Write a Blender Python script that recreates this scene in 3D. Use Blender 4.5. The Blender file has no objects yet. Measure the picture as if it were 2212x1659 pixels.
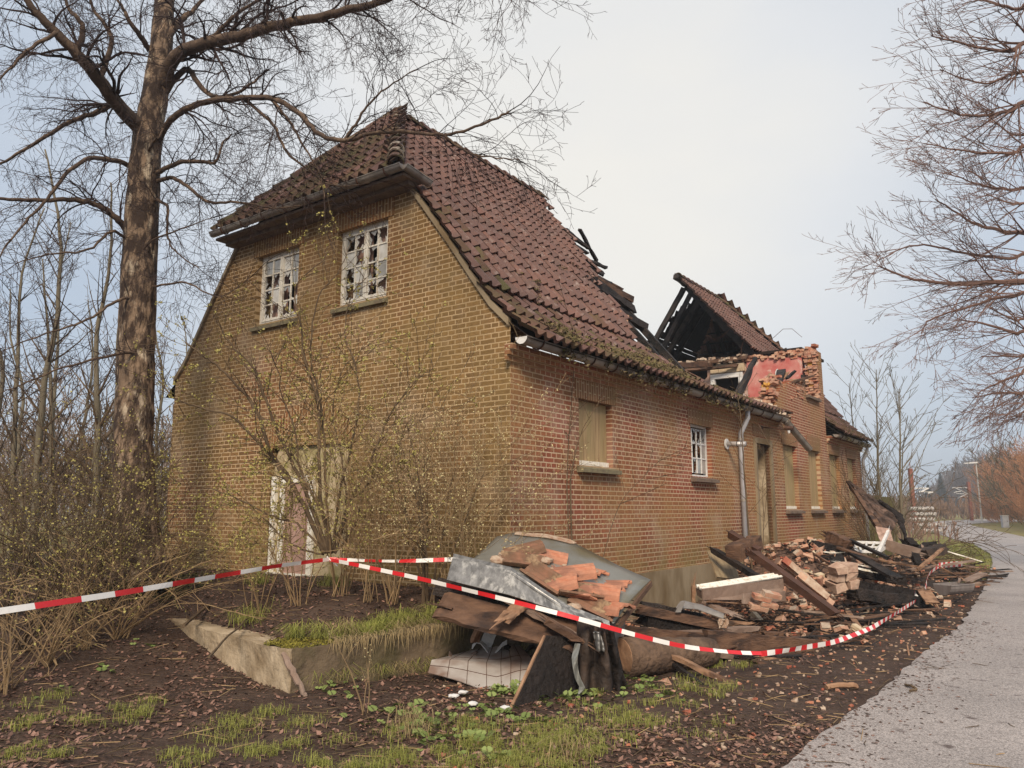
import bpy, bmesh, math, random
from mathutils import Vector, Matrix, noise
R = math.radians
sc = bpy.context.scene
COL = sc.collection
rng = random.Random(7)
# ------------------------------------------------------------------ camera
F = 1658.0; TH = math.atan(270.5 / F); CT, ST = math.cos(TH), math.sin(TH); EZ = 1.6
cd = bpy.data.cameras.new('camera'); cam = bpy.data.objects.new('camera', cd); COL.objects.link(cam)
cam.location = (0, 0, EZ); cam.rotation_euler = (math.pi / 2 + TH, 0, 0)
cd.sensor_width = 36; cd.lens = 36 * F / 2212; cd.clip_start = 0.05; cd.clip_end = 3000
sc.camera = cam
# ------------------------------------------------------------------ light
sc.view_settings.view_transform = 'Standard'; sc.view_settings.look = 'None'
sc.view_settings.exposure = 0.30; sc.view_settings.gamma = 1.0
SUN_EL = R(38); SUN_DIR = Vector((-0.08, -1.0, 0)).normalized()      # horizontal direction towards the sun
w = bpy.data.worlds.new('World'); sc.world = w; w.use_nodes = True
nt = w.node_tree; nt.nodes.clear()
def wn(t, **k):
    n = nt.nodes.new(t)
    for a, b in k.items(): setattr(n, a, b)
    return n
wl = nt.links.new
out = wn('ShaderNodeOutputWorld'); bg = wn('ShaderNodeBackground'); wl(bg.outputs[0], out.inputs[0])
sky = wn('ShaderNodeTexSky', sky_type='NISHITA'); sky.sun_disc = False; sky.sun_elevation = SUN_EL
sky.sun_rotation = math.atan2(SUN_DIR.x, SUN_DIR.y); sky.air_density = 1.2; sky.dust_density = 2.0
tc = wn('ShaderNodeTexCoord')
mp = wn('ShaderNodeMapping'); mp.inputs['Scale'].default_value = (1.0, 1.0, 2.2); wl(tc.outputs['Generated'], mp.inputs[0])
nz = wn('ShaderNodeTexNoise'); nz.inputs['Scale'].default_value = 1.3; nz.inputs['Detail'].default_value = 5; nz.inputs['Roughness'].default_value = .45
wl(mp.outputs[0], nz.inputs['Vector'])
sx = wn('ShaderNodeSeparateXYZ'); wl(tc.outputs['Generated'], sx.inputs[0])
# cloud brightness: thicker bright veil ahead-up, thinner blue grey low on the right
dotv = wn('ShaderNodeVectorMath', operation='DOT_PRODUCT'); dotv.inputs[1].default_value = Vector((0.04, .90, .42)).normalized()
wl(tc.outputs['Generated'], dotv.inputs[0])
glow = wn('ShaderNodeMapRange'); glow.inputs[1].default_value = .86; glow.inputs[2].default_value = 1.0; wl(dotv.outputs['Value'], glow.inputs[0])
nr = wn('ShaderNodeMapRange'); nr.inputs[1].default_value = .36; nr.inputs[2].default_value = .64; wl(nz.outputs['Fac'], nr.inputs[0])
add = wn('ShaderNodeMath', operation='MULTIPLY_ADD'); wl(glow.outputs[0], add.inputs[0]); add.inputs[1].default_value = .62
ml = wn('ShaderNodeMath', operation='MULTIPLY'); wl(nr.outputs[0], ml.inputs[0]); ml.inputs[1].default_value = .30; ad2 = wn('ShaderNodeMath', operation='MULTIPLY_ADD'); wl(sx.outputs['Z'], ad2.inputs[0]); ad2.inputs[1].default_value = .40; wl(ml.outputs[0], ad2.inputs[2]); wl(ad2.outputs[0], add.inputs[2])
ramp = wn('ShaderNodeValToRGB'); wl(add.outputs[0], ramp.inputs[0])
e = ramp.color_ramp.elements
e[0].position = .0; e[0].color = (.36, .45, .58, 1); e[1].position = .95; e[1].color = (.80, .775, .72, 1)
m = e.new(.5); m.color = (.575, .615, .67, 1)
m = e.new(.75); m.color = (.70, .71, .72, 1)
bg.inputs['Strength'].default_value = 1.0
sm = wn('ShaderNodeMixRGB', blend_type='MULTIPLY'); sm.inputs[0].default_value = 1; sm.inputs[2].default_value = (.09, .09, .09, 1); wl(sky.outputs[0], sm.inputs[1])
mx = wn('ShaderNodeMixRGB'); mx.inputs[0].default_value = .9; wl(sm.outputs[0], mx.inputs[1]); wl(ramp.outputs[0], mx.inputs[2])
wl(mx.outputs[0], bg.inputs[0])
sl = bpy.data.lights.new('sun', 'SUN'); sl.energy = 3.4; sl.angle = R(18); sl.color = (1, .86, .68)
so = bpy.data.objects.new('sun', sl); COL.objects.link(so)
sdir = Vector((SUN_DIR.x * math.cos(SUN_EL), SUN_DIR.y * math.cos(SUN_EL), math.sin(SUN_EL)))
so.rotation_euler = sdir.to_track_quat('Z', 'Y').to_euler(); so.location = (0, -5, 20)

# ------------------------------------------------------------------ coordinates
HA = math.atan2(.806, .592); D2 = Vector((math.cos(HA), math.sin(HA), 0)); D1 = Vector((-math.sin(HA), math.cos(HA), 0))
C0 = Vector((-.02, 9.3, 0))
HM = Matrix.Translation(C0) @ Matrix.Rotation(HA, 4, 'Z')
def H(s, t, z): return HM @ Vector((s, t, z))          # house axes -> world
def ray(x, y):
    u = x - 1106; v = y - 829.5
    return Vector((u, F * CT + v * ST, F * ST - v * CT))
def at(x, y, Y): r = ray(x, y); return Vector((0, 0, EZ)) + r * (Y / r.y)
def gp(x, y, z=0.): r = ray(x, y); return Vector((0, 0, EZ)) + r * ((z - EZ) / r.z)
def zc(ox, oy, k): return lambda x, y: ((ox + x / k) / 1.8517, (oy + y / k) / 1.8517)
ZP = zc(1650, 2050, 2.074); ZB = zc(2450, 1950, 2.074); ZF = zc(3050, 1600, 1.9516); Z5 = zc(3500, 2050, 2.116)
Z4 = zc(2500, 1050, 2.011); ZR = zc(3050, 2050, 2.115)
def sstep(a, b, x):
    x = min(1, max(0, (x - a) / (b - a))); return x * x * (3 - 2 * x)
def fbm(x, y, z=0, o=3):
    return noise.fractal(Vector((x, y, z)), 1.0, 2.0, o)
RA = Vector((-1.97, 7.12, 0)); RB = Vector((-4.06, 9.43, 0))
def gz(X, Y):
    px, py = X - RA.x, Y - RA.y
    a = px * -.67 + py * .74
    d1 = px * .74 + py * .67; d2 = px * -.62 + py * .78
    L = .44 * sstep(.6, 4.6, a)
    if d1 > .17 and d2 > .17 and X < 3:
        m_ = min(d1, d2)
        L = max(L * sstep(3.2, 4.6, a), .33 + .30 * sstep(0, 1.3, m_))
    elif d2 <= .17: L = L * sstep(-.0, 1.2, a)
    hx, hy = X - C0.x, Y - C0.y
    s_ = hx * D2.x + hy * D2.y; t_ = hx * D1.x + hy * D1.y
    if t_ < .5 and s_ > .15: L = 0.0
    L *= 1 - sstep(15, 18.5, s_)
    bump = .035 * fbm(X * 1.3, Y * 1.3) + .015 * fbm(X * 5, Y * 5, 3)
    bump *= 1 - sstep(13, 18, Y)
    # distance from the road's left edge line, flat next to it
    e_ = (X - 2.2) * .82 - (Y - 5.77) * .57
    return L + bump * (1 - sstep(-.7, -.1, e_)) * (1 if Y < 60 else 0)

# ------------------------------------------------------------------ mesh builder
class MB:
    def __init__(s): s.v = []; s.f = []; s.m = []; s.r = []; s.cr = 0.0; s.cm = 0; s.st = [(0, 0)]
    def mark(s): s.st.append((len(s.v), len(s.f)))
    def face(s, idx): s.f.append(idx); s.m.append(s.cm); s.r.append(s.cr)
    def poly(s, pts):
        n = len(s.v); s.v.extend(Vector(p) for p in pts); s.face(tuple(range(n, n + len(pts))))
    def hexa(s, c):       # 8 corners: bottom 4 (ccw) top 4
        s.mark()
        n = len(s.v); s.v.extend(Vector(p) for p in c)
        for q in ((3, 2, 1, 0), (4, 5, 6, 7), (0, 1, 5, 4), (1, 2, 6, 5), (2, 3, 7, 6), (3, 0, 4, 7)): s.face(tuple(n + i for i in q))
    def box(s, a, b):
        (x0, y0, z0), (x1, y1, z1) = a, b
        s.hexa([(x0, y0, z0), (x1, y0, z0), (x1, y1, z0), (x0, y1, z0), (x0, y0, z1), (x1, y0, z1), (x1, y1, z1), (x0, y1, z1)])
    def obox(s, c, sz, M, jit=0, rg=rng):
        P = []
        for z in (-.5, .5):
            for x, y in ((-.5, -.5), (.5, -.5), (.5, .5), (-.5, .5)):
                P.append(Vector(c) + M @ Vector((x * sz[0] + rg.uniform(-jit, jit), y * sz[1] + rg.uniform(-jit, jit), z * sz[2] + rg.uniform(-jit, jit))))
        s.hexa(P)
    def beam(s, p0, p1, w, h, up=(0, 0, 1), seg=1, jit=0, taper=1.0, ends=0, rg=rng):
        s.mark()
        p0, p1 = Vector(p0), Vector(p1); d = (p1 - p0); L = d.length; d = d.normalized()
        u = Vector(up); x = d.cross(u)
        if x.length < 1e-4: x = d.cross(Vector((1, 0, 0)))
        x.normalize(); u = x.cross(d).normalized()
        n0 = len(s.v)
        for i in range(seg + 1):
            k = i / seg; c = p0 + d * (L * k); tw = 1 + (taper - 1) * k
            for a, b in ((-1, -1), (1, -1), (1, 1), (-1, 1)):
                e_ = rg.uniform(-ends, ends) if i in (0, seg) else 0
                s.v.append(c + x * (a * w / 2 * tw + rg.uniform(-jit, jit)) + u * (b * h / 2 * tw + rg.uniform(-jit, jit)) + d * e_)
        for i in range(seg):
            for q in range(4):
                a = n0 + i * 4 + q; b = n0 + i * 4 + (q + 1) % 4
                s.face((a, b, b + 4, a + 4))
        s.face((n0 + 3, n0 + 2, n0 + 1, n0)); e_ = n0 + seg * 4; s.face((e_, e_ + 1, e_ + 2, e_ + 3))
    def tube(s, pts, rad, n=6, cap=True):
        s.mark()
        n0 = len(s.v); N = len(pts); prev = None
        for i in range(N):
            p = pts[i]
            d = (pts[min(i + 1, N - 1)] - pts[max(i - 1, 0)])
            if d.length < 1e-9: d = Vector((0, 0, 1))
            d.normalize()
            if prev is None:
                x = d.orthogonal().normalized()
            else:
                x = prev - d * prev.dot(d)
                x = x.normalized() if x.length > 1e-6 else d.orthogonal().normalized()
            prev = x; y = d.cross(x); r = rad[i] if hasattr(rad, '__len__') else rad
            for q in range(n):
                a = 2 * math.pi * q / n
                s.v.append(p + x * (r * math.cos(a)) + y * (r * math.sin(a)))
        for i in range(N - 1):
            for q in range(n):
                a = n0 + i * n + q; b = n0 + i * n + (q + 1) % n
                s.face((a, b, b + n, a + n))
        if cap and n > 3:
            s.face(tuple(range(n0 + n - 1, n0 - 1, -1))); s.face(tuple(range(n0 + (N - 1) * n, n0 + N * n)))
    def grid(s, fn, nu, nv):
        n0 = len(s.v)
        for j in range(nv + 1):
            for i in range(nu + 1): s.v.append(Vector(fn(i / nu, j / nv)))
        for j in range(nv):
            for i in range(nu):
                a = n0 + j * (nu + 1) + i; s.face((a, a + 1, a + nu + 2, a + nu + 1))
    def sheet(s, fn, nu, nv, th):      # a grid with thickness th along its normal
        P = [[Vector(fn(i / nu, j / nv)) for i in range(nu + 1)] for j in range(nv + 1)]
        n0 = len(s.v); W = nu + 1
        for k in (0, 1):
            for j in range(nv + 1):
                for i in range(nu + 1):
                    a = P[j][min(i + 1, nu)] - P[j][max(i - 1, 0)]; b = P[min(j + 1, nv)][i] - P[max(j - 1, 0)][i]
                    nn = a.cross(b); nn = nn.normalized() if nn.length > 1e-9 else Vector((0, 0, 1))
                    s.v.append(P[j][i] + nn * (th * (.5 - k)))
        T = W * (nv + 1)
        for j in range(nv):
            for i in range(nu):
                a = n0 + j * W + i; s.face((a, a + 1, a + W + 1, a + W)); b = a + T; s.face((b + W, b + W + 1, b + 1, b))
        for j in range(nv):
            for i in (0, nu):
                a = n0 + j * W + i; q = (a, a + W, a + W + T, a + T); s.face(q if i == 0 else q[::-1])
        for i in range(nu):
            for j in (0, nv):
                a = n0 + j * W + i; q = (a + T, a + 1 + T, a + 1, a); s.face(q if j == 0 else q[::-1])
    def build(s, name, mats, parent=None, smooth=False, base=None, M=None, matrix=None):
        me = bpy.data.meshes.new(name)
        if not isinstance(mats, (list, tuple)): mats = [mats]
        if parent is None:
            if base is None:
                xs = [p.x for p in s.v]; ys = [p.y for p in s.v]; zs = [p.z for p in s.v]
                base = Vector(((min(xs) + max(xs)) / 2, (min(ys) + max(ys)) / 2, min(zs)))
            base = Vector(base); off = base
        else:
            off = Vector((0, 0, 0)) if parent.get('local') else Vector(parent['org'])
        me.from_pydata([tuple(p - off) for p in s.v], [], s.f)
        for m_ in mats: me.materials.append(m_)
        me.polygons.foreach_set('material_index', s.m)
        if any(s.r):
            at_ = me.attributes.new('rnd', 'FLOAT', 'FACE'); at_.data.foreach_set('value', s.r)
        if smooth: me.polygons.foreach_set('use_smooth', [True] * len(s.f))
        me.update()
        o = bpy.data.objects.new(name, me); COL.objects.link(o)
        if parent is None: o.location = base
        else: o.parent = parent
        return o
def build_each(mb, name, mats, parent=None, **k):
    cuts = sorted(set(mb.st + [(len(mb.v), len(mb.f))])); res = []
    for (v0, f0), (v1, f1) in zip(cuts, cuts[1:]):
        if f1 == f0: continue
        q = MB(); q.v = mb.v[v0:v1]; q.f = [tuple(i - v0 for i in f) for f in mb.f[f0:f1]]; q.m = mb.m[f0:f1]; q.r = mb.r[f0:f1]
        res.append(q.build(name, mats, parent, **k))
    return res
def tag(o, label=None, cat=None, group=None, kind=None):
    if label: o['label'] = label
    if cat: o['category'] = cat
    if group: o['group'] = group
    o['kind'] = kind or 'thing'
    return o
def thing(name, loc, label, cat, group=None):
    o = bpy.data.objects.new(name, None); COL.objects.link(o); o.location = loc; o['org'] = tuple(loc); o.empty_display_size = .1
    return tag(o, label, cat, group)
def sub(o):      # lets a part mesh own sub-parts given in its parent's coordinates
    p = o.parent
    if p.get('local'): o['local'] = 1
    else: o['org'] = tuple(p['org'])
    return o

# ------------------------------------------------------------------ materials
def mat(name, col, rough=.8, var=None, vscale=6., metal=0., bump=0., bscale=30., spec=.3, stretch=None, var2=None, v2scale=1.2, bdist=.02, detail=4, rnd=0., rcol=None, coords='Object', thr=(.35, .65), thr2=(.45, .6)):
    m_ = bpy.data.materials.new(name); m_.use_nodes = True; t = m_.node_tree; b = t.nodes['Principled BSDF']
    L = t.links.new
    b.inputs['Roughness'].default_value = rough; b.inputs['Metallic'].default_value = metal; b.inputs['Specular IOR Level'].default_value = spec
    tcn = t.nodes.new('ShaderNodeTexCoord'); src = tcn.outputs[coords]
    if stretch:
        mp_ = t.nodes.new('ShaderNodeMapping'); mp_.inputs['Scale'].default_value = stretch; L(src, mp_.inputs[0]); src = mp_.outputs[0]
    cur = None
    rgb = t.nodes.new('ShaderNodeRGB'); rgb.outputs[0].default_value = (*col, 1); cur = rgb.outputs[0]
    def layer(c2, scale, th, cur):
        n = t.nodes.new('ShaderNodeTexNoise'); n.inputs['Scale'].default_value = scale; n.inputs['Detail'].default_value = detail; n.inputs['Roughness'].default_value = .62; L(src, n.inputs['Vector'])
        r = t.nodes.new('ShaderNodeMapRange'); r.inputs[1].default_value = th[0]; r.inputs[2].default_value = th[1]; L(n.outputs['Fac'], r.inputs[0])
        x = t.nodes.new('ShaderNodeMixRGB'); L(r.outputs[0], x.inputs[0]); L(cur, x.inputs[1]); x.inputs[2].default_value = (*c2, 1); return x.outputs[0]
    if var: cur = layer(var, vscale, thr, cur)
    if var2: cur = layer(var2, v2scale, thr2, cur)
    if rnd:
        a = t.nodes.new('ShaderNodeAttribute'); a.attribute_name = 'rnd'
        x = t.nodes.new('ShaderNodeMixRGB'); mu = t.nodes.new('ShaderNodeMath'); mu.operation = 'MULTIPLY'; mu.inputs[1].default_value = rnd
        L(a.outputs['Fac'], mu.inputs[0]); L(mu.outputs[0], x.inputs[0]); L(cur, x.inputs[1]); x.inputs[2].default_value = (*(rcol or col), 1); cur = x.outputs[0]
    L(cur, b.inputs['Base Color'])
    if bump:
        n = t.nodes.new('ShaderNodeTexNoise'); n.inputs['Scale'].default_value = bscale; n.inputs['Detail'].default_value = 5; L(src, n.inputs['Vector'])
        bp = t.nodes.new('ShaderNodeBump'); bp.inputs['Strength'].default_value = bump; bp.inputs['Distance'].default_value = bdist
        L(n.outputs['Fac'], bp.inputs['Height']); L(bp.outputs[0], b.inputs['Normal'])
    m_['_b'] = 1
    return m_

def brick_mat(name, ax, c1, c2, mortar, grime, gr_amt, red, red_amt, vertical=False, efflo=.0):
    m_ = bpy.data.materials.new(name); m_.use_nodes = True; t = m_.node_tree; b = t.nodes['Principled BSDF']; L = t.links.new
    N = t.nodes.new
    tcn = N('ShaderNodeTexCoord'); sp = N('ShaderNodeSeparateXYZ'); L(tcn.outputs['Object'], sp.inputs[0])
    cb = N('ShaderNodeCombineXYZ')
    wob = N('ShaderNodeTexNoise'); wob.inputs['Scale'].default_value = 9; L(tcn.outputs['Object'], wob.inputs['Vector'])
    wm = N('ShaderNodeMath'); wm.operation = 'MULTIPLY_ADD'; L(wob.outputs['Fac'], wm.inputs[0]); wm.inputs[1].default_value = .012; L(sp.outputs['Z'], wm.inputs[2])
    h = sp.outputs['X'] if ax == 's' else sp.outputs['Y']
    if vertical: L(wm.outputs[0], cb.inputs[0]); L(h, cb.inputs[1])
    else: L(h, cb.inputs[0]); L(wm.outputs[0], cb.inputs[1])
    bk = N('ShaderNodeTexBrick'); L(cb.outputs[0], bk.inputs['Vector'])
    bk.inputs['Scale'].default_value = 1; bk.inputs['Brick Width'].default_value = .24; bk.inputs['Row Height'].default_value = .0667
    bk.inputs['Mortar Size'].default_value = .0088; bk.inputs['Mortar Smooth'].default_value = .12; bk.inputs['Bias'].default_value = 0
    bk.offset = .5; bk.offset_frequency = 2; bk.squash = .5 if not vertical else 1.; bk.squash_frequency = 2
    bk.inputs['Color1'].default_value = (*c1, 1); bk.inputs['Color2'].default_value = (*c2, 1); bk.inputs['Mortar'].default_value = (*mortar, 1)
    def noi(scale, lo, hi, detail=4, loc=0.):
        mpn = N('ShaderNodeMapping'); mpn.inputs['Location'].default_value = (loc, loc * .7, loc * .3); L(tcn.outputs['Object'], mpn.inputs[0])
        n = N('ShaderNodeTexNoise'); n.inputs['Scale'].default_value = scale; n.inputs['Detail'].default_value = detail; n.inputs['Roughness'].default_value = .65; L(mpn.outputs[0], n.inputs['Vector'])
        r = N('ShaderNodeMapRange'); r.inputs[1].default_value = lo; r.inputs[2].default_value = hi; L(n.outputs['Fac'], r.inputs[0]); return r.outputs[0]
    def mul(a, b_):
        q = N('ShaderNodeMath'); q.operation = 'MULTIPLY'; q.use_clamp = True
        L(a, q.inputs[0])
        if isinstance(b_, (int, float)): q.inputs[1].default_value = b_
        else: L(b_, q.inputs[1])
        return q.outputs[0]
    def mix(f, a, col):
        x = N('ShaderNodeMixRGB'); L(f, x.inputs[0]); L(a, x.inputs[1])
        x.inputs[2].default_value = (*col, 1) if not hasattr(col, 'links') else (0, 0, 0, 1)
        if hasattr(col, 'links'): L(col, x.inputs[2])
        return x.outputs[0]
    inv = N('ShaderNodeMath'); inv.operation = 'SUBTRACT'; inv.inputs[0].default_value = 1; L(bk.outputs['Fac'], inv.inputs[1])
    cur = bk.outputs['Color']
    cur = mix(mul(mul(noi(.45, .46, .62, 5, 3), inv.outputs[0]), red_amt), cur, red)
    cur = mix(mul(noi(.7, .38, .6, 6, 11), gr_amt), cur, grime)
    cur = mix(mul(mul(noi(14, .40, .72, 3), inv.outputs[0]), .5), cur, (c1[0] * .45, c1[1] * .45, c1[2] * .45))
    if efflo: cur = mix(mul(noi(1.1, .52, .72, 6, 23), efflo), cur, (.55, .47, .38))
    # moss / damp staining that clings near the ground
    mr = N('ShaderNodeMapRange'); mr.inputs[1].default_value = 1.35; mr.inputs[2].default_value = .7; L(sp.outputs['Z'], mr.inputs[0])
    cur = mix(mul(mul(noi(1.6, .42, .62, 5, 31), mr.outputs[0]), .6), cur, (.20, .17, .06))
    L(cur, b.inputs['Base Color']); b.inputs['Roughness'].default_value = .92; b.inputs['Specular IOR Level'].default_value = .15
    bp = N('ShaderNodeBump'); bp.inputs['Strength'].default_value = .8; bp.inputs['Distance'].default_value = .012
    hh = N('ShaderNodeMath'); hh.operation = 'MULTIPLY_ADD'; n2 = N('ShaderNodeTexNoise'); n2.inputs['Scale'].default_value = 45; L(tcn.outputs['Object'], n2.inputs['Vector'])
    L(n2.outputs['Fac'], hh.inputs[0]); hh.inputs[1].default_value = .5; L(inv.outputs[0], hh.inputs[2]); L(hh.outputs[0], bp.inputs['Height']); L(bp.outputs[0], b.inputs['Normal'])
    return m_
OC = (.275, .155, .062); OC2 = (.155, .088, .038); MO = (.52, .37, .22)
M = {}
M['brick_g'] = brick_mat('brick_gable', 't', OC, OC2, MO, (.24, .165, .065), .5, (.30, .11, .07), .4, efflo=.2)
M['brick_gv'] = brick_mat('brick_gable_upright', 't', (.26, .14, .06), (.20, .10, .045), MO, (.24, .16, .06), .4, (.36, .11, .05), .7, vertical=True)
M['brick_f'] = brick_mat('brick_front', 's', (.31, .100, .058), (.17, .060, .036), (.52, .37, .25), (.34, .215, .085), .6, (.33, .085, .05), .7, efflo=.25)
M['brick_fv'] = brick_mat('brick_front_upright', 's', (.26, .115, .06), (.21, .085, .045), (.42, .31, .20), (.22, .15, .06), .6, (.30, .09, .05), .6, vertical=True)
M['brick_raw'] = mat('broken_brick', (.42, .15, .085), .9, (.52, .33, .22), 9, bump=.6, bscale=25, var2=(.30, .09, .055), v2scale=3, rnd=.55, rcol=(.50, .36, .26))
M['mortar'] = mat('mortar_rubble', (.46, .36, .27), .95, (.30, .17, .11), 12, bump=.8, bscale=20, rnd=.5, rcol=(.62, .54, .44))
M['tile'] = mat('roof_tile_weathered', (.165, .072, .050), .62, (.10, .054, .040), 3.0, bump=.35, bscale=40, spec=.45, var2=(.26, .19, .165), v2scale=9, thr2=(.55, .72), rnd=.7, rcol=(.095, .045, .038))
M['tile_dark'] = mat('roof_tile_mossy', (.10, .050, .036), .8, (.055, .042, .022), 3.0, bump=.5, bscale=40, spec=.3, var2=(.085, .075, .03), v2scale=5, rnd=.6, rcol=(.15, .075, .055))
M['tile_fresh'] = mat('roof_tile_underside', (.40, .15, .085), .85, (.50, .25, .16), 7, bump=.4, bscale=25, var2=(.26, .12, .08), v2scale=4, rnd=.5, rcol=(.30, .13, .08))
M['ridge'] = mat('ridge_tile_lichen', (.13, .075, .055), .85, (.40, .35, .28), 9, bump=.6, bscale=20, thr=(.42, .62))
M['zinc'] = mat('zinc_gutter', (.27, .25, .235), .5, (.17, .14, .12), 5, metal=.35, bump=.1, spec=.5, var2=(.34, .30, .26), v2scale=2)
M['pipe'] = mat('pale_grey_pipe', (.44, .44, .47), .45, (.34, .33, .34), 4, metal=.1, spec=.4)
M['flue'] = mat('flue_metal', (.50, .47, .46), .4, (.36, .33, .31), 8, metal=.3, spec=.5)
M['white'] = mat('peeling_white_paint', (.74, .70, .62), .7, (.50, .42, .32), 14, bump=.5, bscale=40, thr=(.5, .66), stretch=(1, 1, .4))
M['white_clean'] = mat('white_window_paint', (.72, .71, .70), .55, (.60, .57, .53), 9, bump=.2)
M['glass'] = mat('dusty_broken_glass', (.38, .38, .36), .12, (.26, .25, .23), 5, spec=.8)
M['whiteglass'] = mat('whitewashed_pane', (.66, .65, .62), .35, (.50, .47, .42), 7, spec=.5)
M['ply_in'] = mat('pinkish_board_behind_panes', (.42, .27, .22), .8, (.33, .20, .16), 3, bump=.2, stretch=(1, 1, .3))
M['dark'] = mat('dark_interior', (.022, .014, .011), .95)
M['inner'] = mat('inner_plaster', (.16, .12, .09), .95, (.10, .07, .05), 2, bump=.3)
M['sill'] = mat('stone_sill', (.22, .19, .11), .85, (.15, .12, .08), 8, bump=.4)
M['sill_f'] = mat('brown_sill', (.20, .145, .11), .85, (.12, .085, .065), 8, bump=.4)
M['ply'] = mat('weathered_plywood', (.47, .33, .18), .8, (.24, .15, .075), 2.4, bump=.3, bscale=20, stretch=(11, 11, .7), var2=(.33, .25, .12), v2scale=.5, thr2=(.4, .6), detail=7)
M['board_grey'] = mat('old_plywood_sheet', (.33, .25, .15), .8, (.20, .14, .08), 2.2, bump=.3, bscale=20, stretch=(9, 2, 1))
M['arch'] = mat('cream_door_board', (.50, .41, .27), .85, (.42, .32, .20), 1.5, bump=.2, var2=(.30, .25, .12), v2scale=3)
M['concrete'] = mat('plinth_render', (.30, .235, .155), .95, (.21, .155, .095), 1.4, bump=.5, bscale=14, var2=(.15, .10, .05), v2scale=.9, stretch=(1, 1, .45))
M['retain'] = mat('retaining_wall_concrete', (.50, .40, .28), .95, (.34, .26, .17), 3, bump=.9, bscale=12, var2=(.20, .14, .08), v2scale=1.4, thr2=(.42, .62), bdist=.03)
M['retain2'] = mat('dark_concrete', (.17, .125, .08), .95, (.10, .07, .045), 2.2, bump=.9, bscale=12, var2=(.07, .06, .025), v2scale=1.4, thr2=(.45, .62), bdist=.03)  # darker concrete tone, used for the right face only
M['redwall'] = mat('red_painted_plaster', (.46, .115, .10), .85, (.55, .25, .21), 2.2, bump=.3, var2=(.60, .42, .35), v2scale=3.3, thr2=(.58, .68))
M['pinkplaster'] = mat('pink_grey_plaster', (.50, .36, .30), .9, (.38, .24, .19), 3, bump=.4)
M['foam'] = mat('yellow_insulation', (.62, .36, .09), .95, (.50, .25, .05), 12, bump=1, bscale=30)
M['stone'] = mat('pale_lintel_stone', (.62, .50, .35), .9, (.45, .34, .22), 4, bump=.6)
M['char'] = mat('charred_timber', (.022, .016, .014), .7, (.050, .034, .027), 6, bump=1, bscale=28, spec=.35, bdist=.03, stretch=(1.5, 1.5, 1.5), var2=(.006, .005, .005), v2scale=3)
M['black'] = mat('deep_char', (.010, .007, .006), .8, (.02, .014, .012), 6, bump=1, bscale=18, spec=.3, bdist=.04)
M['wood'] = mat('weathered_brown_timber', (.155, .085, .052), .8, (.085, .046, .03), 5, bump=.7, bscale=18, stretch=(1, 1, 3), var2=(.04, .025, .02), v2scale=2.4, thr2=(.5, .65))
M['wood_l'] = mat('pale_split_timber', (.34, .20, .12), .85, (.20, .105, .06), 7, bump=.6, bscale=20, var2=(.10, .055, .035), v2scale=2.6, thr2=(.52, .62))
M['wood_g'] = mat('grey_brown_board', (.24, .165, .125), .85, (.15, .095, .07), 4, bump=.5, bscale=20, var2=(.30, .22, .175), v2scale=2)
M['sheet'] = mat('grey_zinc_sheet', (.30, .30, .275), .38, (.24, .235, .21), 2.2, metal=.45, bump=.1, spec=.5, var2=(.21, .18, .11), v2scale=1.0, thr2=(.5, .62))
M['flash'] = mat('streaked_zinc_flashing', (.27, .26, .25), .42, (.12, .115, .11), 5, metal=.5, bump=.15, spec=.5, stretch=(3, 3, .7), var2=(.42, .40, .37), v2scale=4, thr2=(.52, .66))
M['tilepanel'] = mat('tile_print_wall_panel', (.50, .47, .44), .3, (.36, .31, .28), 2, spec=.5, var2=(.22, .15, .12), v2scale=1.3, thr2=(.5, .62))
M['felt'] = mat('burnt_roofing_felt', (.028, .022, .02), .75, (.065, .042, .03), 6, bump=.8, bscale=16, bdist=.03)
M['panel_g'] = mat('dull_grey_panel', (.20, .175, .165), .55, (.15, .125, .115), 3, stretch=(4, 4, .5), spec=.4)
M['rust'] = mat('rusty_steel_beam', (.075, .038, .026), .7, (.11, .05, .032), 6, bump=.4, spec=.4, metal=.3)
M['bark'] = mat('birch_bark', (.24, .165, .11), .9, (.045, .028, .02), 9, bump=1, bscale=16, bdist=.06, stretch=(1, 1, .4), var2=(.46, .37, .27), v2scale=6, thr2=(.56, .66), thr=(.40, .54), detail=9)
M['limb'] = mat('birch_limb_bark', (.085, .055, .038), .9, (.20, .135, .09), 6, bump=.6, bscale=20, thr=(.5, .7))
M['twig_b'] = mat('birch_twig', (.030, .016, .014), .8)
M['twig_d'] = mat('dark_shrub_stem', (.075, .048, .028), .85, (.14, .095, .055), 5)
M['twig_t'] = mat('tan_shoot', (.36, .245, .13), .85, (.24, .155, .08), 5)
M['twig_r'] = mat('reddish_beech_twig', (.15, .085, .065), .85)
M['twig_o'] = mat('orange_hedge_shoot', (.46, .235, .125), .9, (.30, .15, .085), 1.2)
M['twig_g'] = mat('grey_sapling_stem', (.15, .125, .085), .85)
M['twig_far'] = mat('far_wood_twig', (.125, .095, .085), .95)
M['leaf_y'] = mat('young_yellow_green_leaf', (.38, .33, .10), .7, rnd=.7, rcol=(.26, .22, .07))
M['leaf_b'] = mat('pale_opening_bud', (.55, .47, .26), .8, rnd=.6, rcol=(.42, .34, .16))
M['moss'] = mat('roof_moss', (.14, .13, .035), .95, (.085, .06, .03), 10, rnd=.75, rcol=(.17, .115, .07))
M['moss_y'] = mat('yellow_moss', (.22, .19, .03), .95, (.13, .11, .02), 12, bump=1, bscale=40)
M['moss_d'] = mat('dark_root_moss', (.060, .055, .018), .95, (.03, .025, .012), 9, bump=1, bscale=30)
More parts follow.
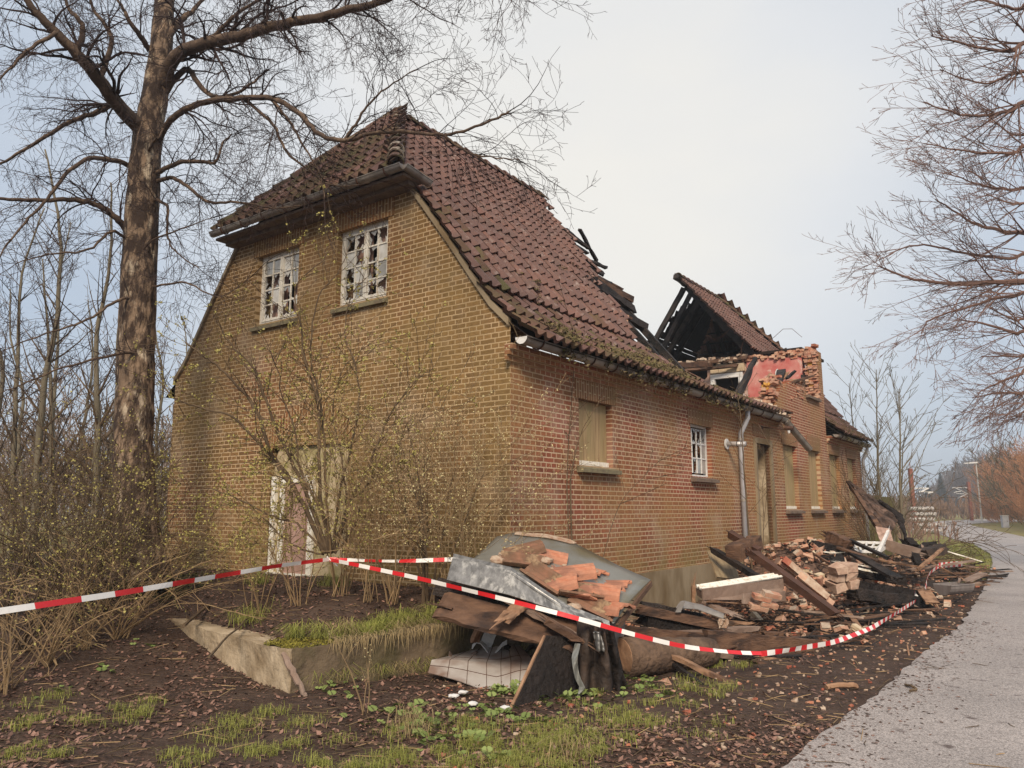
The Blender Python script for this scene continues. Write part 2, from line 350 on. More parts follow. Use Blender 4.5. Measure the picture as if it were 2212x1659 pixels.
M['litter'] = mat('dead_leaf', (.070, .034, .022), .6, rnd=.9, rcol=(.34, .19, .14), spec=.4)
M['grass'] = mat('grass_blade', (.17, .19, .035), .7, rnd=.8, rcol=(.34, .32, .09))
M['straw'] = mat('dry_grass_blade', (.34, .25, .13), .8, rnd=.8, rcol=(.20, .15, .07))
M['herb'] = mat('herb_leaf', (.11, .15, .035), .65, rnd=.8, rcol=(.24, .29, .09))
M['road'] = None
M['tape_r'] = mat('tape_red', (.62, .02, .025), .35, spec=.5)
M['tape_w'] = mat('tape_white', (.82, .78, .74), .35, spec=.5)
M['wall_in'] = mat('lamp_grey', (.45, .43, .40), .5)
M['mast'] = mat('rusty_mast', (.22, .085, .06), .8)
M['fence'] = mat('green_stained_board', (.20, .17, .055), .85, (.13, .11, .04), 4, stretch=(6, 6, .6))
M['tile_brown'] = mat('brown_lichen_tile', (.24, .115, .07), .8, (.12, .075, .045), 6, bump=.5, bscale=25, var2=(.36, .24, .14), v2scale=5, thr2=(.55, .66))
# ================================================================== GROUND
def ground_material():
    m_ = bpy.data.materials.new('soil_and_verge'); m_.use_nodes = True; t = m_.node_tree; b = t.nodes['Principled BSDF']; L = t.links.new; N = t.nodes.new
    tcn = N('ShaderNodeTexCoord'); O = tcn.outputs['Object']
    def noi(s, lo, hi, d=6):
        n = N('ShaderNodeTexNoise'); n.inputs['Scale'].default_value = s; n.inputs['Detail'].default_value = d; n.inputs['Roughness'].default_value = .65; L(O, n.inputs['Vector'])
        r = N('ShaderNodeMapRange'); r.inputs[1].default_value = lo; r.inputs[2].default_value = hi; L(n.outputs['Fac'], r.inputs[0]); return r.outputs[0]
    def mix(f, a, c):
        x = N('ShaderNodeMixRGB'); L(f, x.inputs[0]); L(a, x.inputs[1]); x.inputs[2].default_value = (*c, 1); return x.outputs[0]
    def mul(a, b_):
        q = N('ShaderNodeMath'); q.operation = 'MULTIPLY'; L(a, q.inputs[0])
        if isinstance(b_, float): q.inputs[1].default_value = b_
        else: L(b_, q.inputs[1])
        return q.outputs[0]
    rgb = N('ShaderNodeRGB'); rgb.outputs[0].default_value = (.048, .026, .017, 1)
    cur = mix(noi(2.2, .4, .65), rgb.outputs[0], (.080, .050, .035))
    cur = mix(noi(11, .5, .7), cur, (.035, .022, .017))
    cur = mix(noi(38, .62, .72), cur, (.26, .19, .15))
    sp = N('ShaderNodeSeparateXYZ'); L(O, sp.inputs[0])
    g = N('ShaderNodeMapRange'); g.inputs[1].default_value = 17; g.inputs[2].default_value = 24; L(sp.outputs['Y'], g.inputs[0])
    cur = mix(mul(noi(.9, .25, .5), g.outputs[0]), cur, (.21, .19, .05))
    cur = mix(mul(noi(.25, .45, .6), g.outputs[0]), cur, (.22, .17, .075))
    L(cur, b.inputs['Base Color']); b.inputs['Roughness'].default_value = .85; b.inputs['Specular IOR Level'].default_value = .3
    bp = N('ShaderNodeBump'); bp.inputs['Strength'].default_value = 1; bp.inputs['Distance'].default_value = .05
    n = N('ShaderNodeTexNoise'); n.inputs['Scale'].default_value = 14; n.inputs['Detail'].default_value = 8; L(O, n.inputs['Vector']); L(n.outputs['Fac'], bp.inputs['Height']); L(bp.outputs[0], b.inputs['Normal'])
    return m_
def axis(lo, hi, step, far):
    a = []; x = lo
    while x < hi: a.append(x); x += step
    a.append(hi); st = step
    up = hi; dn = lo; L_ = []
    while up < far: st *= 1.35; up += st; a.append(up)
    st = step
    while dn > -far: st *= 1.35; dn -= st; L_.append(dn)
    return L_[::-1] + a
xs = axis(-9, 9, .11, 1500); ys = axis(2.0, 15.5, .11, 1500)
g = MB(); W = len(xs)
for y in ys:
    for x in xs: g.v.append(Vector((x, y, gz(x, y) if (abs(x) < 200 and -20 < y < 300) else 0)))
for j in range(len(ys) - 1):
    for i in range(W - 1):
        a = j * W + i; g.face((a, a + 1, a + W + 1, a + W))
tag(g.build('ground', ground_material(), smooth=True, base=(0, 0, 0)), kind='structure')

def road_material():
    m_ = bpy.data.materials.new('asphalt'); m_.use_nodes = True; t = m_.node_tree; b = t.nodes['Principled BSDF']; L = t.links.new; N = t.nodes.new
    tcn = N('ShaderNodeTexCoord'); O = tcn.outputs['Object']
    v = N('ShaderNodeTexVoronoi'); v.inputs['Scale'].default_value = 95; L(O, v.inputs['Vector'])
    r = N('ShaderNodeValToRGB'); L(v.outputs['Color'], r.inputs[0]); r.color_ramp.elements[0].color = (.19, .16, .145, 1); r.color_ramp.elements[1].color = (.66, .58, .54, 1)
    n = N('ShaderNodeTexNoise'); n.inputs['Scale'].default_value = .8; n.inputs['Detail'].default_value = 6; L(O, n.inputs['Vector'])
    x = N('ShaderNodeMixRGB'); x.blend_type = 'MULTIPLY'; x.inputs[0].default_value = .55; L(r.outputs[0], x.inputs[1]); L(n.outputs['Fac'], x.inputs[2])
    n2 = N('ShaderNodeTexNoise'); n2.inputs['Scale'].default_value = 7; n2.inputs['Detail'].default_value = 8; L(O, n2.inputs['Vector'])
    r2 = N('ShaderNodeMapRange'); r2.inputs[1].default_value = .62; r2.inputs[2].default_value = .74; L(n2.outputs['Fac'], r2.inputs[0])
    y = N('ShaderNodeMixRGB'); L(r2.outputs[0], y.inputs[0]); L(x.outputs[0], y.inputs[1]); y.inputs[2].default_value = (.10, .07, .06, 1)
    L(y.outputs[0], b.inputs['Base Color']); b.inputs['Roughness'].default_value = .55; b.inputs['Specular IOR Level'].default_value = .5
    bp = N('ShaderNodeBump'); bp.inputs['Strength'].default_value = .6; bp.inputs['Distance'].default_value = .006; L(v.outputs['Distance'], bp.inputs['Height']); L(bp.outputs[0], b.inputs['Normal'])
    return m_
left = [(-1.6, .6), (.2, 2.9)] + [tuple(gp(*p).xy) for p in [(1699, 1659), (1778, 1594), (1900, 1502), (1991, 1417), (2074, 1356), (2123, 1279), (2145, 1218), (2140, 1199), (2104, 1177), (2062, 1166), (2021, 1152), (1990, 1139), (1990, 1131), (2034, 1125.5), (2079, 1123.3)]]
right = [(3.2, -2), (6.6, 3.2), (11.5, 11), (17, 21.5), (23.6, 34)] + [tuple(gp(*p).xy) for p in [(2212, 1160.5), (2160, 1149), (2110, 1138), (2095, 1134), (2103, 1131.5), (2150, 1129), (2200, 1127)]] + [(190, 170), (170, 230)]
left.append((165, 225))
def refine(P, st, jit):
    Q = []
    for a, b in zip(P, P[1:]):
        a, b = Vector((*a, 0)), Vector((*b, 0)); L = (b - a).length
        n = max(1, int(L / st)) if L < 60 else 1
        for i in range(n):
            p = a.lerp(b, i / n); nn = Vector((-(b - a).y, (b - a).x, 0)).normalized()
            if L < 60: p += nn * jit * fbm(p.x * 4.2, p.y * 4.2, 5)
            Q.append(p)
    Q.append(Vector((*P[-1], 0))); return Q
from mathutils.geometry import tessellate_polygon
LP = refine(left, .12, .05); RP = refine(right, .5, .03)
poly = LP + RP[::-1]
g = MB()
for p in poly: g.v.append(Vector((p.x, p.y, .028)))
for tri in tessellate_polygon([[Vector(p) for p in g.v]]):
    a, b, c = (g.v[i] for i in tri)
    g.face(tuple(tri) if (b - a).cross(c - a).z > 0 else tuple(tri[::-1]))
ro = g.build('road', road_material(), base=(0, 0, 0)); tag(ro, kind='structure')
def on_road(x, y):      # coarse test, even-odd
    c = False; n = len(poly); j = n - 1
    for i in range(n):
        a, b = poly[i], poly[j]
        if (a.y > y) != (b.y > y) and x < (b.x - a.x) * (y - a.y) / (b.y - a.y) + a.x: c = not c
        j = i
    return c

# ================================================================== HOUSE
house = thing('ruined_house', C0, 'burnt-out brick house with red pantile roof, half-hipped gable and collapsed middle', 'house')
house.rotation_euler = (0, 0, HA); house['local'] = 1
PR = [(-.35, 3.68), (0, 3.95), (.3, 4.24), (.6, 4.64), (1.0, 5.2), (1.8, 6.25), (3.785, 8.57)]
RID = 3.785; HL = 18.66; GW = 7.57
def prof(t):
    t = min(t, 2 * RID - t)
    for (a, za), (b, zb) in zip(PR, PR[1:]):
        if t <= b: return za + (zb - za) * (t - a) / (b - a)
    return PR[-1][1]
def wall(mb, ax, pos, out, bps, z0, top, holes, th, caps_=False):
    """upright wall: ax 's' means it runs along s at t=pos; outer side faces out (+1/-1); holes=(a,b,z0,z1)"""
    def P(u, z, k):
        q = pos - out * th * k
        return (u, q, z) if ax == 's' else (q, u, z)
    cuts = sorted(set(bps) | {h[0] for h in holes} | {h[1] for h in holes})
    def quad(a, b, za0, za1, zb0, zb1, k):
        pts = [P(a, za0, k), P(b, zb0, k), P(b, zb1, k), P(a, za1, k)]
        mb.poly(pts)
    for a, b in zip(cuts, cuts[1:]):
        mid = (a + b) / 2; hs = sorted([h for h in holes if h[0] <= mid <= h[1]], key=lambda h: h[2])
        ta, tb = top(a + 1e-5), top(b - 1e-5); lo = z0
        for k in (0, 1):
            lo = z0
            for h in hs:
                if h[2] > lo: quad(a, b, lo, h[2], lo, h[2], k)
                lo = h[3]
            quad(a, b, lo, ta, lo, tb, k)
        mb.poly([P(a, ta, 0), P(b, tb, 0), P(b, tb, 1), P(a, ta, 1)])
        if b != cuts[-1]:
            tn = top(b + 1e-5)
            if abs(tn - tb) > .002: mb.poly([P(b, tb, 0), P(b, tn, 0), P(b, tn, 1), P(b, tb, 1)])
    for (a, b, l, h) in holes:
        if b - a < 1e-6: continue
        for u in (a, b): mb.poly([P(u, l, 0), P(u, h, 0), P(u, h, 1), P(u, l, 1)])
        for z in (l, h): mb.poly([P(a, z, 0), P(b, z, 0), P(b, z, 1), P(a, z, 1)])
    for u in ((cuts[0], cuts[-1]) if caps_ else ()):
        tt = top(u + 1e-5 if u == cuts[0] else u - 1e-5); mb.poly([P(u, z0, 0), P(u, tt, 0), P(u, tt, 1), P(u, z0, 1)])
# gable wall facing the viewer's left
W1 = (4.20, 5.28, 4.61, 5.80); W2 = (2.20, 3.28, 4.61, 5.80)
ARCH = (2.88, 4.66, .55, 2.55)
def gtop(t): return min(prof(t) - .06, 6.22)
tb = [0, .3, .6, 1.0, 1.775, 5.795, 6.57, 6.97, 7.27, GW]
g = MB(); wall(g, 't', 0, -1, tb, .2, gtop, [W1, W2, ARCH], .35)
gw = g.build('gable_wall', M['brick_g'], house)
# upright brick courses over openings (2 mm proud, thin)
g = MB()
for (a, b, l, h) in (W1, W2): g.box((-.012, a - .12, h - .01), (.05, b + .12, h + .30))
build_each(g, 'lintel', M['brick_gv'], house); g = MB()
# fan of bricks over the arch
cx, cz, rr = 3.77, 1.92, 1.05
n = 26
for i in range(n):
    a0 = math.pi * (.17 + .66 * i / n); a1 = math.pi * (.17 + .66 * (i + .82) / n)
    P = []
    for x in (-.012, .05):
        P += [(x, cx + rr * math.cos(a0), cz + rr * math.sin(a0)), (x, cx + rr * math.cos(a1), cz + rr * math.sin(a1)), (x, cx + (rr + .24) * math.cos(a1), cz + (rr + .24) * math.sin(a1)), (x, cx + (rr + .24) * math.cos(a0), cz + (rr + .24) * math.sin(a0))]
    g.hexa(P)
g.build('arch_bricks', M['brick_gv'], house)
# segment of wall that turns the square hole into an arch
g = MB(); n = 16
ap = [(cx + (rr) * math.cos(math.pi * (1 - i / n)) * .86, cz + rr * math.sin(math.pi * i / n)) for i in range(n + 1)]
def archz(t):
    k = (t - 3.77) / .89; return 2.10 + .85 * math.sqrt(max(0, 1 - k * k))
g.grid(lambda u, v: (0.06, 2.88 + 1.78 * u, .55 + v * (archz(2.88 + 1.78 * u) - .55)), 24, 1)
for o_ in [g.build('boarded_arch', M['arch'], house)]: pass
# white door leaf and frame standing in the arch
g = MB(); g.box((.0, 4.30, .6), (.05, 4.40, 2.0)); g.box((.0, 3.62, .6), (.05, 3.72, 2.0)); g.box((.0, 3.62, 2.0), (.05, 4.40, 2.1)); g.box((.0, 4.52, .6), (.06, 4.62, 2.1)); g.box((-.02, 3.60, .56), (.06, 4.66, .66))
g.build('door_frame', M['white'], house)
g = MB(); g.box((.03, 3.72, .66), (.045, 4.30, 2.0)); g.build('door', M['ply_in'], house)
def window(ax, a, b, l, h, cols, rows, sashes, depth=.09, whitep=.25, holep=.55, fm='white', backing=None, seed=1, fr=.055):
    rg = random.Random(seed)
    sg = 1
    def P(u, d, z): return (d, u, z) if ax == 't' else (u, d, z)
    def bx(mb, u0, u1, d0, d1, z0, z1):
        if ax == 't': mb.box((d0, u0, z0), (d1, u1, z1))
        else: mb.box((u0, d0, z0), (u1, d1, z1))
    f = MB(); w_ = fr
    bx(f, a, b, depth, depth + .08, l, l + w_); bx(f, a, b, depth, depth + .08, h - w_, h)
    bx(f, a, a + w_, depth + .002, depth + .078, l + w_, h - w_); bx(f, b - w_, b, depth + .002, depth + .078, l + w_, h - w_)
    fo = sub(f.build('window', M[fm], house))
    bars = MB(); gl = MB(); sw = (b - a - 2 * w_) / sashes
    for si in range(sashes):
        x0 = a + w_ + si * sw; x1 = x0 + sw; e_ = .04 if sashes > 1 else .012
        if sashes > 1:
            bx(bars, x0 + .004, x0 + e_, depth - .012, depth + .03, l + w_ + .004, h - w_ - .004); bx(bars, x1 - e_, x1 - .004, depth - .012, depth + .03, l + w_ + .004, h - w_ - .004)
            bx(bars, x0 + e_, x1 - e_, depth - .01, depth + .028, l + w_ + .004, l + w_ + .045); bx(bars, x0 + e_, x1 - e_, depth - .01, depth + .028, h - w_ - .045, h - w_ - .004)
        X0, X1, Z0, Z1 = x0 + e_, x1 - e_, l + w_ + .03, h - w_ - .03
        for c in range(1, cols): u = X0 + (X1 - X0) * c / cols; bx(bars, u - .011, u + .011, depth, depth + .022, Z0, Z1)
        for r_ in range(1, rows): z = Z0 + (Z1 - Z0) * r_ / rows; bx(bars, X0, X1, depth + .002, depth + .02, z - .011, z + .011)
        for c in range(cols):
            for r_ in range(rows):
                u0 = X0 + (X1 - X0) * c / cols; u1 = X0 + (X1 - X0) * (c + 1) / cols; z0 = Z0 + (Z1 - Z0) * r_ / rows; z1 = Z0 + (Z1 - Z0) * (r_ + 1) / rows
                d = depth + .015; k = rg.random(); gl.cm = 1 if rg.random() < whitep else 0
                C = [(u0, z0), (u1, z0), (u1, z1), (u0, z1)]
                if k > holep: gl.poly([P(u, d, z) for u, z in C])
                else:      # jagged shards left along the edges
                    nn = 14; cxx = (u0 + u1) / 2 + rg.uniform(-.25, .25) * (u1 - u0); czz = (z0 + z1) / 2 + rg.uniform(-.25, .25) * (z1 - z0)
                    ring = []; inner = []
                    for q in range(nn):
                        a_ = q / nn * 4; s_ = int(a_); f_ = a_ - s_; p0, p1 = C[s_], C[(s_ + 1) % 4]
                        pu, pz = p0[0] + (p1[0] - p0[0]) * f_, p0[1] + (p1[1] - p0[1]) * f_
                        ring.append((pu, pz)); kk = rg.choice([0, .05, .15, .5, .6, .35, .1])
                        inner.append((pu + (cxx - pu) * kk, pz + (czz - pz) * kk))
                    for q in range(nn):
                        q2 = (q + 1) % nn; gl.poly([P(ring[q][0], d, ring[q][1]), P(ring[q2][0], d, ring[q2][1]), P(inner[q2][0], d, inner[q2][1]), P(inner[q][0], d, inner[q][1])])
    bars.build('glazing_bars', M[fm], fo); gl.build('pane', [M['glass'], M['whiteglass']], fo)
    if backing:
        bk = MB(); x0 = a + .02
        for (p0, p1) in backing: bx(bk, a + (b - a) * p0, a + (b - a) * p1, depth + .13, depth + .15, l + .02, h - .02)
        bk.build('backing_board', M['ply_in'], fo)
    return fo
window('t', *W1, 2, 4, 2, whitep=.3, holep=.72, backing=[(.06, .34), (.5, .84)], seed=4)
window('t', *W2, 2, 4, 2, whitep=.45, holep=.6, backing=[(.06, .34), (.5, .84)], seed=9)
for (a, b, l, h) in (W1, W2):
    g = MB(); g.hexa([(-.06, a - .04, l - .11), (.09, a - .04, l - .11), (.09, b + .04, l - .11), (-.06, b + .04, l - .11), (-.06, a - .04, l - .05), (.09, a - .04, l + .005), (.09, b + .04, l + .005), (-.06, b + .04, l - .05)])
    g.build('sill', M['sill'], house)
# front wall: near part, dormer part, far part
B1 = (1.60, 2.55, 2.20, 3.14); NW = (5.42, 6.36, 2.18, 3.13); DR = (8.80, 9.70, .25, 3.0)
FB = [(10.74, 11.80), (12.80, 13.86), (14.84, 15.92), (16.86, 17.92)]
FH = [(a, b, 1.60, 3.12) for a, b in FB]
rs = random.Random(3)
dtop = {10.0: 3.58}
steps = []
s_ = 10.3
while s_ < 14.72:
    if s_ < 12.85: z = 4.45 + (s_ - 10.6) * .20 + rs.choice([-.0667, 0, .0667]) if s_ > 10.55 else 3.9 + (s_ - 10.3) * 1.6
    elif s_ < 14.06: z = 4.51
    elif s_ < 14.3: z = 4.53
    else: z = 5.93
    steps.append((s_, z)); s_ += .12
def ftop(s):
    if s < 10.28 or s > 14.69: return 3.60
    r = 3.6
    for a, z in steps:
        if s >= a: r = z
    return r
sb = [0, 10.28] + [a for a, _ in steps] + [14.69, HL]
g = MB(); wall(g, 's', 0, -1, sorted(set(sb)), .60, ftop, [B1, NW, DR] + FH, .35)
g.build('front_wall', M['brick_f'], house)
g = MB()
for (a, b, l, h) in [B1, NW, (DR[0], DR[1], 0, 3.14)] + FH:
    g.box((a - .1, -.012, h - .01 if l else h + .02), (b + .1, .05, h + .36))
build_each(g, 'lintel', M['brick_fv'], house)
g = MB(); wall(g, 's', -.03, -1, [.6, HL], -.2, lambda s: .64, [(DR[0] - .02, DR[1] + .02, .24, .64)], .3, True); g.build('plinth', M['concrete'], house)
g = MB(); g2 = MB()   # corbelled cornice under the eaves
for k, (z0, z1, d) in enumerate([(3.40, 3.465, .035), (3.468, 3.53, .075), (3.533, 3.60, .12)]):
    g.box((-.12 - .0 * k, -d, z0), (10.27, .0, z1)); g2.box((14.7, -d, z0), (HL + .1, .0, z1))
g.build('cornice', M['brick_f'], house); g2.build('cornice', M['brick_f'], house)
window('s', *NW, 4, 3, 1, whitep=0, holep=.62, fm='white_clean', seed=5, fr=.04)
def sill(a, b, z, m_, d=.11):
    g = MB(); g.hexa([(a - .07, -d, z - .10), (b + .07, -d, z - .10), (b + .07, .09, z - .10), (a - .07, .09, z - .10), (a - .07, -d, z - .045), (b + .07, -d, z - .045), (b + .07, .09, z + .01), (a - .07, .09, z + .01)]); g.build('sill', m_, house)
sill(B1[0], B1[1], B1[2], M['sill']); sill(NW[0], NW[1], NW[2], M['sill_f'])
for i, (a, b) in enumerate([(B1[0], B1[1])] + FB):
    l, h = (B1[2], B1[3]) if i == 0 else (1.60, 3.12)
    g = MB(); g.box((a + .006, .10, l + .05), (b - .006, .118, h - .012)); bo = g.build('window_board', M['ply'], house)
    g = MB(); g.box((a, .07, l + .01), (b, .10, l + .075)); g.build('window_board_ledge', M['white'], house)
    if i: sill(a, b, 1.60, M['sill_f'])
# open doorway
g = MB(); g.box((DR[0] - .11, -.045, .25), (DR[0], .10, 3.10)); g.box((DR[1], -.045, .25), (DR[1] + .14, .10, 3.10)); g.box((DR[0], -.045, 3.0), (DR[1], .10, 3.12))
build_each(g, 'door_surround', M['concrete'], house)
g = MB(); g.box((DR[0] + .01, -.02, .25), (DR[0] + .06, .10, 1.75)); g.build('door_post', M['white'], house)
g = MB(); g.box((DR[1] - .012, .10, .25), (DR[1] + .01, 1.5, 3.0)); g.box((DR[0] - .5, 1.3, .25), (DR[1] - .02, 1.35, 3.2)); build_each(g, 'passage_wall', M['retain'], house)
# inside shell: back wall, far gable, floors
g = MB(); wall(g, 's', GW, 1, [0.36, 10.3, HL], .2, lambda s: 3.6, [], .3)
wall(g, 't', HL, 1, tb, .2, gtop, [], .3); g.build('rear_walls', M['brick_g'], house)
g = MB(); g.box((.36, .36, 3.30), (10.3, GW - .31, 3.42)); g.box((14.45, .36, 3.30), (HL - .31, GW - .31, 3.42)); g.box((.36, .4, .3), (HL - .31, GW - .31, .4))
g.box((2.7, .36, .4), (2.8, GW - .31, 3.28)); g.box((4.6, 1.8, .4), (8.5, 1.88, 3.28)); g.box((4.6, .37, .4), (4.68, 1.79, 3.28)); g.box((8.0, .37, .4), (8.08, 1.79, 3.28))
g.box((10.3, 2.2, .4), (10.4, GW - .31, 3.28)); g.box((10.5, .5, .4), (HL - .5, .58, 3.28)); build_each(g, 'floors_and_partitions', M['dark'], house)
g = MB(); g.box((10.42, .37, 3.36), (14.3, GW - .32, 3.50)); g.build('attic_floor', M['inner'], house)

# ------------------------------------------------------------------ roof tiles
def roof_dir(t0, dist):   # walk up the front profile from t=-.42 by arc length
    pass
TN = []     # arc table of the front slope
acc = 0; prev = (-.42, PR[0][1] - .05)
for (a, b) in zip([prev] + PR, PR): 
    TN.append((acc, a, b)); acc += math.hypot(b[0] - a[0], b[1] - a[1])
TOT = acc
def slope(d):
    for (A, a, b) in reversed(TN):
        if d >= A or A == 0:
            L = math.hypot(b[0] - a[0], b[1] - a[1])
            if L < 1e-9: continue
            k = (d - A) / L; return Vector((0, a[0] + (b[0] - a[0]) * k, a[1] + (b[1] - a[1]) * k)), Vector((0, (b[0] - a[0]) / L, (b[1] - a[1]) / L))
TW, TE = .205, .30
XS = [0, .12, .28, .45, .62, .76, .88, 1.0]
HS = [.052, .040, .004, -.006, .004, .030, .055, .054]
def one_tile(mb, o, ux, uy, un, w_=TW, e_=TE + .035, lift=.032, curl=0):
    top = []; bot = []; n0 = len(mb.v)
    for r_ in (0, 1):
        for x, h in zip(XS, HS):
            mb.v.append(o + ux * (x * (w_ + .012)) + uy * (e_ * r_) + un * (h + lift * (1 - r_) + .012))
    n = len(XS)
    for i in range(n - 1): mb.face((n0 + i, n0 + i + 1, n0 + n + i + 1, n0 + n + i))
    m0 = len(mb.v)
    for x, h in zip(XS, HS): mb.v.append(o + ux * (x * (w_ + .012)) + uy * .01 + un * (h + lift * .5 - .018))
    for i in range(n - 1): mb.face((m0 + i, m0 + i + 1, n0 + i + 1, n0 + i))
rt = random.Random(11)
CUT = [(3.6, 9.9), (3.70, 9.3), (3.78, 6.0), (3.94, 5.05), (4.31, 4.6), (4.6, 4.5), (5.1, 4.75), (5.45, 4.6), (6.1, 5.25), (6.6, 5.6), (7.0, 5.8), (7.3, 6.0), (7.52, 6.05), (7.85, 6.05), (8.02, 5.85), (8.15, 6.45), (8.7, 6.6)]
def cut(z):
    for (a, x), (b, y) in zip(CUT, CUT[1:]):
        if z <= b: return x + (y - x) * (z - a) / (b - a)
    return CUT[-1][1]
front = MB(); rows = int(TOT / TE)
HZ = 6.33
def hip_s(z): return -.32 + (z - HZ) * (1.73 + .32) / (8.68 - HZ)
for far in (0, 1):
    for r_ in range(rows + 1):
        d = r_ * TE
        if d > TOT - .12: continue
        P, U = slope(d + .02); Nn = Vector((0, -U.z, U.y)); Nn = Vector((0, -U.z, U.y)) if (-U.z) < 0 else Nn
        z = P.z
        s = -.10
        k = 0
        while s < HL + .1:
            if far == 0:
                ok = s < cut(z) - .22 + rt.uniform(-.30, .12) * (1 if z > 4.2 else .5) and (z < HZ or s > hip_s(z) - .12)
            else:
                ok = s > (13.62 + rt.uniform(-.16, .1) if z > 6 else 14.72) and s < HL - .12 and (z < HZ or s < HL - hip_s(z) - .15)
            if ok:
                damp = sstep(4.6, 3.7, z)
                front.cr = rt.random(); front.cm = 1 if rt.random() < damp * .7 else (1 if (far == 0 and s < .35 and rt.random() < .5) else 0)
                jj = rt.uniform(-.006, .006)
                one_tile(front, Vector((s, P.y, P.z)) + Nn * rt.uniform(-.004, .006) + Vector((0, 0, jj)), Vector((1, rt.uniform(-.02, .02), 0)), U, Nn, lift=.032 + rt.uniform(0, .012))
            s += TW
rf = sub(front.build('roof', [M['tile'], M['tile_dark']], house))
# hip faces
HN = Vector((-(8.68 - HZ), 0, 2.05)).normalized(); HU = Vector((2.05, 0, 8.68 - HZ)).normalized()
hl = math.hypot(2.05, 8.68 - HZ)
for side in (0, 1):
    hb = MB()
    for r_ in range(int(hl / TE) + 1):
        d = r_ * TE
        p = Vector((-.36, 0, HZ)) + HU * (d - .10); z = p.z
        hw = (8.68 - z) / (8.68 - 6.25) * (RID - 1.8) + .12
        t = RID - hw
        while t < RID + hw - .1:
            hb.cr = rt.random(); hb.cm = 1 if rt.random() < .75 else 0
            if side == 0: one_tile(hb, Vector((p.x, t + TW, p.z)), Vector((0, -1, 0)), HU, HN)
            else: one_tile(hb, Vector((HL - p.x, t, p.z)), Vector((0, 1, 0)), Vector((-HU.x, 0, HU.z)), Vector((-HN.x, 0, HN.z)))
            t += TW
    hb.build('hip_tiles', [M['tile'], M['tile_dark']], rf)
# roof deck just under the tiles (also the rear slope)
g = MB()
def deck(s0f, s1f, m_, side=1):
    zs = [p for p in PR]
    for (a, b) in zip(PR, PR[1:]):
        for q in range(3):
            ta = a[0] + (b[0] - a[0]) * q / 3; tb_ = a[0] + (b[0] - a[0]) * (q + 1) / 3; za = prof(ta) - .05; zb = prof(tb_) - .05
            y0, y1 = (ta, tb_) if side == 1 else (2 * RID - ta, 2 * RID - tb_)
            g.poly([(s0f(za), y0, za), (s1f(za), y0, za), (s1f(zb), y1, zb), (s0f(zb), y1, zb)])
s0n = lambda z: -.04 if z < HZ else hip_s(z) + .05
deck(s0n, lambda z: cut(z) - .7, None)
deck(lambda z: .02 if z < HZ else s0n(z), lambda z: min(cut(z), 7) - .3, None, -1)
deck(lambda z: 14.75, lambda z: HL - .05 if z < HZ else HL - hip_s(z) - .05, None)
g.poly([(-.33, 1.75, HZ - .05), (-.33, 5.82, HZ - .05), (1.73, RID, 8.6)]); 
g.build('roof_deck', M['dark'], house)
# ridge and hip cap tiles
def caps(pts_a, pts_b, n, name, mats, rr=.115, lift=.03):
    mb = MB(); a, b = Vector(pts_a), Vector(pts_b); d = (b - a) / n; dn = d.normalized(); x = dn.cross(Vector((0, 0, 1))).normalized(); u = x.cross(dn)
    for i in range(n):
        o = a + d * i; ra, rb = rr * 1.12, rr * .92; mb.cr = rt.random(); mb.cm = rt.randrange(len(mats)); n0 = len(mb.v)
        for k, (q, r_) in enumerate(((0, ra), (1.12, rb))):
            for j in range(9):
                an = math.pi * j / 8; mb.v.append(o + d * q + x * (r_ * math.cos(an)) + u * (r_ * math.sin(an) + lift * (1 - k) - .03))
        for j in range(8): mb.face((n0 + j, n0 + j + 1, n0 + 10 + j, n0 + 9 + j))
        m0 = len(mb.v)
        for j in range(9):
            an = math.pi * j / 8; mb.v.append(o + x * ((ra - .022) * math.cos(an)) + u * ((ra - .022) * math.sin(an) + lift - .03))
        for j in range(8): mb.face((m0 + j, m0 + j + 1, n0 + j + 1, n0 + j))
    return mb.build(name, mats, rf)
caps((-.36, 1.72, 6.34), (1.70, RID - .02, 8.64), 10, 'hip_cap_tiles', [M['ridge'], M['ridge'], M['tile_dark']])
caps((-.36, 2 * RID - 1.72, 6.34), (1.70, RID + .02, 8.64), 10, 'hip_cap_tiles', [M['tile_dark']])
caps((1.62, RID, 8.62), (6.45, RID, 8.62), 15, 'ridge_tiles', [M['tile_dark'], M['tile']])
caps((13.75, RID, 8.62), (HL - 1.7, RID, 8.62), 10, 'ridge_tiles', [M['tile_dark'], M['tile']])
caps((HL + .3, 1.72, 6.34), (HL - 1.70, RID - .02, 8.63), 10, 'hip_cap_tiles', [M['tile_dark']])
# gutters
def half_pipe(mb, p0, p1, r, seg=1, lip=True, sag=0):
    p0, p1 = Vector(p0), Vector(p1); d = (p1 - p0).normalized(); x = d.cross(Vector((0, 0, 1))).normalized(); u = x.cross(d)
    for rr_, fl in ((r, 0), (r - .008, 1)):
        n0 = len(mb.v)
        for i in range(seg + 1):
            c = p0.lerp(p1, i / seg) - Vector((0, 0, sag * math.sin(math.pi * i / seg)))
            for j in range(11):
                an = math.pi + math.pi * j / 10; mb.v.append(c + x * (rr_ * math.cos(an)) + u * (rr_ * math.sin(an)))
        for i in range(seg):
            for j in range(10):
                a = n0 + i * 11 + j; q = (a, a + 1, a + 12, a + 11); mb.face(q if not fl else q[::-1])
    for e_ in (p0, p1):
        mb.poly([e_ + x * (r * math.cos(math.pi + math.pi * j / 10)) + u * (r * math.sin(math.pi + math.pi * j / 10)) for j in range(11)])
    # rolled front lip
    for sgn in (-1, 1): mb.tube([p0 + x * (r * sgn), p1 + x * (r * sgn)], .011, 6)
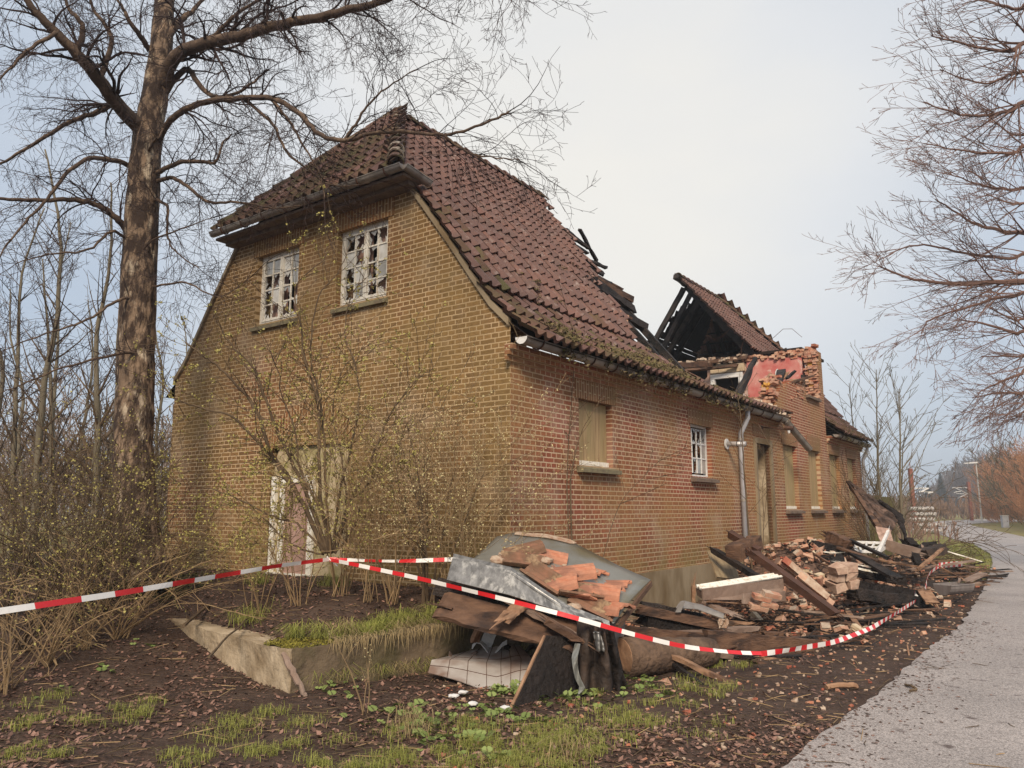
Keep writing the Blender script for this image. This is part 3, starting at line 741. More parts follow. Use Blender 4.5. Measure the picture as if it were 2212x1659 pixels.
def brackets(mb, p0, p1, n, r):
    p0, p1 = Vector(p0), Vector(p1); d = (p1 - p0).normalized(); x = d.cross(Vector((0, 0, 1))).normalized()
    for i in range(n):
        c = p0.lerp(p1, (i + .4) / n)
        mb.tube([c + x * ((r + .012) * math.cos(math.pi + math.pi * j / 8)) + Vector((0, 0, (r + .012) * math.sin(math.pi + math.pi * j / 8))) for j in range(9)], .012, 4)
g = MB(); half_pipe(g, (-.10, -.24, 3.66), (10.2, -.24, 3.62), .085, 8)
gu = sub(g.build('gutter', M['zinc'], house))
g = MB(); n = 17; g.poly([(-.106, -.24 + .088 * math.cos(math.pi * (1 + j / n)), 3.66 + .088 * math.sin(math.pi * (1 + j / n))) for j in range(n + 1)]); g.build('end_cap', M['white_clean'], gu)
g = MB(); brackets(g, (0, -.24, 3.66), (10.1, -.24, 3.62), 16, .085); g.build('bracket', M['rust'], gu)
g = MB(); half_pipe(g, (10.15, -.26, 3.60), (11.35, -.42, 3.02), .085, 4); g.build('hanging_gutter_piece', M['zinc'], house)
g = MB(); half_pipe(g, (14.8, -.24, 3.64), (HL + .1, -.24, 3.60), .085, 3); gu2 = sub(g.build('gutter', M['zinc'], house))
g = MB(); brackets(g, (14.9, -.24, 3.64), (HL, -.24, 3.60), 6, .085); g.build('bracket', M['rust'], gu2)
g = MB(); half_pipe(g, (-.41, 1.52, 6.25), (-.41, 6.02, 6.25), .072, 4); gu3 = sub(g.build('hip_gutter', M['zinc'], house))
g = MB(); brackets(g, (-.41, 1.6, 6.25), (-.41, 6.0, 6.25), 8, .072); g.build('bracket', M['rust'], gu3)
g = MB(); half_pipe(g, (-.40, 1.52, 6.25), (.12, 1.52, 6.18), .068, 2); g.build('hip_gutter_return', M['zinc'], house)
g = MB(); g.box((-.36, 1.56, 6.13), (.02, 6.0, 6.17)); g.box((-.20, 1.62, 6.07), (.0, 5.95, 6.128)); build_each(g, 'eaves_board', M['sill_f'], house)
# verge mortar strip on the gable edge
for fl in (0, 1):
    g = MB()
    for (a, b) in zip(PR[1:], PR[2:-1]):
        ya, yb = (a[0], b[0]) if not fl else (2 * RID - a[0], 2 * RID - b[0])
        g.hexa([(-.05, ya, a[1] - .10), (.02, ya, a[1] - .10), (.02, yb, b[1] - .10), (-.05, yb, b[1] - .10), (-.05, ya, a[1] + .0), (.02, ya, a[1] + .0), (.02, yb, b[1]), (-.05, yb, b[1])])
    g.build('verge', M['concrete'], house)
# downpipes
g = MB(); V = Vector
g.tube([V((7.75, -.24, 3.60)), V((7.75, -.24, 3.42)), V((7.70, -.10, 3.12)), V((7.70, -.09, 2.95)), V((7.70, -.09, .25))], .05, 12); dp = sub(g.build('downpipe', M['pipe'], house, smooth=True))
g = MB()
for z in (2.97, 1.75, .9): g.tube([V((7.70, -.09, z)), V((7.70, -.09, z + .05))], .058, 12)
g.build('pipe_clip', M['zinc'], dp)
g = MB(); g.tube([V((18.58, -.24, 3.56)), V((18.58, -.22, 3.40)), V((18.5, -.10, 3.15)), V((18.5, -.09, .2))], .05, 10); g.build('downpipe', M['pipe'], house, smooth=True)
# boiler flue
g = MB(); g.tube([V((7.1, -.0, 2.86)), V((7.1, -.40, 2.84))], .05, 14); fl = sub(g.build('flue_pipe', M['flue'], house, smooth=True))
g = MB(); g.tube([V((7.1, -.012, 2.86)), V((7.1, -.035, 2.86))], .105, 18); g.build('wall_plate', M['white_clean'], fl)
g = MB()
for d in (.23, .31): g.tube([V((7.1, -d, 2.85)), V((7.1, -d - .012, 2.85))], .053, 14)
g.build('vent_slots', M['dark'], fl)
# lamp arm by the door
g = MB(); g.tube([V((9.3, .0, 3.38)), V((9.3, -.55, 3.30))], .012, 6); g.tube([V((9.3, -.02, 3.38)), V((9.3, .0, 3.38))], .05, 10); la = sub(g.build('lamp_arm', M['rust'], house))
g = MB(); g.tube([V((9.3, -.5, 3.33)), V((9.3, -.68, 3.31))], .05, 8); g.build('lamp_head', M['rust'], la)
g = MB(); g.tube([V((9.3, -.58, 3.27)), V((9.3, -.58, 3.21))], [.035, .02], 8); g.build('bulb', M['white_clean'], la)
def LT(x, y, t):      # house coordinates of a picture direction on the upright plane t
    r = ray(x, y); k = (t + C0.dot(D1)) / (r.dot(D1)); p = Vector((r.x * k, r.y * k, EZ + r.z * k)); q = Vector((p.x, p.y, 0)) - C0
    return Vector((q.dot(D2), q.dot(D1), p.z))
# ------------------------------------------------------------------ ruined middle
RS = 14.28
g = MB()   # red wall with ragged top
def rtop(t): return 5.78 + .12 * (2.0 - t) / 2 * -1 + .12 + .05 * fbm(t * 4, 1)
n = 20; ts = [.42 + (1.98 - .42) * i / n for i in range(n + 1)]
wall(g, 't', RS, -1, ts, 3.5, rtop, [], .28, True); g.build('red_room_wall', M['redwall'], house)
g = MB(); ts = [1.98, 2.14, 3.04, 3.2] + [3.2 + .1 * i for i in range(1, 12)]
wall(g, 't', RS + .03, -1, ts, 3.5, lambda t: 5.80 if t < 3.2 else max(4.1, 5.55 - (t - 3.2) * .95 + .12 * fbm(t * 6, 4)), [(2.14, 3.04, 3.5, 5.48)], .22, True); g.build('door_wall', M['pinkplaster'], house)
g = MB(); d0, d1 = 2.10, 3.08
g.box((RS - .05, d0, 3.5), (RS + .06, d0 + .13, 5.42)); g.box((RS - .05, d1 - .13, 3.5), (RS + .06, d1, 5.42)); g.box((RS - .055, d0, 5.42), (RS + .06, d1, 5.56)); g.build('inner_door_frame', M['white_clean'], house)
g = MB(); g.cr = .3
for i in range(4): g.obox((RS + .05, 2.16 + .26 * i, 5.70), (.26, .25, .24), Matrix.Rotation(rt.uniform(-.04, .04), 3, 'X'), .012)
g.build('stone_lintel', M['stone'], house)
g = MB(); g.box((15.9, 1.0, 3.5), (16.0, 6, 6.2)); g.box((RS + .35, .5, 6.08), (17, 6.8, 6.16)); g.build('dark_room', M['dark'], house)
# rubble course of loose bricks along broken edges
def rubble(name, m_, spots, size=(.22, .105, .055), sc_=1):
    mb = MB()
    for (c, q) in spots:
        mb.cr = rt.random()
        Mx = (Matrix.Rotation(rt.uniform(-q, q) + (math.pi / 2 if rt.random() < .3 else 0), 3, 'Z') @ Matrix.Rotation(rt.uniform(-q, q) * .5, 3, 'X') @ Matrix.Rotation(rt.uniform(-q, q) * .5, 3, 'Y'))
        k = rt.uniform(.45, 1) * sc_
        mb.obox(c, (size[0] * k, size[1] * rt.uniform(.8, 1.05), size[2] * rt.uniform(.8, 1.2)), Mx, .008)
    return mb.build(name, m_, house)
sp = []
for i in range(150):
    t = rt.uniform(.05, 2.0); sp.append(((RS + rt.uniform(-.02, .3), t, rtop(t) + rt.uniform(-.02, .10) * (1 + (1 if t < 1.2 and t > .5 else 0))), .35))
for i in range(60):
    t = rt.uniform(.05, .75); sp.append(((RS + rt.uniform(.0, .3), t, 5.9 + rt.uniform(.0, .22) * (1 - t)), .3))
rubble('broken_wall_top', M['brick_raw'], sp)
sp = []      # torn inner edge of the far jamb (front wall broken away over the window)
z = 4.5
while z < 5.95:
    for t in (.06, .17, .28): sp.append(((14.30 + rt.uniform(-.10, .02), t, z), .08))
    z += .0667
rubble('broken_jamb', M['brick_raw'], sp)
g = MB()
for i in range(26): g.obox((14.23 + rt.uniform(-.01, .02), .20 + rt.uniform(-.03, .03), 4.85 + i * .032), (.05, .09, .06), Matrix.Rotation(rt.random() * 3, 3, 'X'), .015)
for i in range(60): g.obox((10.47 + rt.uniform(-.06, .0), .22 + rt.uniform(-.06, .06), 3.75 + rt.random() * .75), (.06, .08, .06), Matrix.Rotation(rt.random() * 3, 3, 'X'), .015)
g.build('insulation', M['foam'], house)
g = MB(); g.box((14.25, .33, 4.4), (14.275, .46, 5.3)); g.build('scorched_jamb_strip', M['char'], house)
sp = []
for i in range(170):
    k = rt.random(); t = rt.uniform(.0, .9); sp.append(((10.5 - rt.uniform(0, .35) - (4.45 - 3.7) * 0, t, 3.62 + k * .8 * (1 - t * .55)), .25))
rubble('broken_wall_end', M['brick_raw'], sp)
sp = [((rt.uniform(8.2, 14.1), rt.uniform(.3, 2.6), 3.55 + abs(rt.gauss(0, .14))), .8) for _ in range(260)] + [((rt.uniform(10.5, 12.8), rt.uniform(.0, .5), 4.5 + rt.uniform(-.3, .25)), .6) for _ in range(90)]
rubble('attic_rubble', M['brick_raw'], sp)
sp = [((rt.uniform(7.6, 10.5), rt.uniform(-.28, .2), 3.70 + rt.uniform(-.02, .14)), .8) for _ in range(120)] + [((RS + rt.uniform(-.2, .2), rt.uniform(2.0, 5.2), 5.92 + rt.uniform(-.1, .14)), .6) for _ in range(110)] + [((RS + rt.uniform(-.1, .1), rt.uniform(3.25, 4.0), 4.0 + rt.random() * 1.4), .3) for _ in range(70)]
rubble('loose_rubble', M['mortar'], sp)
g = MB(); c_ = V((RS - .012, 1.10, 5.42))
g.tube([c_ + V((0, .055 * math.cos(a), .06 * math.sin(a) - .04)) for a in [2 * math.pi * k / 14 for k in range(15)]], .020, 6)
g.tube([c_ + V((0, .055, -.03)), c_ + V((0, .05, .03)), c_ + V((0, .02, .09)), c_ + V((0, -.02, .10))], .020, 6); g.build('painted_number', M['white_clean'], house)
# window sill of the broken dormer opening
g = MB(); g.box((12.88, -.09, 4.46), (14.08, .30, 4.53)); g.build('sill', M['sill_f'], house)
# charred truss
def rb(mb, a, b, w_=.14, h=.16, seg=9, jit=.012, **k): mb.beam(a, b, w_, h, seg=seg, jit=jit, ends=.05, rg=rt, **k)
g = MB()
rb(g, (14.3, RID - .02, 8.46), (14.3, 1.80, 6.02), .14, .20); g.build('charred_rafter', M['char'], house, smooth=False)
g = MB(); rb(g, (14.3, RID + .02, 8.42), (14.3, 5.25, 6.30), .11, .15); build_each(g, 'charred_rafter', M['char'], house)
g = MB(); rb(g, (14.95, RID + .1, 8.38), (14.95, 5.25, 6.15), .11, .14); build_each(g, 'charred_rafter', M['char'], house)
g = MB(); rb(g, (13.55, RID, 8.60), (14.4, RID, 8.52), .16, .16, 5, .02); g.build('charred_ridge_stub', M['char'], house)
g = MB(); rb(g, (16.2, RID + .1, 8.3), (16.2, 5.6, 5.9)); rb(g, (15.6, RID + .1, 8.3), (15.6, 5.6, 5.9)); rb(g, (16.3, RID - .1, 8.2), (16.3, 2.3, 6.0)); build_each(g, 'charred_rafter', M['char'], house)
g = MB()   # burnt boards still on the rear slope, ragged
for i in range(16):
    z1 = 8.42 - i * .155
    a = (15.3 if i < 3 else 14.98) + rt.uniform(-.05, .35) if i < 9 else 14.5 + rt.uniform(-.15, .2)
    g.beam((a, RID + (8.62 - z1) / 1.224, z1), (17.2 + min(1.4, i * .1), RID + (8.62 - z1) / 1.224, z1), .03, .23 if rt.random() < .9 else .13, up=(0, -.63, .77), seg=8, jit=.008, ends=.12, rg=rt)
build_each(g, 'charred_board', M['black'], house)
g = MB()   # far hip battens with sky between, one post
for z in (6.45, 6.75, 7.05, 7.35, 7.65): 
    x = HL - hip_s(z) - .1; hw = (8.68 - z) / 2.43 * 1.985
    g.beam((x, RID - hw, z), (x, RID + hw, z), .05, .05, seg=5, jit=.006)
for t in (3.2, 4.1, 4.6):
    zt = 8.4 - abs(t - RID) * 1.2; g.beam((HL + .2, t, 6.2), (HL - hip_s(zt) - .1, t, zt), .1, .14, seg=4, jit=.01)
build_each(g, 'charred_batten', M['char'], house)
# burnt battens and boards sticking out of the near roof's torn edge
g = MB()
HB = MB()
for (x0, y0, x1, y1) in [(1275, 640, 1390, 720), (1290, 655, 1372, 708), (1280, 700, 1385, 762), (1355, 800, 1520, 868), (1350, 815, 1500, 905), (1330, 862, 1640, 1030), (1345, 850, 1500, 920), (1340, 905, 1700, 1105), (1400, 980, 1640, 1090), (1330, 880, 1560, 985), (1500, 1020, 1720, 1180), (1440, 1000, 1700, 1160), (1470, 1050, 1640, 1180), (1500, 1110, 1690, 1250), (1380, 690, 1455, 830), (1290, 640, 1385, 725), (1560, 1180, 1700, 1240)]:
    q0 = ((1600 + x0 / 1.8433) / 1.8517, (600 + y0 / 1.8433) / 1.8517); q1 = ((1600 + x1 / 1.8433) / 1.8517, (600 + y1 / 1.8433) / 1.8517)
    t = .8
    for _ in range(12):      # settle on the roof slope
        z = LT(*q0, t).z; t = [a_[0] + (b_[0] - a_[0]) * (z - a_[1]) / (b_[1] - a_[1]) for a_, b_ in zip(PR, PR[1:]) if a_[1] <= z <= b_[1] or b_ is PR[-1]][0] * .5 + t * .5
    t += .03; a_, b_ = LT(*q0, t), LT(*q1, t + rt.uniform(-.1, .1)); a_ = a_ - (b_ - a_).normalized() * .4; w_ = .12 if (x0, y0) in ((1500, 1020), (1440, 1000), (1340, 905)) else rt.choice([.05, .07])
    (HB if rt.random() < .45 else g).beam(a_, b_, w_, .05 if w_ < .1 else .13, seg=7, jit=.009, ends=.05, rg=rt)
build_each(HB, 'broken_batten', M['wood'], house)
build_each(g, 'charred_batten', M['char'], house)
g = MB(); rb(g, (4.2, 1.15, 5.30), (6.05, 1.12, 5.15), .12, .14); g.build('charred_purlin', M['char'], house)
g = MB()
for i in range(7): rb(g, (1.4 + i * .75, .1, 4.0 - .12), (1.4 + i * .75, RID, 8.3), .09, .12, 4, .005)
build_each(g, 'charred_rafter', M['char'], house)
sp = [((rt.uniform(4.35, 4.95), 1.0 + rt.uniform(-.1, .3), 4.3 + rt.random() * .9), .15) for _ in range(70)]
rubble('chimney_stump', M['brick_raw'], sp)
g = MB(); g.box((4.4, 1.05, 3.4), (4.85, 1.45, 5.0)); g.build('chimney_stump_core', M['mortar'], house)
g = MB()  # leaning charred post and planks in the broken dormer
rb(g, LT(1588, 866, .35), LT(1632, 773, .35), .14, .14, 9, .02, taper=.6); build_each(g, 'charred_post', M['char'], house)
g = MB(); rb(g, LT(*Z4(1225, 975), .3), LT(*Z4(1262, 880), .45), .20, .14, 5, .01); rb(g, LT(*Z4(1300, 935), .2), LT(*Z4(1368, 872), .1), .08, .05, 3); build_each(g, 'charred_post', M['char'], house)
g = MB(); rb(g, LT(*Z4(1290, 975), .1), LT(*Z4(1510, 912), -.15), .10, .05, 4, .005); build_each(g, 'broken_plank', M['wood'], house)
g = MB(); rb(g, LT(*Z4(1095, 1005), .8), LT(*Z4(1170, 892), .8), .07, .03, 3, .005); rb(g, LT(*Z4(1270, 940), .3), LT(*Z4(1310, 880), .3), .09, .02, 3, .005); build_each(g, 'broken_plank', M['wood_l'], house)
g = MB(); rb(g, (7.2, .28, 4.05), (10.1, -.15, 3.80), .18, .035, 5, .004); rb(g, (8.0, .15, 3.95), (10.4, -.32, 3.78), .12, .03, 5, .004); build_each(g, 'loose_board', M['wood'], house)
g = MB(); rb(g, (9.2, 1.8, 3.9), (12.5, 1.5, 4.35), .05, .05, 5, .004); rb(g, (5.9, .9, 4.35), (7.3, .35, 4.0), .10, .03, 4, .004); rb(g, (6.3, 2.5, 4.6), (13.9, 2.9, 5.8), .10, .12, 8, .01); build_each(g, 'broken_plank', M['wood'], house)
g = MB(); rb(g, (13.9, 5.4, 5.9), (14.2, 1.9, 5.95), .16, .10, 8, .02); rb(g, (13.5, 5.2, 5.7), (14.1, 2.2, 5.72), .12, .08, 8, .02); build_each(g, 'charred_wall_plate', M['wood'], house)
g = MB(); pts = [V((14.0, .3 + .25 * i, 6.3 + .25 * math.sin(i * 1.1) + .05 * i)) for i in range(12)]; g.tube(pts, .008, 4); pts = [V((13.9, 1.9 + .1 * math.sin(i), 6.4 - .22 * i)) for i in range(8)]; g.tube(pts, .008, 4); build_each(g, 'hanging_cable', M['rust'], house)
# moss on the eaves
def clump(mb, c, r, n, rg, sz=.03, fl=.6):
    for _ in range(n):
        p = Vector(c) + Vector((rg.gauss(0, r), rg.gauss(0, r * .6), abs(rg.gauss(0, r * fl)) if fl > 0 else rg.gauss(0, r * -fl)))
        a = Vector((rg.uniform(-1, 1), rg.uniform(-1, 1), rg.uniform(-.2, 1))).normalized() * sz * rg.uniform(.5, 1.3); b = a.orthogonal().normalized() * sz * rg.uniform(.3, .6)
        mb.cr = rg.random() + .01; mb.poly([p - b, p + b, p + a])
mo = MB()
for i in range(330):
    s = rt.uniform(.7, 7.6) if i < 280 else rt.uniform(15, 18.5)
    if fbm(s * 1.1, 3) < -.15 and i < 280: continue
    k = rt.random() ** 2; t = -.34 + k * (.34 if s < 4.6 or s > 10 else .07); clump(mo, (s, t, prof(t) + .03), .085 if s < 4.6 else .05, 60 if s < 4.6 else 30, rt, .045 if s < 4.6 else .03)
    if rt.random() < .3: clump(mo, (s, -.32, 3.62), .05, 26, rt, .05, -1.6)
for (s, z) in [(1.35, 4.7), (1.3, 4.5), (1.9, 4.62), (1.75, 4.45), (2.1, 4.35), (1.6, 4.85), (1.25, 4.95), (4.2, 4.2), (4.9, 4.1), (3.2, 5.6)]:
    t = [a[0] + (b[0] - a[0]) * (z - a[1]) / (b[1] - a[1]) for a, b in zip(PR, PR[1:]) if a[1] <= z <= b[1]][0]
    for q in range(3): clump(mo, (s + rt.uniform(-.12, .12), t - .03, z + rt.uniform(-.1, .1)), .05, 40, rt, .028, .5)
mo.build('eaves_moss', M['moss'], house)
# ================================================================== RETAINING WALL AND MOUND
rg = random.Random(21)
def wp(x, y, z): return Vector((x, y, z))
rw = thing('retaining_wall', (RA.x, RA.y, 0), 'low L-shaped concrete retaining wall with mossy corner below the shrubs', 'retaining wall')
LB = Vector((-4.35, 9.75, 0)); RC = RA + Vector((.78, .62, 0)).normalized() * 3.15
def face_wall(a, b, inn, ha, hb, name, m_):
    def top(u): return ha + (hb - ha) * u + .012 * fbm(u * 9, 3)
    g = MB(); d = (b - a); L_ = d.length; n_ = 26
    nn = Vector(inn).normalized()
    def P(u, v):
        p = a.lerp(b, u); z = -.4 + (top(u) + .4) * v
        q = nn * (.02 * fbm(u * L_ * 2, z * 3, 2)) ; return p + q + Vector((0, 0, z))
    g.sheet(lambda u, v: P(u, v) + nn * .125, n_, 8, .25); o = g.build(name, m_, rw); return o
face_wall(RA + Vector((-.0, 0, 0)), LB, (.74, .67, 0), .36, .30, 'left_face', M['retain'])
face_wall(RA + Vector((.02, .0, 0)), RC, (-.62, .78, 0), .36, .46, 'right_face', M['retain2'])
mb = MB()
for i in range(700):
    k = rg.random(); q = rg.random()
    p = RA + Vector((-.67, .74, 0)) * (k * .55) + Vector((.78, .62, 0)) * (q * .5)
    z = .36 + .03 * rg.random(); a = Vector((rg.uniform(-1, 1), rg.uniform(-1, 1), rg.uniform(.2, 1))).normalized() * .022; b = a.orthogonal().normalized() * .012
    p = p + Vector((0, 0, z)); mb.cr = rg.random() + .01; mb.poly([p - b, p + b, p + a])
mb.grid(lambda u, v: RA + Vector((-.67, .74, 0)) * (u * .58 - .0) + Vector((.78, .62, 0)) * (v * .5) + Vector((0, 0, .365 + .012 * fbm(u * 6, v * 6) - .02 * (1 if (u - .5) ** 2 + (v - .5) ** 2 > .28 else 0))), 9, 9)
mb.build('moss_cushion', M['moss_y'], rw)

# ================================================================== ZINC SHEET PILE
def P3(px, Y): return at(px[0], px[1], Y)
def S(name, mb, m_, label, cat, group=None, **k): return tag(mb.build(name, m_, **k), label, cat, group)
# big bent sheet: coons-like patch from measured corners
c_tl = P3(ZP(500, 392), 8.35); c_h1 = P3(ZP(700, 205), 8.8); c_h = P3(ZP(830, 168), 9.0); c_s = P3(ZP(1310, 240), 9.1); c_m = P3(ZP(1700, 440), 8.9); c_r = P3(ZP(1975, 562), 8.55); c_b = P3(ZP(1668, 925), 7.55); c_fb = P3(ZP(1200, 800), 7.45); c_fl = P3(ZP(620, 560), 7.8)
back = [c_tl, c_h1, c_h, c_h.lerp(c_s, .5) + Vector((0, 0, .02)), c_s, c_m, c_r]
frnt = [c_fl, c_fl.lerp(c_fb, .3), c_fl.lerp(c_fb, .5), c_fl.lerp(c_fb, .75), c_fb, c_fb.lerp(c_b, .55), c_b]
def poly_at(P_, u):
    u *= len(P_) - 1; i = min(int(u), len(P_) - 2); return P_[i].lerp(P_[i + 1], u - i)
def sheet_pt(u, v):
    a, b = poly_at(frnt, u), poly_at(back, u); p = a.lerp(b, v); return p + Vector((0, 0, .03 * math.sin(math.pi * v) + .012 * fbm(u * 4, v * 4)))
g = MB(); g.sheet(sheet_pt, 24, 10, .012)
S('metal_sheet', g, M['sheet'], 'large bent grey zinc sheet sloping on top of the debris heap', 'metal sheet', smooth=True)
g = MB(); g.sheet(lambda u, v: sheet_pt(.34 + .33 * u + .02 * v, .93 + .07 * v) + Vector((0, 0, .02 + .012 * fbm(u * 14, v * 3))), 14, 2, .006)
S('torn_flashing_strip', g, M['mortar'], 'pale crusted strip stuck along the upper edge of the zinc sheet', 'debris')
g = MB(); g.beam(c_r + Vector((.0, -.02, -.03)), c_b + Vector((.03, -.02, -.03)), .03, .05, seg=3, jit=.003); S('edge_board', g, M['wood'], 'thin double edge board under the right rim of the zinc sheet', 'board')
# folded flashing box along the front
fa = [ZP(335, 372), ZP(815, 488), ZP(1280, 800), ZP(1640, 940)]; fb = [ZP(285, 560), ZP(800, 685), ZP(1240, 830), ZP(1610, 960)]
A_ = [P3(p, y) for p, y in zip(fa, (7.75, 7.5, 7.35, 7.3))]; B_ = [P3(p, y) for p, y in zip(fb, (7.6, 7.35, 7.30, 7.27))]
fl_ = thing('zinc_flashing', B_[1], 'streaked folded zinc flashing box lying along the front of the tile heap', 'flashing')
g = MB(); g.sheet(lambda u, v: poly_at(B_, u).lerp(poly_at(A_, u), v) + Vector((0, -.01 * math.sin(u * 9), 0)), 24, 4, .012); g.build('front_face', M['flash'], fl_)
g = MB(); g.sheet(lambda u, v: poly_at(A_, u) + Vector((0, .10 * v, -.015 * math.sin(v * 6) + .02 * v)), 24, 4, .010); g.build('top_lip', M['flash'], fl_)
g = MB(); g.tube([p + Vector((0, -.014, -.02)) for p in A_], .012, 6); g.tube([p + Vector((0, -.012, -.075)) for p in A_[:3]], .008, 5); build_each(g, 'rolled_seam', M['flash'], fl_)
# roof tiles thrown on the sheet: each tile its own object
def tile_obj(mm, broken=None, seed=0):
    r_ = random.Random(seed); mb = MB(); un = Vector((0, 0, 1)); n = 14; Lh = .40
    for k in (0, 1):
        pass
    W_ = .245
    def hh(x): return .045 * (math.exp(-((x - .04) / .09) ** 2) + 1.0 * math.exp(-((x - .93) / .10) ** 2)) - .012 * math.exp(-((x - .45) / .25) ** 2) + .006 * math.sin(x * 25)
    e0 = [r_.uniform(-.02, .02) if broken else 0 for _ in range(n + 1)]
    a0, a1 = (broken or (0, 1))
    def fn(u, v):
        i = min(n, int(u * n + .5)); y0 = a0 * Lh + (e0[i] * 2 if broken else 0); y1 = a1 * Lh + (e0[n - i] * 2 if broken and a1 < 1 else 0)
        return Vector(((u - .5) * W_, y0 + (y1 - y0) * v - Lh / 2, hh(u)))
    mb.sheet(fn, n, 3, .016)
    # ribs
    mb.cm = 0
    for y in (-.17, -.15): 
        if not broken: mb.beam((-.10, y, .0), (.10, y, .0), .012, .022)
    return mb
tile_protos = []
for k, (br, mm) in enumerate([(None, 'tile_fresh'), (None, 'tile_brown'), ((0, .62), 'tile_fresh'), ((.3, 1), 'tile_fresh'), (None, 'tile_fresh')]):
    o = tile_obj(mm, br, k).build('roof_tile', M[mm], base=(0, 0, 0)); tile_protos.append(o)
def euler_from(px_dir, flip, tiltn): pass
def clone(o, loc, rot, scale=None, label=None, cat=None, group=None, kids=True):
    c = o.copy(); COL.objects.link(c); c.location = loc; c.rotation_euler = rot
    if scale: c.scale = scale
    for ch in o.children:
        d = ch.copy(); COL.objects.link(d); d.parent = c
    tag(c, label, cat, group); return c
def on_sheet(zx, zy, lift=.03):     # closest patch point to a picture position
    X, Y = ZP(zx, zy); best = None; r = ray(X, Y).normalized(); o_ = Vector((0, 0, EZ))
    for i in range(25):
        for j in range(11):
            p = sheet_pt(i / 24, j / 10); d = (p - o_); e_ = (d - r * d.dot(r)).length
            if best is None or e_ < best[0]: best = (e_, p)
    return best[1] + Vector((0, 0, lift))
TL = [  # zoom x, y, heading deg, roll deg, proto, lift, label
 (900, 325, 105, 175, 1, .05, 'brown weathered roof tile highest on the zinc sheet'),
 (1115, 375, 82, 185, 0, .04, 'flat orange roof tile right of the highest brown tile'),
 (890, 455, 95, 5, 1, .03, 'dark mossy roof tile behind the folded flashing corner'),
 (1075, 610, 55, 20, 1, .06, 'brown ribbed roof tile leaning at the left of the lower tile heap'),
 (1200, 500, 92, 178, 4, .03, 'orange ribbed roof tile at the back of the lower tile heap'),
 (1320, 575, 95, 182, 0, .10, 'bright orange roof tile on top in the middle of the lower tile heap'),
 (1200, 610, 85, 170, 3, .06, 'broken orange tile piece wedged left of the bright top tile'),
 (1480, 520, 60, 188, 2, .04, 'orange tile piece slanting behind the pitted tile'),
 (1520, 660, 75, 176, 4, .09, 'pitted orange roof tile at the right end of the lower tile heap'),
 (1340, 670, 88, 10, 2, .02, 'dark half tile under the bright top tile'),
 (1380, 740, 100, 8, 1, .05, 'lichen-covered tile lying across the front of the heap'),
 (1510, 800, 70, 12, 1, .03, 'mortar-crusted tile at the lowest front corner of the heap'),
 (1740, 610, 78, 178, 2, .03, 'pink orange tile piece alone near the right corner of the sheet'),
 (1620, 780, 40, 170, 3, .03, 'small orange shard below the pitted tile')]
for (zx, zy, hd, rl, k, lf, lb) in TL:
    o = clone(tile_protos[k], on_sheet(zx, zy, lf), (Matrix.Rotation(R(rg.uniform(14, 32)), 3, 'X') @ Matrix.Rotation(R(hd), 3, 'Z') @ Matrix.Rotation(R(rl + rg.uniform(-8, 8)), 3, 'X')).to_euler(), (1.15, 1.15, 1.15), lb, 'roof tile', 'broken roof tiles on the zinc sheet')
for o in tile_protos: bpy.data.objects.remove(o)
def rock_mb(r, seed, flat=.6, n=7):
    mb = MB(); m = 5
    mb.grid(lambda u, v: Vector((math.cos(2 * math.pi * u) * math.sin(math.pi * v), math.sin(2 * math.pi * u) * math.sin(math.pi * v), math.cos(math.pi * v) * flat)) * (r * (1 + .35 * fbm(math.cos(2 * math.pi * u) * 1.3 + seed, math.sin(2 * math.pi * u) * 1.3, v * 3, 2))), n, m); return mb
for i, (zx, zy, r_, lb) in enumerate([(690, 440, .085, 'long pale mortar lump behind the flashing corner'), (720, 375, .045, 'round grey stone on the upper left of the zinc sheet'), (1105, 425, .07, 'pale mortar lump in front of the flat orange tile'), (1145, 478, .03, 'small mortar crumb above the lower tile heap'), (1560, 560, .06, 'mortar lump behind the pitted orange tile'), (1330, 800, .09, 'mortar lump at the front lip of the flashing'), (1270, 495, .03, 'tiny mortar crumb on the ribbed orange tile')]):
    mb = rock_mb(r_, i * 3.1); p = on_sheet(zx, zy, .035); mb.v = [v + p for v in mb.v]; S('mortar_lump', mb, M['mortar'], lb, 'rubble', 'mortar lumps on the zinc sheet')
# beams and boards under the sheet
def splinter(g, a, b, w_, h):
    d = (b - a).normalized()
    if w_ < .04 or m_is_clean: return
    for e_, sg in ((a, -1), (b, 1)):
        for _ in range(rg.randint(2, 5)):
            q = e_ + Vector((rg.uniform(-w_, w_), rg.uniform(-w_, w_), rg.uniform(-h, h))) * .36; g.beam(q - d * sg * .05, q + d * sg * rg.uniform(.04, .2) + unit0() * .02, w_ * rg.uniform(.1, .3), h * rg.uniform(.1, .35), taper=.15)
    for _ in range(3):
        k = rg.random(); q = a.lerp(b, k); g.beam(q, q + d * rg.uniform(.1, .35) + unit0() * .05, w_ * .12, .008, taper=.2)
m_is_clean = False
def unit0(): return Vector((rg.uniform(-1, 1), rg.uniform(-1, 1), rg.uniform(-.5, 1))).normalized()
def plank(name, a, b, w_, h, m_, label, cat='plank', group=None, up=(0, 0, 1), seg=8, jit=.008, ends=.05, taper=1):
    g = MB(); g.beam(a, b, w_, h, up=up, seg=seg, jit=jit, ends=ends, taper=taper, rg=rg); splinter(g, a, b, w_, h); return S(name, g, M[m_], label, cat, group)
plank('charred_beam', P3(ZP(225, 615), 7.9), P3(ZP(1500, 915), 7.55), .16, .15, 'char', 'charred beam directly under the folded flashing', 'beam', jit=.018)
plank('charred_beam', P3(ZP(330, 700), 8.1), P3(ZP(1440, 1000), 7.8), .3, .14, 'black', 'second charred beam behind and below the flashing beam', 'beam', jit=.018)
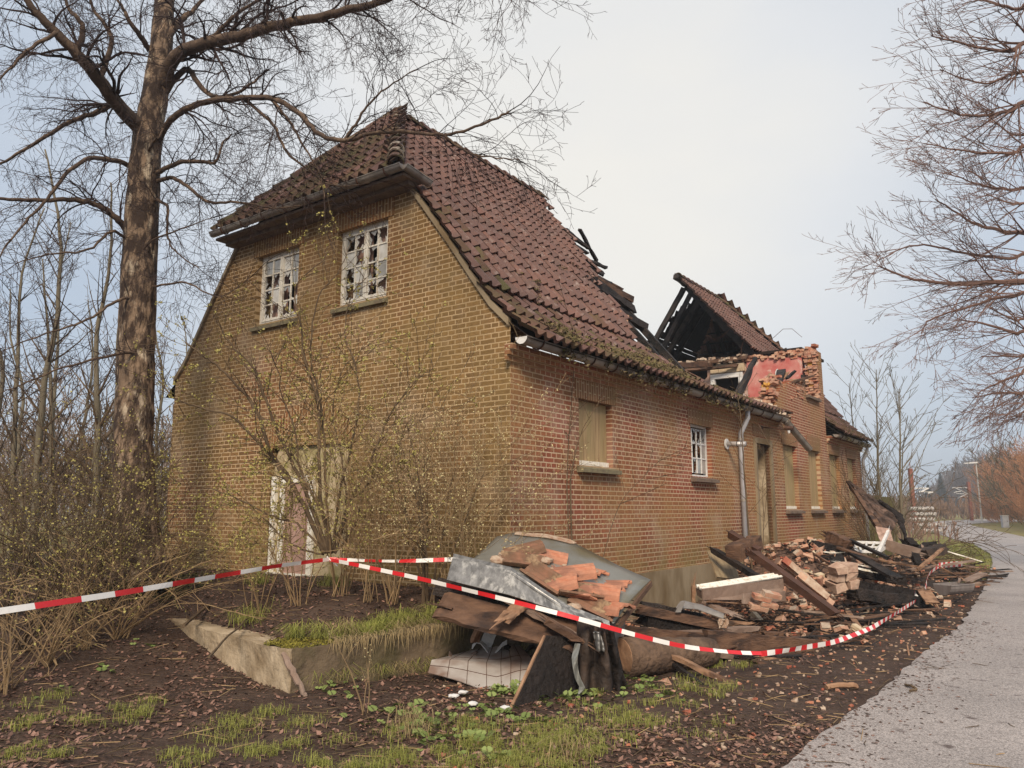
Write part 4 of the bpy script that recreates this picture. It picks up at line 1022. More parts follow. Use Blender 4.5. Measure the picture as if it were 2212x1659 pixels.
plank('broken_board', P3(ZP(240, 765), 7.55), P3(ZP(1370, 1045), 7.3), .35, .04, 'wood', 'long brown board with ragged lower edge under the flashing', 'board', up=(0, -.55, .8), seg=14, jit=.012)
plank('broken_board', P3(ZP(890, 770), 7.4), P3(ZP(750, 900), 7.2), .16, .03, 'wood_l', 'short lighter board crossing the ragged brown board', 'board')
plank('broken_board', P3(ZP(860, 760), 7.5), P3(ZP(1330, 1010), 7.22), .12, .03, 'wood_g', 'narrow grey board on the ragged brown board', 'board')
plank('splintered_stick', P3(ZP(1110, 890), 7.25), P3(ZP(1380, 1060), 7.1), .06, .05, 'wood', 'splintered brown stick end under the flashing tip', 'stick', seg=4, jit=.012)
plank('support_board', P3(ZP(690, 900), 8.2), P3(ZP(600, 1120), 8.2), .12, .02, 'white_clean', 'pale upright board in the dark under the heap', 'board', up=(0, 1, 0))
g = MB(); g.sheet(lambda u, v: P3(ZP(800 + 260 * u, 930 + 130 * v), 8.25), 3, 2, .06); S('brown_panel', g, M['wood_g'], 'brown board panel in the dark under the heap', 'panel')
g = MB(); g.sheet(lambda u, v: P3(ZP(500 + 75 * u + 20 * math.sin(v * 5), 880 + 200 * v), 8.0 + .04 * math.sin(u * 7 + v * 3)), 5, 8, .006); S('torn_paper', g, M['wood_l'], 'torn brown building paper hanging under the heap', 'paper')
# dark board standing at the front
g = MB(); q = [P3(ZP(815, 1648), 6.60), P3(ZP(1420, 1560), 7.15), P3(ZP(1330, 1045), 7.25), P3(ZP(1105, 1022), 7.15)]
g.sheet(lambda u, v: (q[0].lerp(q[1], u)).lerp(q[3].lerp(q[2], u), v) + Vector((0, .0, 0)), 6, 6, .022); S('dark_board', g, M['black'], 'blackened board leaning upright in front of the heap', 'board')
plank('board_edge', q[0] + Vector((-.012, -.016, 0)), q[3] + Vector((-.012, -.016, 0)), .022, .022, 'wood_l', 'pale left edge strip of the blackened leaning board', 'strip', seg=6, jit=.003, ends=0)
# burnt felt bundle
def felt(name, top, bot, w_, Y, label, m_='felt', amp=.05, seed=0):
    g = MB()
    g.sheet(lambda u, v: P3(ZP(top[0] + (bot[0] - top[0]) * v + (u - .5) * (w_[0] + (w_[1] - w_[0]) * v), top[1] + (bot[1] - top[1]) * v), Y) + Vector((0, amp * math.sin(u * 9 + v * 4 + seed) + amp * .8 * fbm(u * 3 + seed, v * 4), 0)), 14, 16, .012)
    return S(name, g, M[m_], label, 'roofing felt', smooth=True)
felt('roofing_felt', (1470, 900), (1540, 1590), (200, 300), 7.15, 'crumpled brown burnt roofing felt hanging from the front corner of the sheet', seed=1, amp=.09)
felt('roofing_felt', (1610, 980), (1715, 1500), (110, 160), 7.25, 'black folded felt hanging right of the crumpled brown felt', 'black', .06, 3)
felt('torn_lining', (1530, 990), (1560, 1150), (60, 60), 7.05, 'torn grey lining flap below the flashing tip', 'flash', .03, 5)
g = MB(); pts = [(1370, 1090), (1345, 1200), (1350, 1290), (1375, 1390), (1410, 1450), (1385, 1520)]
g.sheet(lambda u, v: poly_at([P3(ZP(x + (u - .5) * 44, y), 7.0) for x, y in pts], v) + Vector((0, .02 * math.sin(v * 11 + u * 3), 0)), 3, 14, .006); S('torn_zinc_strip', g, M['sheet'], 'narrow torn zinc strip dangling in front of the dark opening', 'metal strip')
g = MB(); q2 = [P3(ZP(1600, 1150), 7.7), P3(ZP(1715, 1315), 7.9), P3(ZP(1765, 860), 7.9), P3(ZP(1560, 900), 7.7)]
g.sheet(lambda u, v: (q2[0].lerp(q2[1], u)).lerp(q2[3].lerp(q2[2], u), v), 4, 6, .02); S('grey_panel', g, M['panel_g'], 'dull grey panel standing at the right end of the heap', 'panel')
# tile-print wall panels on the ground, left
ppan = [[ZP(130, 1330), ZP(700, 1500), ZP(960, 1430)], [ZP(160, 1225), ZP(690, 1250), ZP(985, 1215)], [ZP(330, 1190), ZP(720, 1100), ZP(890, 1110)]]
yy = [[7.62, 7.25, 7.35], [7.8, 7.75, 7.8], [8.1, 8.2, 8.2]]
GR = [[P3(ppan[j][i], yy[j][i]) for i in range(3)] for j in range(3)]
def gpt(u, v):
    return poly_at([poly_at(GR[j], u) for j in range(3)], v) + Vector((0, 0, .01 * math.sin(u * 9)))
pn = thing('wall_panel', GR[0][1], 'crumpled glossy bathroom wall panel with a tile grid left under the heap', 'wall panel')
g = MB(); g.sheet(gpt, 16, 10, .008); g.build('panel_face', M['tilepanel'], pn)
g = MB()
for k in range(1, 7): g.tube([gpt(k / 7 + .0, v / 8) + Vector((0, -.007, .004)) for v in range(9)], .0035, 4)
for k in (.28, .62): g.tube([gpt(u / 12, k) + Vector((0, -.007, .004)) for u in range(13)], .0035, 4)
build_each(g, 'grid_line', M['rust'], pn)
for i, (x, y, Y, lb) in enumerate([(640, 1120, 8.1, 'white torn foam scrap at the back of the wall panel'), (900, 1150, 8.1, 'crumpled dark scrap at the right of the wall panel'), (450, 1210, 8.0, 'brown torn scrap lying on the wall panel')]):
    g = MB(); c_ = P3(ZP(x, y), Y); g.sheet(lambda u, v: c_ + Vector(((u - .5) * .35, (v - .5) * .16, .05 * math.sin(u * 8 + i) + .04 * fbm(u * 3 + i, v * 3))), 8, 4, .008); S('scrap', g, M[['white_clean', 'felt', 'wood_g'][i]], lb, 'scrap')
for i, (x, y, lb) in enumerate([(500, 1585, 'white plaster flake in the grass below the wall panel'), (770, 1620, 'white splinter beside the foot of the blackened board'), (340, 1520, 'white flake among leaves below the wall panel'), (420, 1490, 'small pale flake next to the lower edge of the wall panel')]):
    c_ = gp(*ZP(x, y), .03); mb = rock_mb(.045, i * 2.2, .35); mb.v = [v + c_ for v in mb.v]; S('plaster_flake', mb, M['white_clean'], lb, 'debris')

# ================================================================== LOG, PLANKS AND MIDDLE HEAP
lg = thing('log', gp(*ZB(450, 1600)), 'thick barked log lying right of the zinc heap', 'log')
la_, lb_ = P3(ZB(70, 1450), 7.8), P3(ZB(830, 1585), 8.35); la_.z = .17; lb_.z = .13
g = MB(); n = 14; g.tube([la_.lerp(lb_, i / n) + Vector((0, 0, .012 * fbm(i * .7, 2))) for i in range(n + 1)], [.20 - .055 * i / n + .012 * fbm(i * .9, 7) for i in range(n + 1)], 16); g.build('bark', mat('log_bark', (.165, .105, .07), .9, (.08, .05, .035), 6, bump=1, bscale=14, bdist=.05), lg, smooth=True)
dd = (lb_ - la_).normalized(); g = MB(); g.tube([la_ - dd * .004, la_ + dd * .01], [.185, .185], 16); g.build('cut_end', M['wood_l'], lg)
PL = [  # zoom B coordinates + depth
 ('long_beam', (100, 1215, 8.6), (830, 1275, 9.0), .12, .16, 'wood', 'long brown beam lying behind the tape, left half'),
 ('long_beam', (90, 1275, 8.4), (700, 1330, 8.8), .14, .10, 'wood', 'lower brown beam above the log'),
 ('long_beam', (760, 1265, 8.8), (1690, 1345, 9.3), .10, .22, 'wood', 'deep brown beam lying behind the tape, right half'),
 ('long_beam', (1000, 1330, 8.9), (1720, 1265, 10.0), .12, .12, 'wood', 'brown beam slanting up behind the right half beam'),
 ('plank', (560, 1215, 9.0), (1170, 1165, 9.8), .16, .05, 'wood_g', 'brown plank lying across the long beams'),
 ('plank', (850, 1220, 9.2), (1170, 1265, 9.3), .12, .05, 'wood', 'short brown plank between the long beams'),
 ('plank', (1250, 1215, 9.8), (1735, 1225, 10.2), .10, .05, 'wood', 'dark plank with bright broken end behind the beams'),
 ('plank', (1230, 1410, 8.6), (1740, 1450, 9.0), .16, .03, 'wood_l', 'split plank pale on the left and charred on the right, front of the beams'),
 ('plank', (1130, 1430, 8.4), (1500, 1530, 8.6), .18, .03, 'wood', 'flat dark plank half in the soil below the tape'),
 ('plank', (550, 1360, 8.3), (930, 1395, 8.6), .14, .04, 'wood_g', 'brown plank under the tape beside the log'),
 ('plank', (395, 1350, 8.0), (955, 1612, 7.6), .075, .04, 'wood_l', 'splintered lath sloping across the log'),
 ('stick', (515, 1465, 7.9), (760, 1655, 7.4), .04, .03, 'char', 'charred stick resting on the log'),
 ('charred_plank', (210, 950, 9.4), (740, 1060, 9.6), .14, .04, 'char', 'charred plank at the left of the middle heap'),
 ('charred_plank', (230, 1010, 9.2), (900, 1150, 9.3), .10, .10, 'wood', 'brown beam with charred left end below the zinc fold'),
 ('charred_plank', (250, 1080, 9.3), (780, 1180, 9.4), .22, .16, 'black', 'deeply charred beam under the left of the middle heap'),
 ('plank', (640, 1100, 9.7), (1150, 1125, 10.2), .10, .03, 'wood_l', 'thin orange brown plank in the rubble'),
 ('plank', (790, 960, 10.0), (1010, 1055, 9.8), .14, .03, 'wood_g', 'small board with white paint on its edge'),
 ('post', (670, 975, 10.6), (672, 830, 10.6), .05, .05, 'wood_l', 'short pale upright stick against the plinth'),
 ('stick', (1560, 1020, 11.2), (2060, 1080, 10.8), .03, .025, 'wood_g', 'long thin stick over the bricks'),
 ('beam', (1150, 535, 11.4), (1840, 1045, 10.3), .13, .10, 'rust', 'long rusty brown beam leaning down into the bricks'),
 ('beam', (975, 385, 12.2), (1210, 530, 11.5), .12, .10, 'rust', 'short beam stub above the charred block'),
 ('beam', (850, 525, 11.8), (1215, 755, 10.9), .10, .08, 'char', 'charred beam leaning on the plywood sheet'),
]
for (nm, a, b, w_, h, mm, lb) in PL:
    plank(nm, P3(ZB(a[0], a[1]), a[2]), P3(ZB(b[0], b[1]), b[2]), w_, h, mm, lb, nm.split('_')[-1], None, seg=7, jit=.006, ends=.07)
g = MB(); g.beam(P3(ZB(1000, 545), 11.4), P3(ZB(1185, 455), 11.9), .22, .21, seg=6, jit=.02, ends=.04, rg=rg); S('charred_block', g, M['wood'], 'dark squared timber block crossing the top of the leaning rusty beam', 'timber')
g = MB(); q = [P3(ZB(865, 745), 11.4), P3(ZB(1050, 770), 11.9), P3(ZB(1000, 560), 12.6), P3(ZB(785, 532), 12.2)]
g.sheet(lambda u, v: q[0].lerp(q[1], u).lerp(q[3].lerp(q[2], u), v), 4, 4, .02); S('plywood_sheet', g, M['board_grey'], 'plywood sheet leaning against the wall by the downpipe', 'plywood')
# painted eaves box
bx_ = thing('eaves_box', P3(ZB(1000, 980), 10.3), 'torn off wooden box section with peeling white top on the rubble', 'timber box')
F0, F1 = P3(ZB(737, 868), 10.0), P3(ZB(1405, 760), 10.9); G0, G1 = P3(ZB(752, 930), 9.97), P3(ZB(1430, 935), 10.7)
bk_ = Vector((-.03, .18, .03))
g = MB(); g.hexa([G0, G1, G1 + bk_, G0 + bk_, F0, F1, F1 + bk_, F0 + bk_]); g.build('box_core', M['wood_g'], bx_)
g = MB(); up_ = Vector((0, 0, .03)); g.sheet(lambda u, v: F0.lerp(F1, u) + bk_ * v * 1.08 + up_ + Vector((0, -.03, .012 * math.sin(v * 16))), 12, 8, .02); g.build('painted_top', M['white'], bx_)
g = MB(); g.beam(F0.lerp(G0, .3) + Vector((-.0, -.02, 0)), F1.lerp(G1, .22) + Vector((0, -.02, 0)), .02, .14, seg=6, jit=.004, rg=rg); g.beam(F0.lerp(G0, .9) + Vector((.55, .18, -.02)), F1.lerp(G1, .8) + Vector((0, -.025, 0)), .02, .13, seg=6, jit=.005, rg=rg); build_each(g, 'side_board', M['wood_g'], bx_)
g = MB(); g.beam(P3(ZB(770, 940), 9.9), P3(ZB(1240, 985), 10.3), .1, .02, seg=6, jit=.01, ends=.1, rg=rg); g.build('split_lath', M['wood_l'], bx_)
# zinc fold on the left of the middle heap
g = MB(); z0 = [P3(ZB(525, 1000), 9.2), P3(ZB(700, 1010), 9.2), P3(ZB(920, 1090), 9.1)]; z1 = [P3(ZB(600, 945), 9.4), P3(ZB(760, 985), 9.4), P3(ZB(930, 1060), 9.3)]
g.sheet(lambda u, v: poly_at(z0, u).lerp(poly_at(z1, u), v) + Vector((0, 0, .03 * math.sin(v * 3))), 8, 3, .01); g.sheet(lambda u, v: P3(ZB(520 + 45 * u + 40 * v, 1035 - 90 * v + 0 * u), 9.15), 2, 2, .01); S('zinc_fold', g, M['zinc'], 'folded dark zinc gutter piece left in the middle heap', 'metal sheet')
g = MB(); g.sheet(lambda u, v: P3(ZB(880 + 80 * u, 1090 + 75 * v), 9.0) + Vector((0, .03 * math.sin(u * 9 + v * 5), 0)), 6, 6, .006); S('paper_scrap', g, M['mortar'], 'pale torn plaster net at the tip of the zinc fold', 'scrap')
# brick chunks
def chunk(name, c, nx, ny, nz, Rm, m_, label, miss=.12, sz=(.228, .108, .054), pitch=(.24, .12, .0667)):
    g = MB()
    for k in range(nz):
        for j in range(ny):
            for i in range(nx):
                if rg.random() < miss and (k in (0, nz - 1) or i in (0, nx - 1)): continue
                off = (.12 if k % 2 else 0)
                p = Vector(((i - nx / 2) * pitch[0] + off, (j - ny / 2) * pitch[1], (k - nz / 2) * pitch[2])); g.cr = rg.random() + .01
                g.cm = 0; g.obox(c + Rm @ p, sz, Rm, .004, rg)
    lo = Vector((-(nx / 2) * pitch[0] - .02, -(ny / 2) * pitch[1] + -.04, -(nz / 2) * pitch[2])); 
    g.cm = 1; g.obox(c + Rm @ Vector((-.06, -.06, -.03)), ((nx - .5) * pitch[0], (ny - .15) * pitch[1], (nz - .2) * pitch[2]), Rm, .0)
    return S(name, g, [M[m_], M['mortar']], label, 'masonry chunk')
e3 = lambda a, b, c: (Matrix.Rotation(R(c), 3, 'Z') @ Matrix.Rotation(R(b), 3, 'Y') @ Matrix.Rotation(R(a), 3, 'X'))
def PB(zx, zy, Y): return P3(ZB(zx, zy), Y)
chunk('masonry_chunk', PB(1640, 760, 11.6), 3, 1, 3, e3(60, 42, -8), 'brick_raw', 'long slab of red brickwork tipped down the rubble heap')
chunk('masonry_chunk', PB(1730, 850, 11.2), 2, 1, 3, e3(50, 40, -20), 'brick_raw', 'second slab of brickwork lying below the long tipped slab')
chunk('masonry_chunk', PB(1290, 910, 10.2), 1, 1, 4, e3(20, 12, 10), 'brick_raw', 'lump of bricks hanging on the front of the white-topped box')
g = MB(); Rm = e3(12, -6, 18)
for i in range(2):
    for k in range(3): g.cr = rg.random(); g.obox(PB(1915, 740, 12.0) + Rm @ Vector(((i - .5) * .22 + rg.uniform(-.02, .02), rg.uniform(-.03, .03), (k - 1) * .13)), (.21 * rg.uniform(.7, 1.05), .2, .125), Rm @ Matrix.Rotation(rg.uniform(-.12, .12), 3, 'Y'), .022, rg)
S('masonry_chunk', g, mat('pale_pink_stone', (.50, .36, .27), .9, (.36, .22, .16), 7, bump=.8, bscale=18), 'block of pale square stones standing in the brick rubble', 'masonry chunk')
g = MB(); Rm = e3(6, -4, -10)
# loose bricks: individual objects sharing eight meshes
br_m = []
for k in range(8):
    g = MB(); g.cr = rg.random() + .01; L_ = rg.choice([.228, .228, .19, .13, .10])
    g.obox((0, 0, .03), (L_, .108, .056), Matrix.Identity(3), .007, rg); 
    if k % 3 == 0: g.cm = 1; g.obox((rg.uniform(-.03, .03), 0, .062), (L_ * .8, .09, .014), Matrix.Identity(3), .004, rg)
    br_m.append(g.build('brick', [M['brick_raw'] if k != 5 else M['stone'], M['mortar']], base=(0, 0, 0)))
def heap_z(x, y):      # height of the rubble heap over the ground (world)
    s_, t_ = (x - C0.x) * D2.x + (y - C0.y) * D2.y, (x - C0.x) * D1.x + (y - C0.y) * D1.y
    a = .85 * math.exp(-((s_ - 8.3) / 1.7) ** 2 - ((t_ + 1.3) / .95) ** 2)
    b = .55 * math.exp(-((s_ - 6.6) / 1.2) ** 2 - ((t_ + .9) / .8) ** 2)
    return a + b
hp = MB()
def hpt(u, v):
    p = H(4.6 + u * 9.5, -.05 - v * 4.0, 0); return Vector((p.x, p.y, -.06 + heap_z(p.x, p.y) * 1.0 + .03 * fbm(p.x * 5, p.y * 5)))
hp.grid(hpt, 60, 30); tag(hp.build('rubble_soil', M['mortar'].copy() if False else mat('heap_soil', (.10, .06, .045), .95, (.20, .12, .085), 8, bump=1, bscale=20, bdist=.04), smooth=True), kind='stuff')
cells = []
tries = 0
while len(cells) < 255 and tries < 9000:
    tries += 1
    s_ = rg.gauss(8.4, 1.5); t_ = -1.5 + rg.gauss(0, .95)
    if t_ > -.15 or t_ < -3.6: continue
    p = H(s_, t_, 0)
    if on_road(p.x, p.y): continue
    if any((p.x - a) ** 2 + (p.y - b) ** 2 < .014 for a, b in cells): continue
    cells.append((p.x, p.y)); hz = heap_z(p.x, p.y)
    o = br_m[rg.randrange(8)]; tl = .55 if hz > .12 else .25
    clone(o, (p.x, p.y, max(-.01, hz - .03) + rg.uniform(0, .10) * (1 if hz > .15 else 0)), (rg.gauss(0, tl), rg.gauss(0, tl), rg.random() * 6.3), None, 'loose reddish brick or half brick tumbled in the heap before the doorway', 'brick', 'loose bricks in the rubble heap')
for (zx, zy, k, lb) in [(1185, 1060, 5, 'tan brick standing tilted in front of the white-topped box'), (1770, 1145, 0, 'tan brick lying nearest the tape at the foot of the heap'), (1900, 1165, 3, 'red brick stub with white mortar at the foot of the heap'), (2030, 1160, 5, 'pale brick at the right foot of the heap'), (1395, 1100, 1, 'small tan brick in the middle of the littered ground'), (1510, 1015, 0, 'reddish brick standing on end left of the leaning beam'), (445, 1625, 4, 'reddish half brick at the end of the log')]:
    p = P3(ZB(zx, zy), 10.2) if zy < 1600 else gp(*ZB(zx, zy)); 
    if zy < 1600: p = gp(*ZB(zx, zy), .1)
    clone(br_m[k], p - Vector((0, 0, .05)), (rg.gauss(0, .35), rg.gauss(0, .35), rg.random() * 6), (1.1, 1.1, 1.1), lb, 'brick')
for o in br_m: bpy.data.objects.remove(o)

# ================================================================== FAR HEAP OF CHARRED TIMBER
FP = [  # ZF coords (x, y, depth) a -> b
 ('charred_beam', (205, 1215, 14.2), (480, 1225, 15.0), .26, .22, 'black', 'thick black charred beam end at the left of the timber heap', 'beam'),
 ('charred_beam', (370, 1130, 14.6), (660, 1195, 15.0), .20, .18, 'black', 'charred log pointing up left on the timber heap', 'beam'),
 ('charred_beam', (505, 1050, 15.2), (680, 1140, 14.8), .20, .20, 'wood', 'squared dark beam end raised against the wall', 'beam'),
 ('charred_beam', (300, 1270, 14.0), (560, 1250, 14.6), .22, .2, 'black', 'short charred beam under the black beam end', 'beam'),
 ('charred_beam', (715, 1460, 12.6), (1290, 1545, 13.2), .22, .20, 'black', 'long black log end nearest the road with tape around it', 'beam'),
 ('charred_beam', (700, 1510, 12.4), (1300, 1590, 12.9), .20, .18, 'char', 'long charred log below the taped log', 'beam'),
 ('charred_beam', (690, 1330, 13.6), (1080, 1400, 13.8), .22, .18, 'black', 'charred beam buried in the middle of the timber heap', 'beam'),
 ('charred_beam', (560, 1240, 14.6), (640, 1420, 13.4), .26, .2, 'black', 'charred beam sloping down behind the brick slab', 'beam'),
 ('charred_post', (1120, 1100, 15.2), (1180, 1165, 15.0), .16, .22, 'black', 'charred block at the foot of the leaning roof panel', 'timber'),
 ('charred_post', (1190, 1215, 14.3), (1225, 1310, 14.0), .12, .12, 'black', 'short charred post standing in the laths', 'timber'),
 ('plank', (655, 1080, 15.0), (985, 1235, 13.6), .07, .05, 'char', 'long dark plank sloping right over the lattice window', 'plank'),
 ('plank', (480, 1115, 15.1), (900, 1260, 13.9), .10, .04, 'wood', 'brown plank sloping over the heap below the window lattice', 'plank'),
 ('plank', (355, 1172, 14.2), (560, 1300, 13.4), .035, .035, 'wood', 'thin reddish brown pole sloping toward the bricks', 'pole'),
 ('plank', (290, 1160, 14.4), (560, 1195, 14.4), .05, .02, 'white', 'thin white painted lath on the black beams', 'lath'),
 ('plank', (605, 1268, 13.6), (800, 1300, 13.6), .06, .03, 'white', 'white lath lying flat in the middle of the timber heap', 'lath'),
 ('plank', (680, 1300, 13.4), (850, 1340, 13.4), .06, .03, 'white', 'second white lath just below the flat white one', 'lath'),
 ('plank', (680, 1180, 14.6), (1050, 1390, 12.9), .18, .05, 'char', 'broad charred plank falling toward the taped log', 'plank'),
 ('plank', (730, 1190, 14.6), (1030, 1370, 13.2), .10, .04, 'wood', 'brown plank on the broad charred plank', 'plank'),
 ('plank', (800, 1230, 14.2), (1200, 1300, 13.6), .07, .03, 'wood_l', 'pale split plank across the middle of the heap', 'plank'),
 ('board', (975, 1135, 15.0), (1215, 1200, 14.6), .05, .20, 'wood_g', 'wide weathered board on edge under the window lattice', 'board'),
 ('stick', (1210, 1325, 13.6), (1400, 1165, 14.6), .06, .035, 'wood_l', 'pale lath rising to the right over the heap', 'lath'),
 ('stick', (1280, 1250, 14.2), (1560, 1395, 13.6), .02, .02, 'wood_l', 'thin pale cord like lath crossing down to the pipe', 'lath'),
 ('plank', (1130, 1330, 13.8), (1640, 1255, 15.0), .10, .03, 'wood_g', 'long grey plank reaching right toward the road', 'plank'),
 ('plank', (1400, 1170, 15.6), (1690, 1255, 15.4), .02, .02, 'white', 'thin white rod reaching out beyond the heap', 'rod'),
 ('plank', (1600, 1410, 13.6), (1720, 1355, 14.4), .16, .03, 'wood_g', 'grey board on the verge beside the asphalt', 'board'),
 ('board', (1255, 1480, 13.0), (1330, 1590, 12.4), .20, .03, 'wood_l', 'pinkish board stub standing in front of the laths', 'board'),
 ('stick', (1195, 1100, 15.4), (1215, 1240, 14.8), .035, .025, 'wood_l', 'pale upright lath behind the heap', 'lath'),
 ('stick', (1365, 980, 16.2), (1380, 1165, 16.0), .02, .02, 'rust', 'thin dark iron rod standing in the verge', 'rod'),
 ('stick', (1245, 1130, 15.6), (1268, 1200, 15.4), .04, .02, 'wood_g', 'short grey lath leaning right of the upright lath', 'lath'),
 ('charred_beam', (1160, 1185, 15.8), (1330, 1130, 16.0), .18, .14, 'black', 'charred beam lying across the back of the heap', 'beam'),
 ('charred_beam', (1250, 1210, 15.2), (1400, 1160, 15.6), .22, .18, 'felt', 'charcoal covered beam at the grass side of the heap', 'beam'),
 ('pipe', (1430, 1430, 13.3), (1570, 1440, 13.5), .0, .0, '', '', '')]
for r_ in FP[:-1]:
    nm, a, b, w_, h, mm, lb, ct = r_
    plank(nm, P3(ZF(a[0], a[1]), a[2]), P3(ZF(b[0], b[1]), b[2]), w_, h, mm, lb, ct, None, seg=9 if 'charred' in nm else 5, jit=.016 if 'charred' in nm else .005, ends=.06)
g = MB(); g.sheet(lambda u, v: P3(ZF(1420 + 170 * u, 1420 + 60 * math.sin(math.pi * (v - .5) + 1.2) * .5), 13.3 + .25 * v), 6, 8, .012)
a, b = P3(ZF(1400, 1445), 13.3), P3(ZF(1585, 1430), 13.5)
g = MB(); half_pipe(g, a, b, .17, 3); S('gutter_piece', g, M['panel_g'], 'grey half round pipe lying open at the right end of the timber heap', 'gutter')
# many loose laths, individual copies of a few meshes
lm = []
for k in range(7):
    g = MB(); L_ = rg.uniform(.7, 1.7); g.beam((-L_ / 2, 0, .02), (L_ / 2, 0, .02), rg.choice([.04, .05, .09]), rg.choice([.02, .03]), seg=5, jit=.004, ends=.06, rg=rg)
    lm.append(g.build('lath', M[['wood', 'wood_l', 'char', 'wood_g', 'char', 'wood', 'wood'][k]], base=(0, 0, 0)))
for i in range(120):
    s_ = rg.gauss(13.6, 1.7); t_ = -2.7 + rg.gauss(0, .85); p = H(s_, t_, 0)
    if t_ > -.4 or on_road(p.x, p.y): continue
    hz = .62 * math.exp(-((s_ - 13.2) / 2.0) ** 2 - ((t_ + 2.1) / 1.1) ** 2)
    clone(lm[rg.randrange(7)], (p.x, p.y, rg.uniform(0, 1) * hz + .01), (rg.gauss(0, .12), rg.gauss(0, .14), rg.gauss(-.1, .55)), None, 'thin brown or charred lath strewn over the timber heap near the road', 'lath', 'loose laths on the far timber heap')
for i in range(46):
    s_ = rg.gauss(6.0, 1.7); t_ = -2.6 + rg.gauss(0, .55); p = H(s_, t_, 0)
    if on_road(p.x, p.y): continue
    clone(lm[rg.randrange(7)], (p.x, p.y, rg.uniform(0, .12)), (rg.gauss(0, .06), rg.gauss(0, .08), rg.gauss(-.0, .6)), (.8, .8, .8), 'thin lath lying among the long beams behind the tape', 'lath', 'loose laths among the long beams')
for o in lm: bpy.data.objects.remove(o)
g = MB()
g.grid(lambda u, v: (lambda p, s_, t_: Vector((p.x, p.y, -.05 + .55 * math.exp(-((s_ - 13.2) / 1.9) ** 2 - ((t_ + 2.0) / 1.0) ** 2) + .05 * fbm(p.x * 4, p.y * 4))))(H(9.5 + 8 * u, -.1 - 4.2 * v, 0), 9.5 + 8 * u, -.1 - 4.2 * v), 40, 24)
tag(g.build('ash_bed', M['felt'], smooth=True), kind='stuff')
# leaning burnt roof panel
rp = thing('fallen_roof_section', P3(ZF(1000, 1100), 16.0), 'large burnt roof section leaning against the far end of the front wall', 'roof section')
q = [P3(ZF(668, 635), 17.6), P3(ZF(1075, 900), 17.0), P3(ZF(1110, 1130), 16.2), P3(ZF(940, 1110), 15.8)]
def rpp(u, v):
    top_ = q[0].lerp(q[1], u); low = q[0].lerp(q[3], u * .0 + u) if False else q[0].lerp(q[2], u).lerp(q[0].lerp(q[3], u), .5)
    a = q[0].lerp(q[1], u); b = q[0].lerp(q[3].lerp(q[2], .15), u)
    return a.lerp(b, v)
g = MB(); g.sheet(lambda u, v: rpp(u, v) + Vector((0, .10 * fbm(u * 5, v * 7, 1) + .05 * math.sin(v * 22), 0)), 26, 22, .05); g.build('burnt_boards', mat('burnt_panel', (.11, .066, .048), .85, (.03, .02, .016), 4, bump=1, bscale=14, bdist=.04, var2=(.19, .12, .09), v2scale=5, thr2=(.55, .65)), rp)
g = MB(); q5 = P3(ZF(1105, 1060), 16.3)
g.sheet(lambda u, v: q[1].lerp(q[2], u).lerp(q[0].lerp(q[1], .45 + .5 * u), v * .8) + Vector((0, -.10 + .06 * fbm(u * 6, v * 6), 0)), 12, 10, .06); g.build('charred_layer', M['black'], rp)
g = MB()
for k in (0, .09): g.beam(rpp(.02, 1 - k), rpp(1.0, 1 - k) + Vector((0, -.06, 0)), .06, .05, seg=6, jit=.006, rg=rg)
build_each(g, 'batten', M['wood'], rp)
g = MB(); g.sheet(lambda u, v: P3(ZF(880 + 110 * u + 40 * v, 985 + 130 * v + 20 * u), 15.75) + Vector((0, .03 * fbm(u * 4, v * 4), 0)), 6, 6, .02); g.build('white_board', M['pinkplaster'], rp)
# white window lattice
wl_ = thing('window_frame', P3(ZF(830, 1170), 14.8), 'empty white lattice window frame lying tilted on the timber heap', 'window frame')
w0, w1, w2, w3 = P3(ZF(690, 1108), 15.6), P3(ZF(1000, 1118), 15.6), P3(ZF(905, 1185), 14.6), P3(ZF(735, 1180), 14.6)
g = MB()
for a, b in ((w0, w1), (w1, w2), (w2, w3), (w3, w0)): g.beam(a, b, .06, .05)
build_each(g, 'rail', M['white_clean'], wl_)
g = MB()
for k in (.2, .4, .6, .8): g.beam(w0.lerp(w1, k), w3.lerp(w2, k), .035, .03)
g.beam(w0.lerp(w3, .5), w1.lerp(w2, .5), .035, .03); build_each(g, 'glazing_bar', M['white_clean'], wl_)
plank('white_bar', P3(ZF(905, 1195), 14.4), P3(ZF(980, 1028), 15.2), .05, .05, 'white_clean', 'white bar standing diagonally against the window lattice', 'bar', seg=2, jit=0)
# dead twigs and debris on the verge
# ================================================================== BARRIER TAPE
def tape(pts, w_, label, stripe=.20, twist=None, seed=0):
    P_ = []; n = 26
    for a, b in zip(pts, pts[1:]):
        m_ = max(4, int((b - a).length / .06))
        for i in range(m_): P_.append(a.lerp(b, i / m_))
    P_.append(pts[-1]); P2 = P_[:]
    for _ in range(14): P2 = [P2[0]] + [(P2[i - 1] + P2[i] * 2 + P2[i + 1]) / 4 for i in range(1, len(P2) - 1)] + [P2[-1]]
    g = MB(); acc_ = 0
    for i in range(len(P2) - 1):
        a, b = P2[i], P2[i + 1]; acc_ += (b - a).length; g.cm = int(acc_ / stripe) % 2
        def off(k):
            an = .9 * fbm(k * .035 * (twist or 1) + seed, 1.7) * (twist or 1); d = (P2[min(k + 1, len(P2) - 1)] - P2[max(k - 1, 0)]).normalized(); u = Vector((0, 0, 1)); sd = d.cross(u).normalized(); u = sd.cross(d)
            return (u * math.cos(an) + sd * math.sin(an)) * (w_ / 2)
        o1, o2 = off(i), off(i + 1); g.poly([a - o1, b - o2, b + o2, a + o1])
    o = S('barrier_tape', g, [M['tape_r'], M['tape_w']], label, 'barrier tape', 'red and white barrier tape runs'); return o
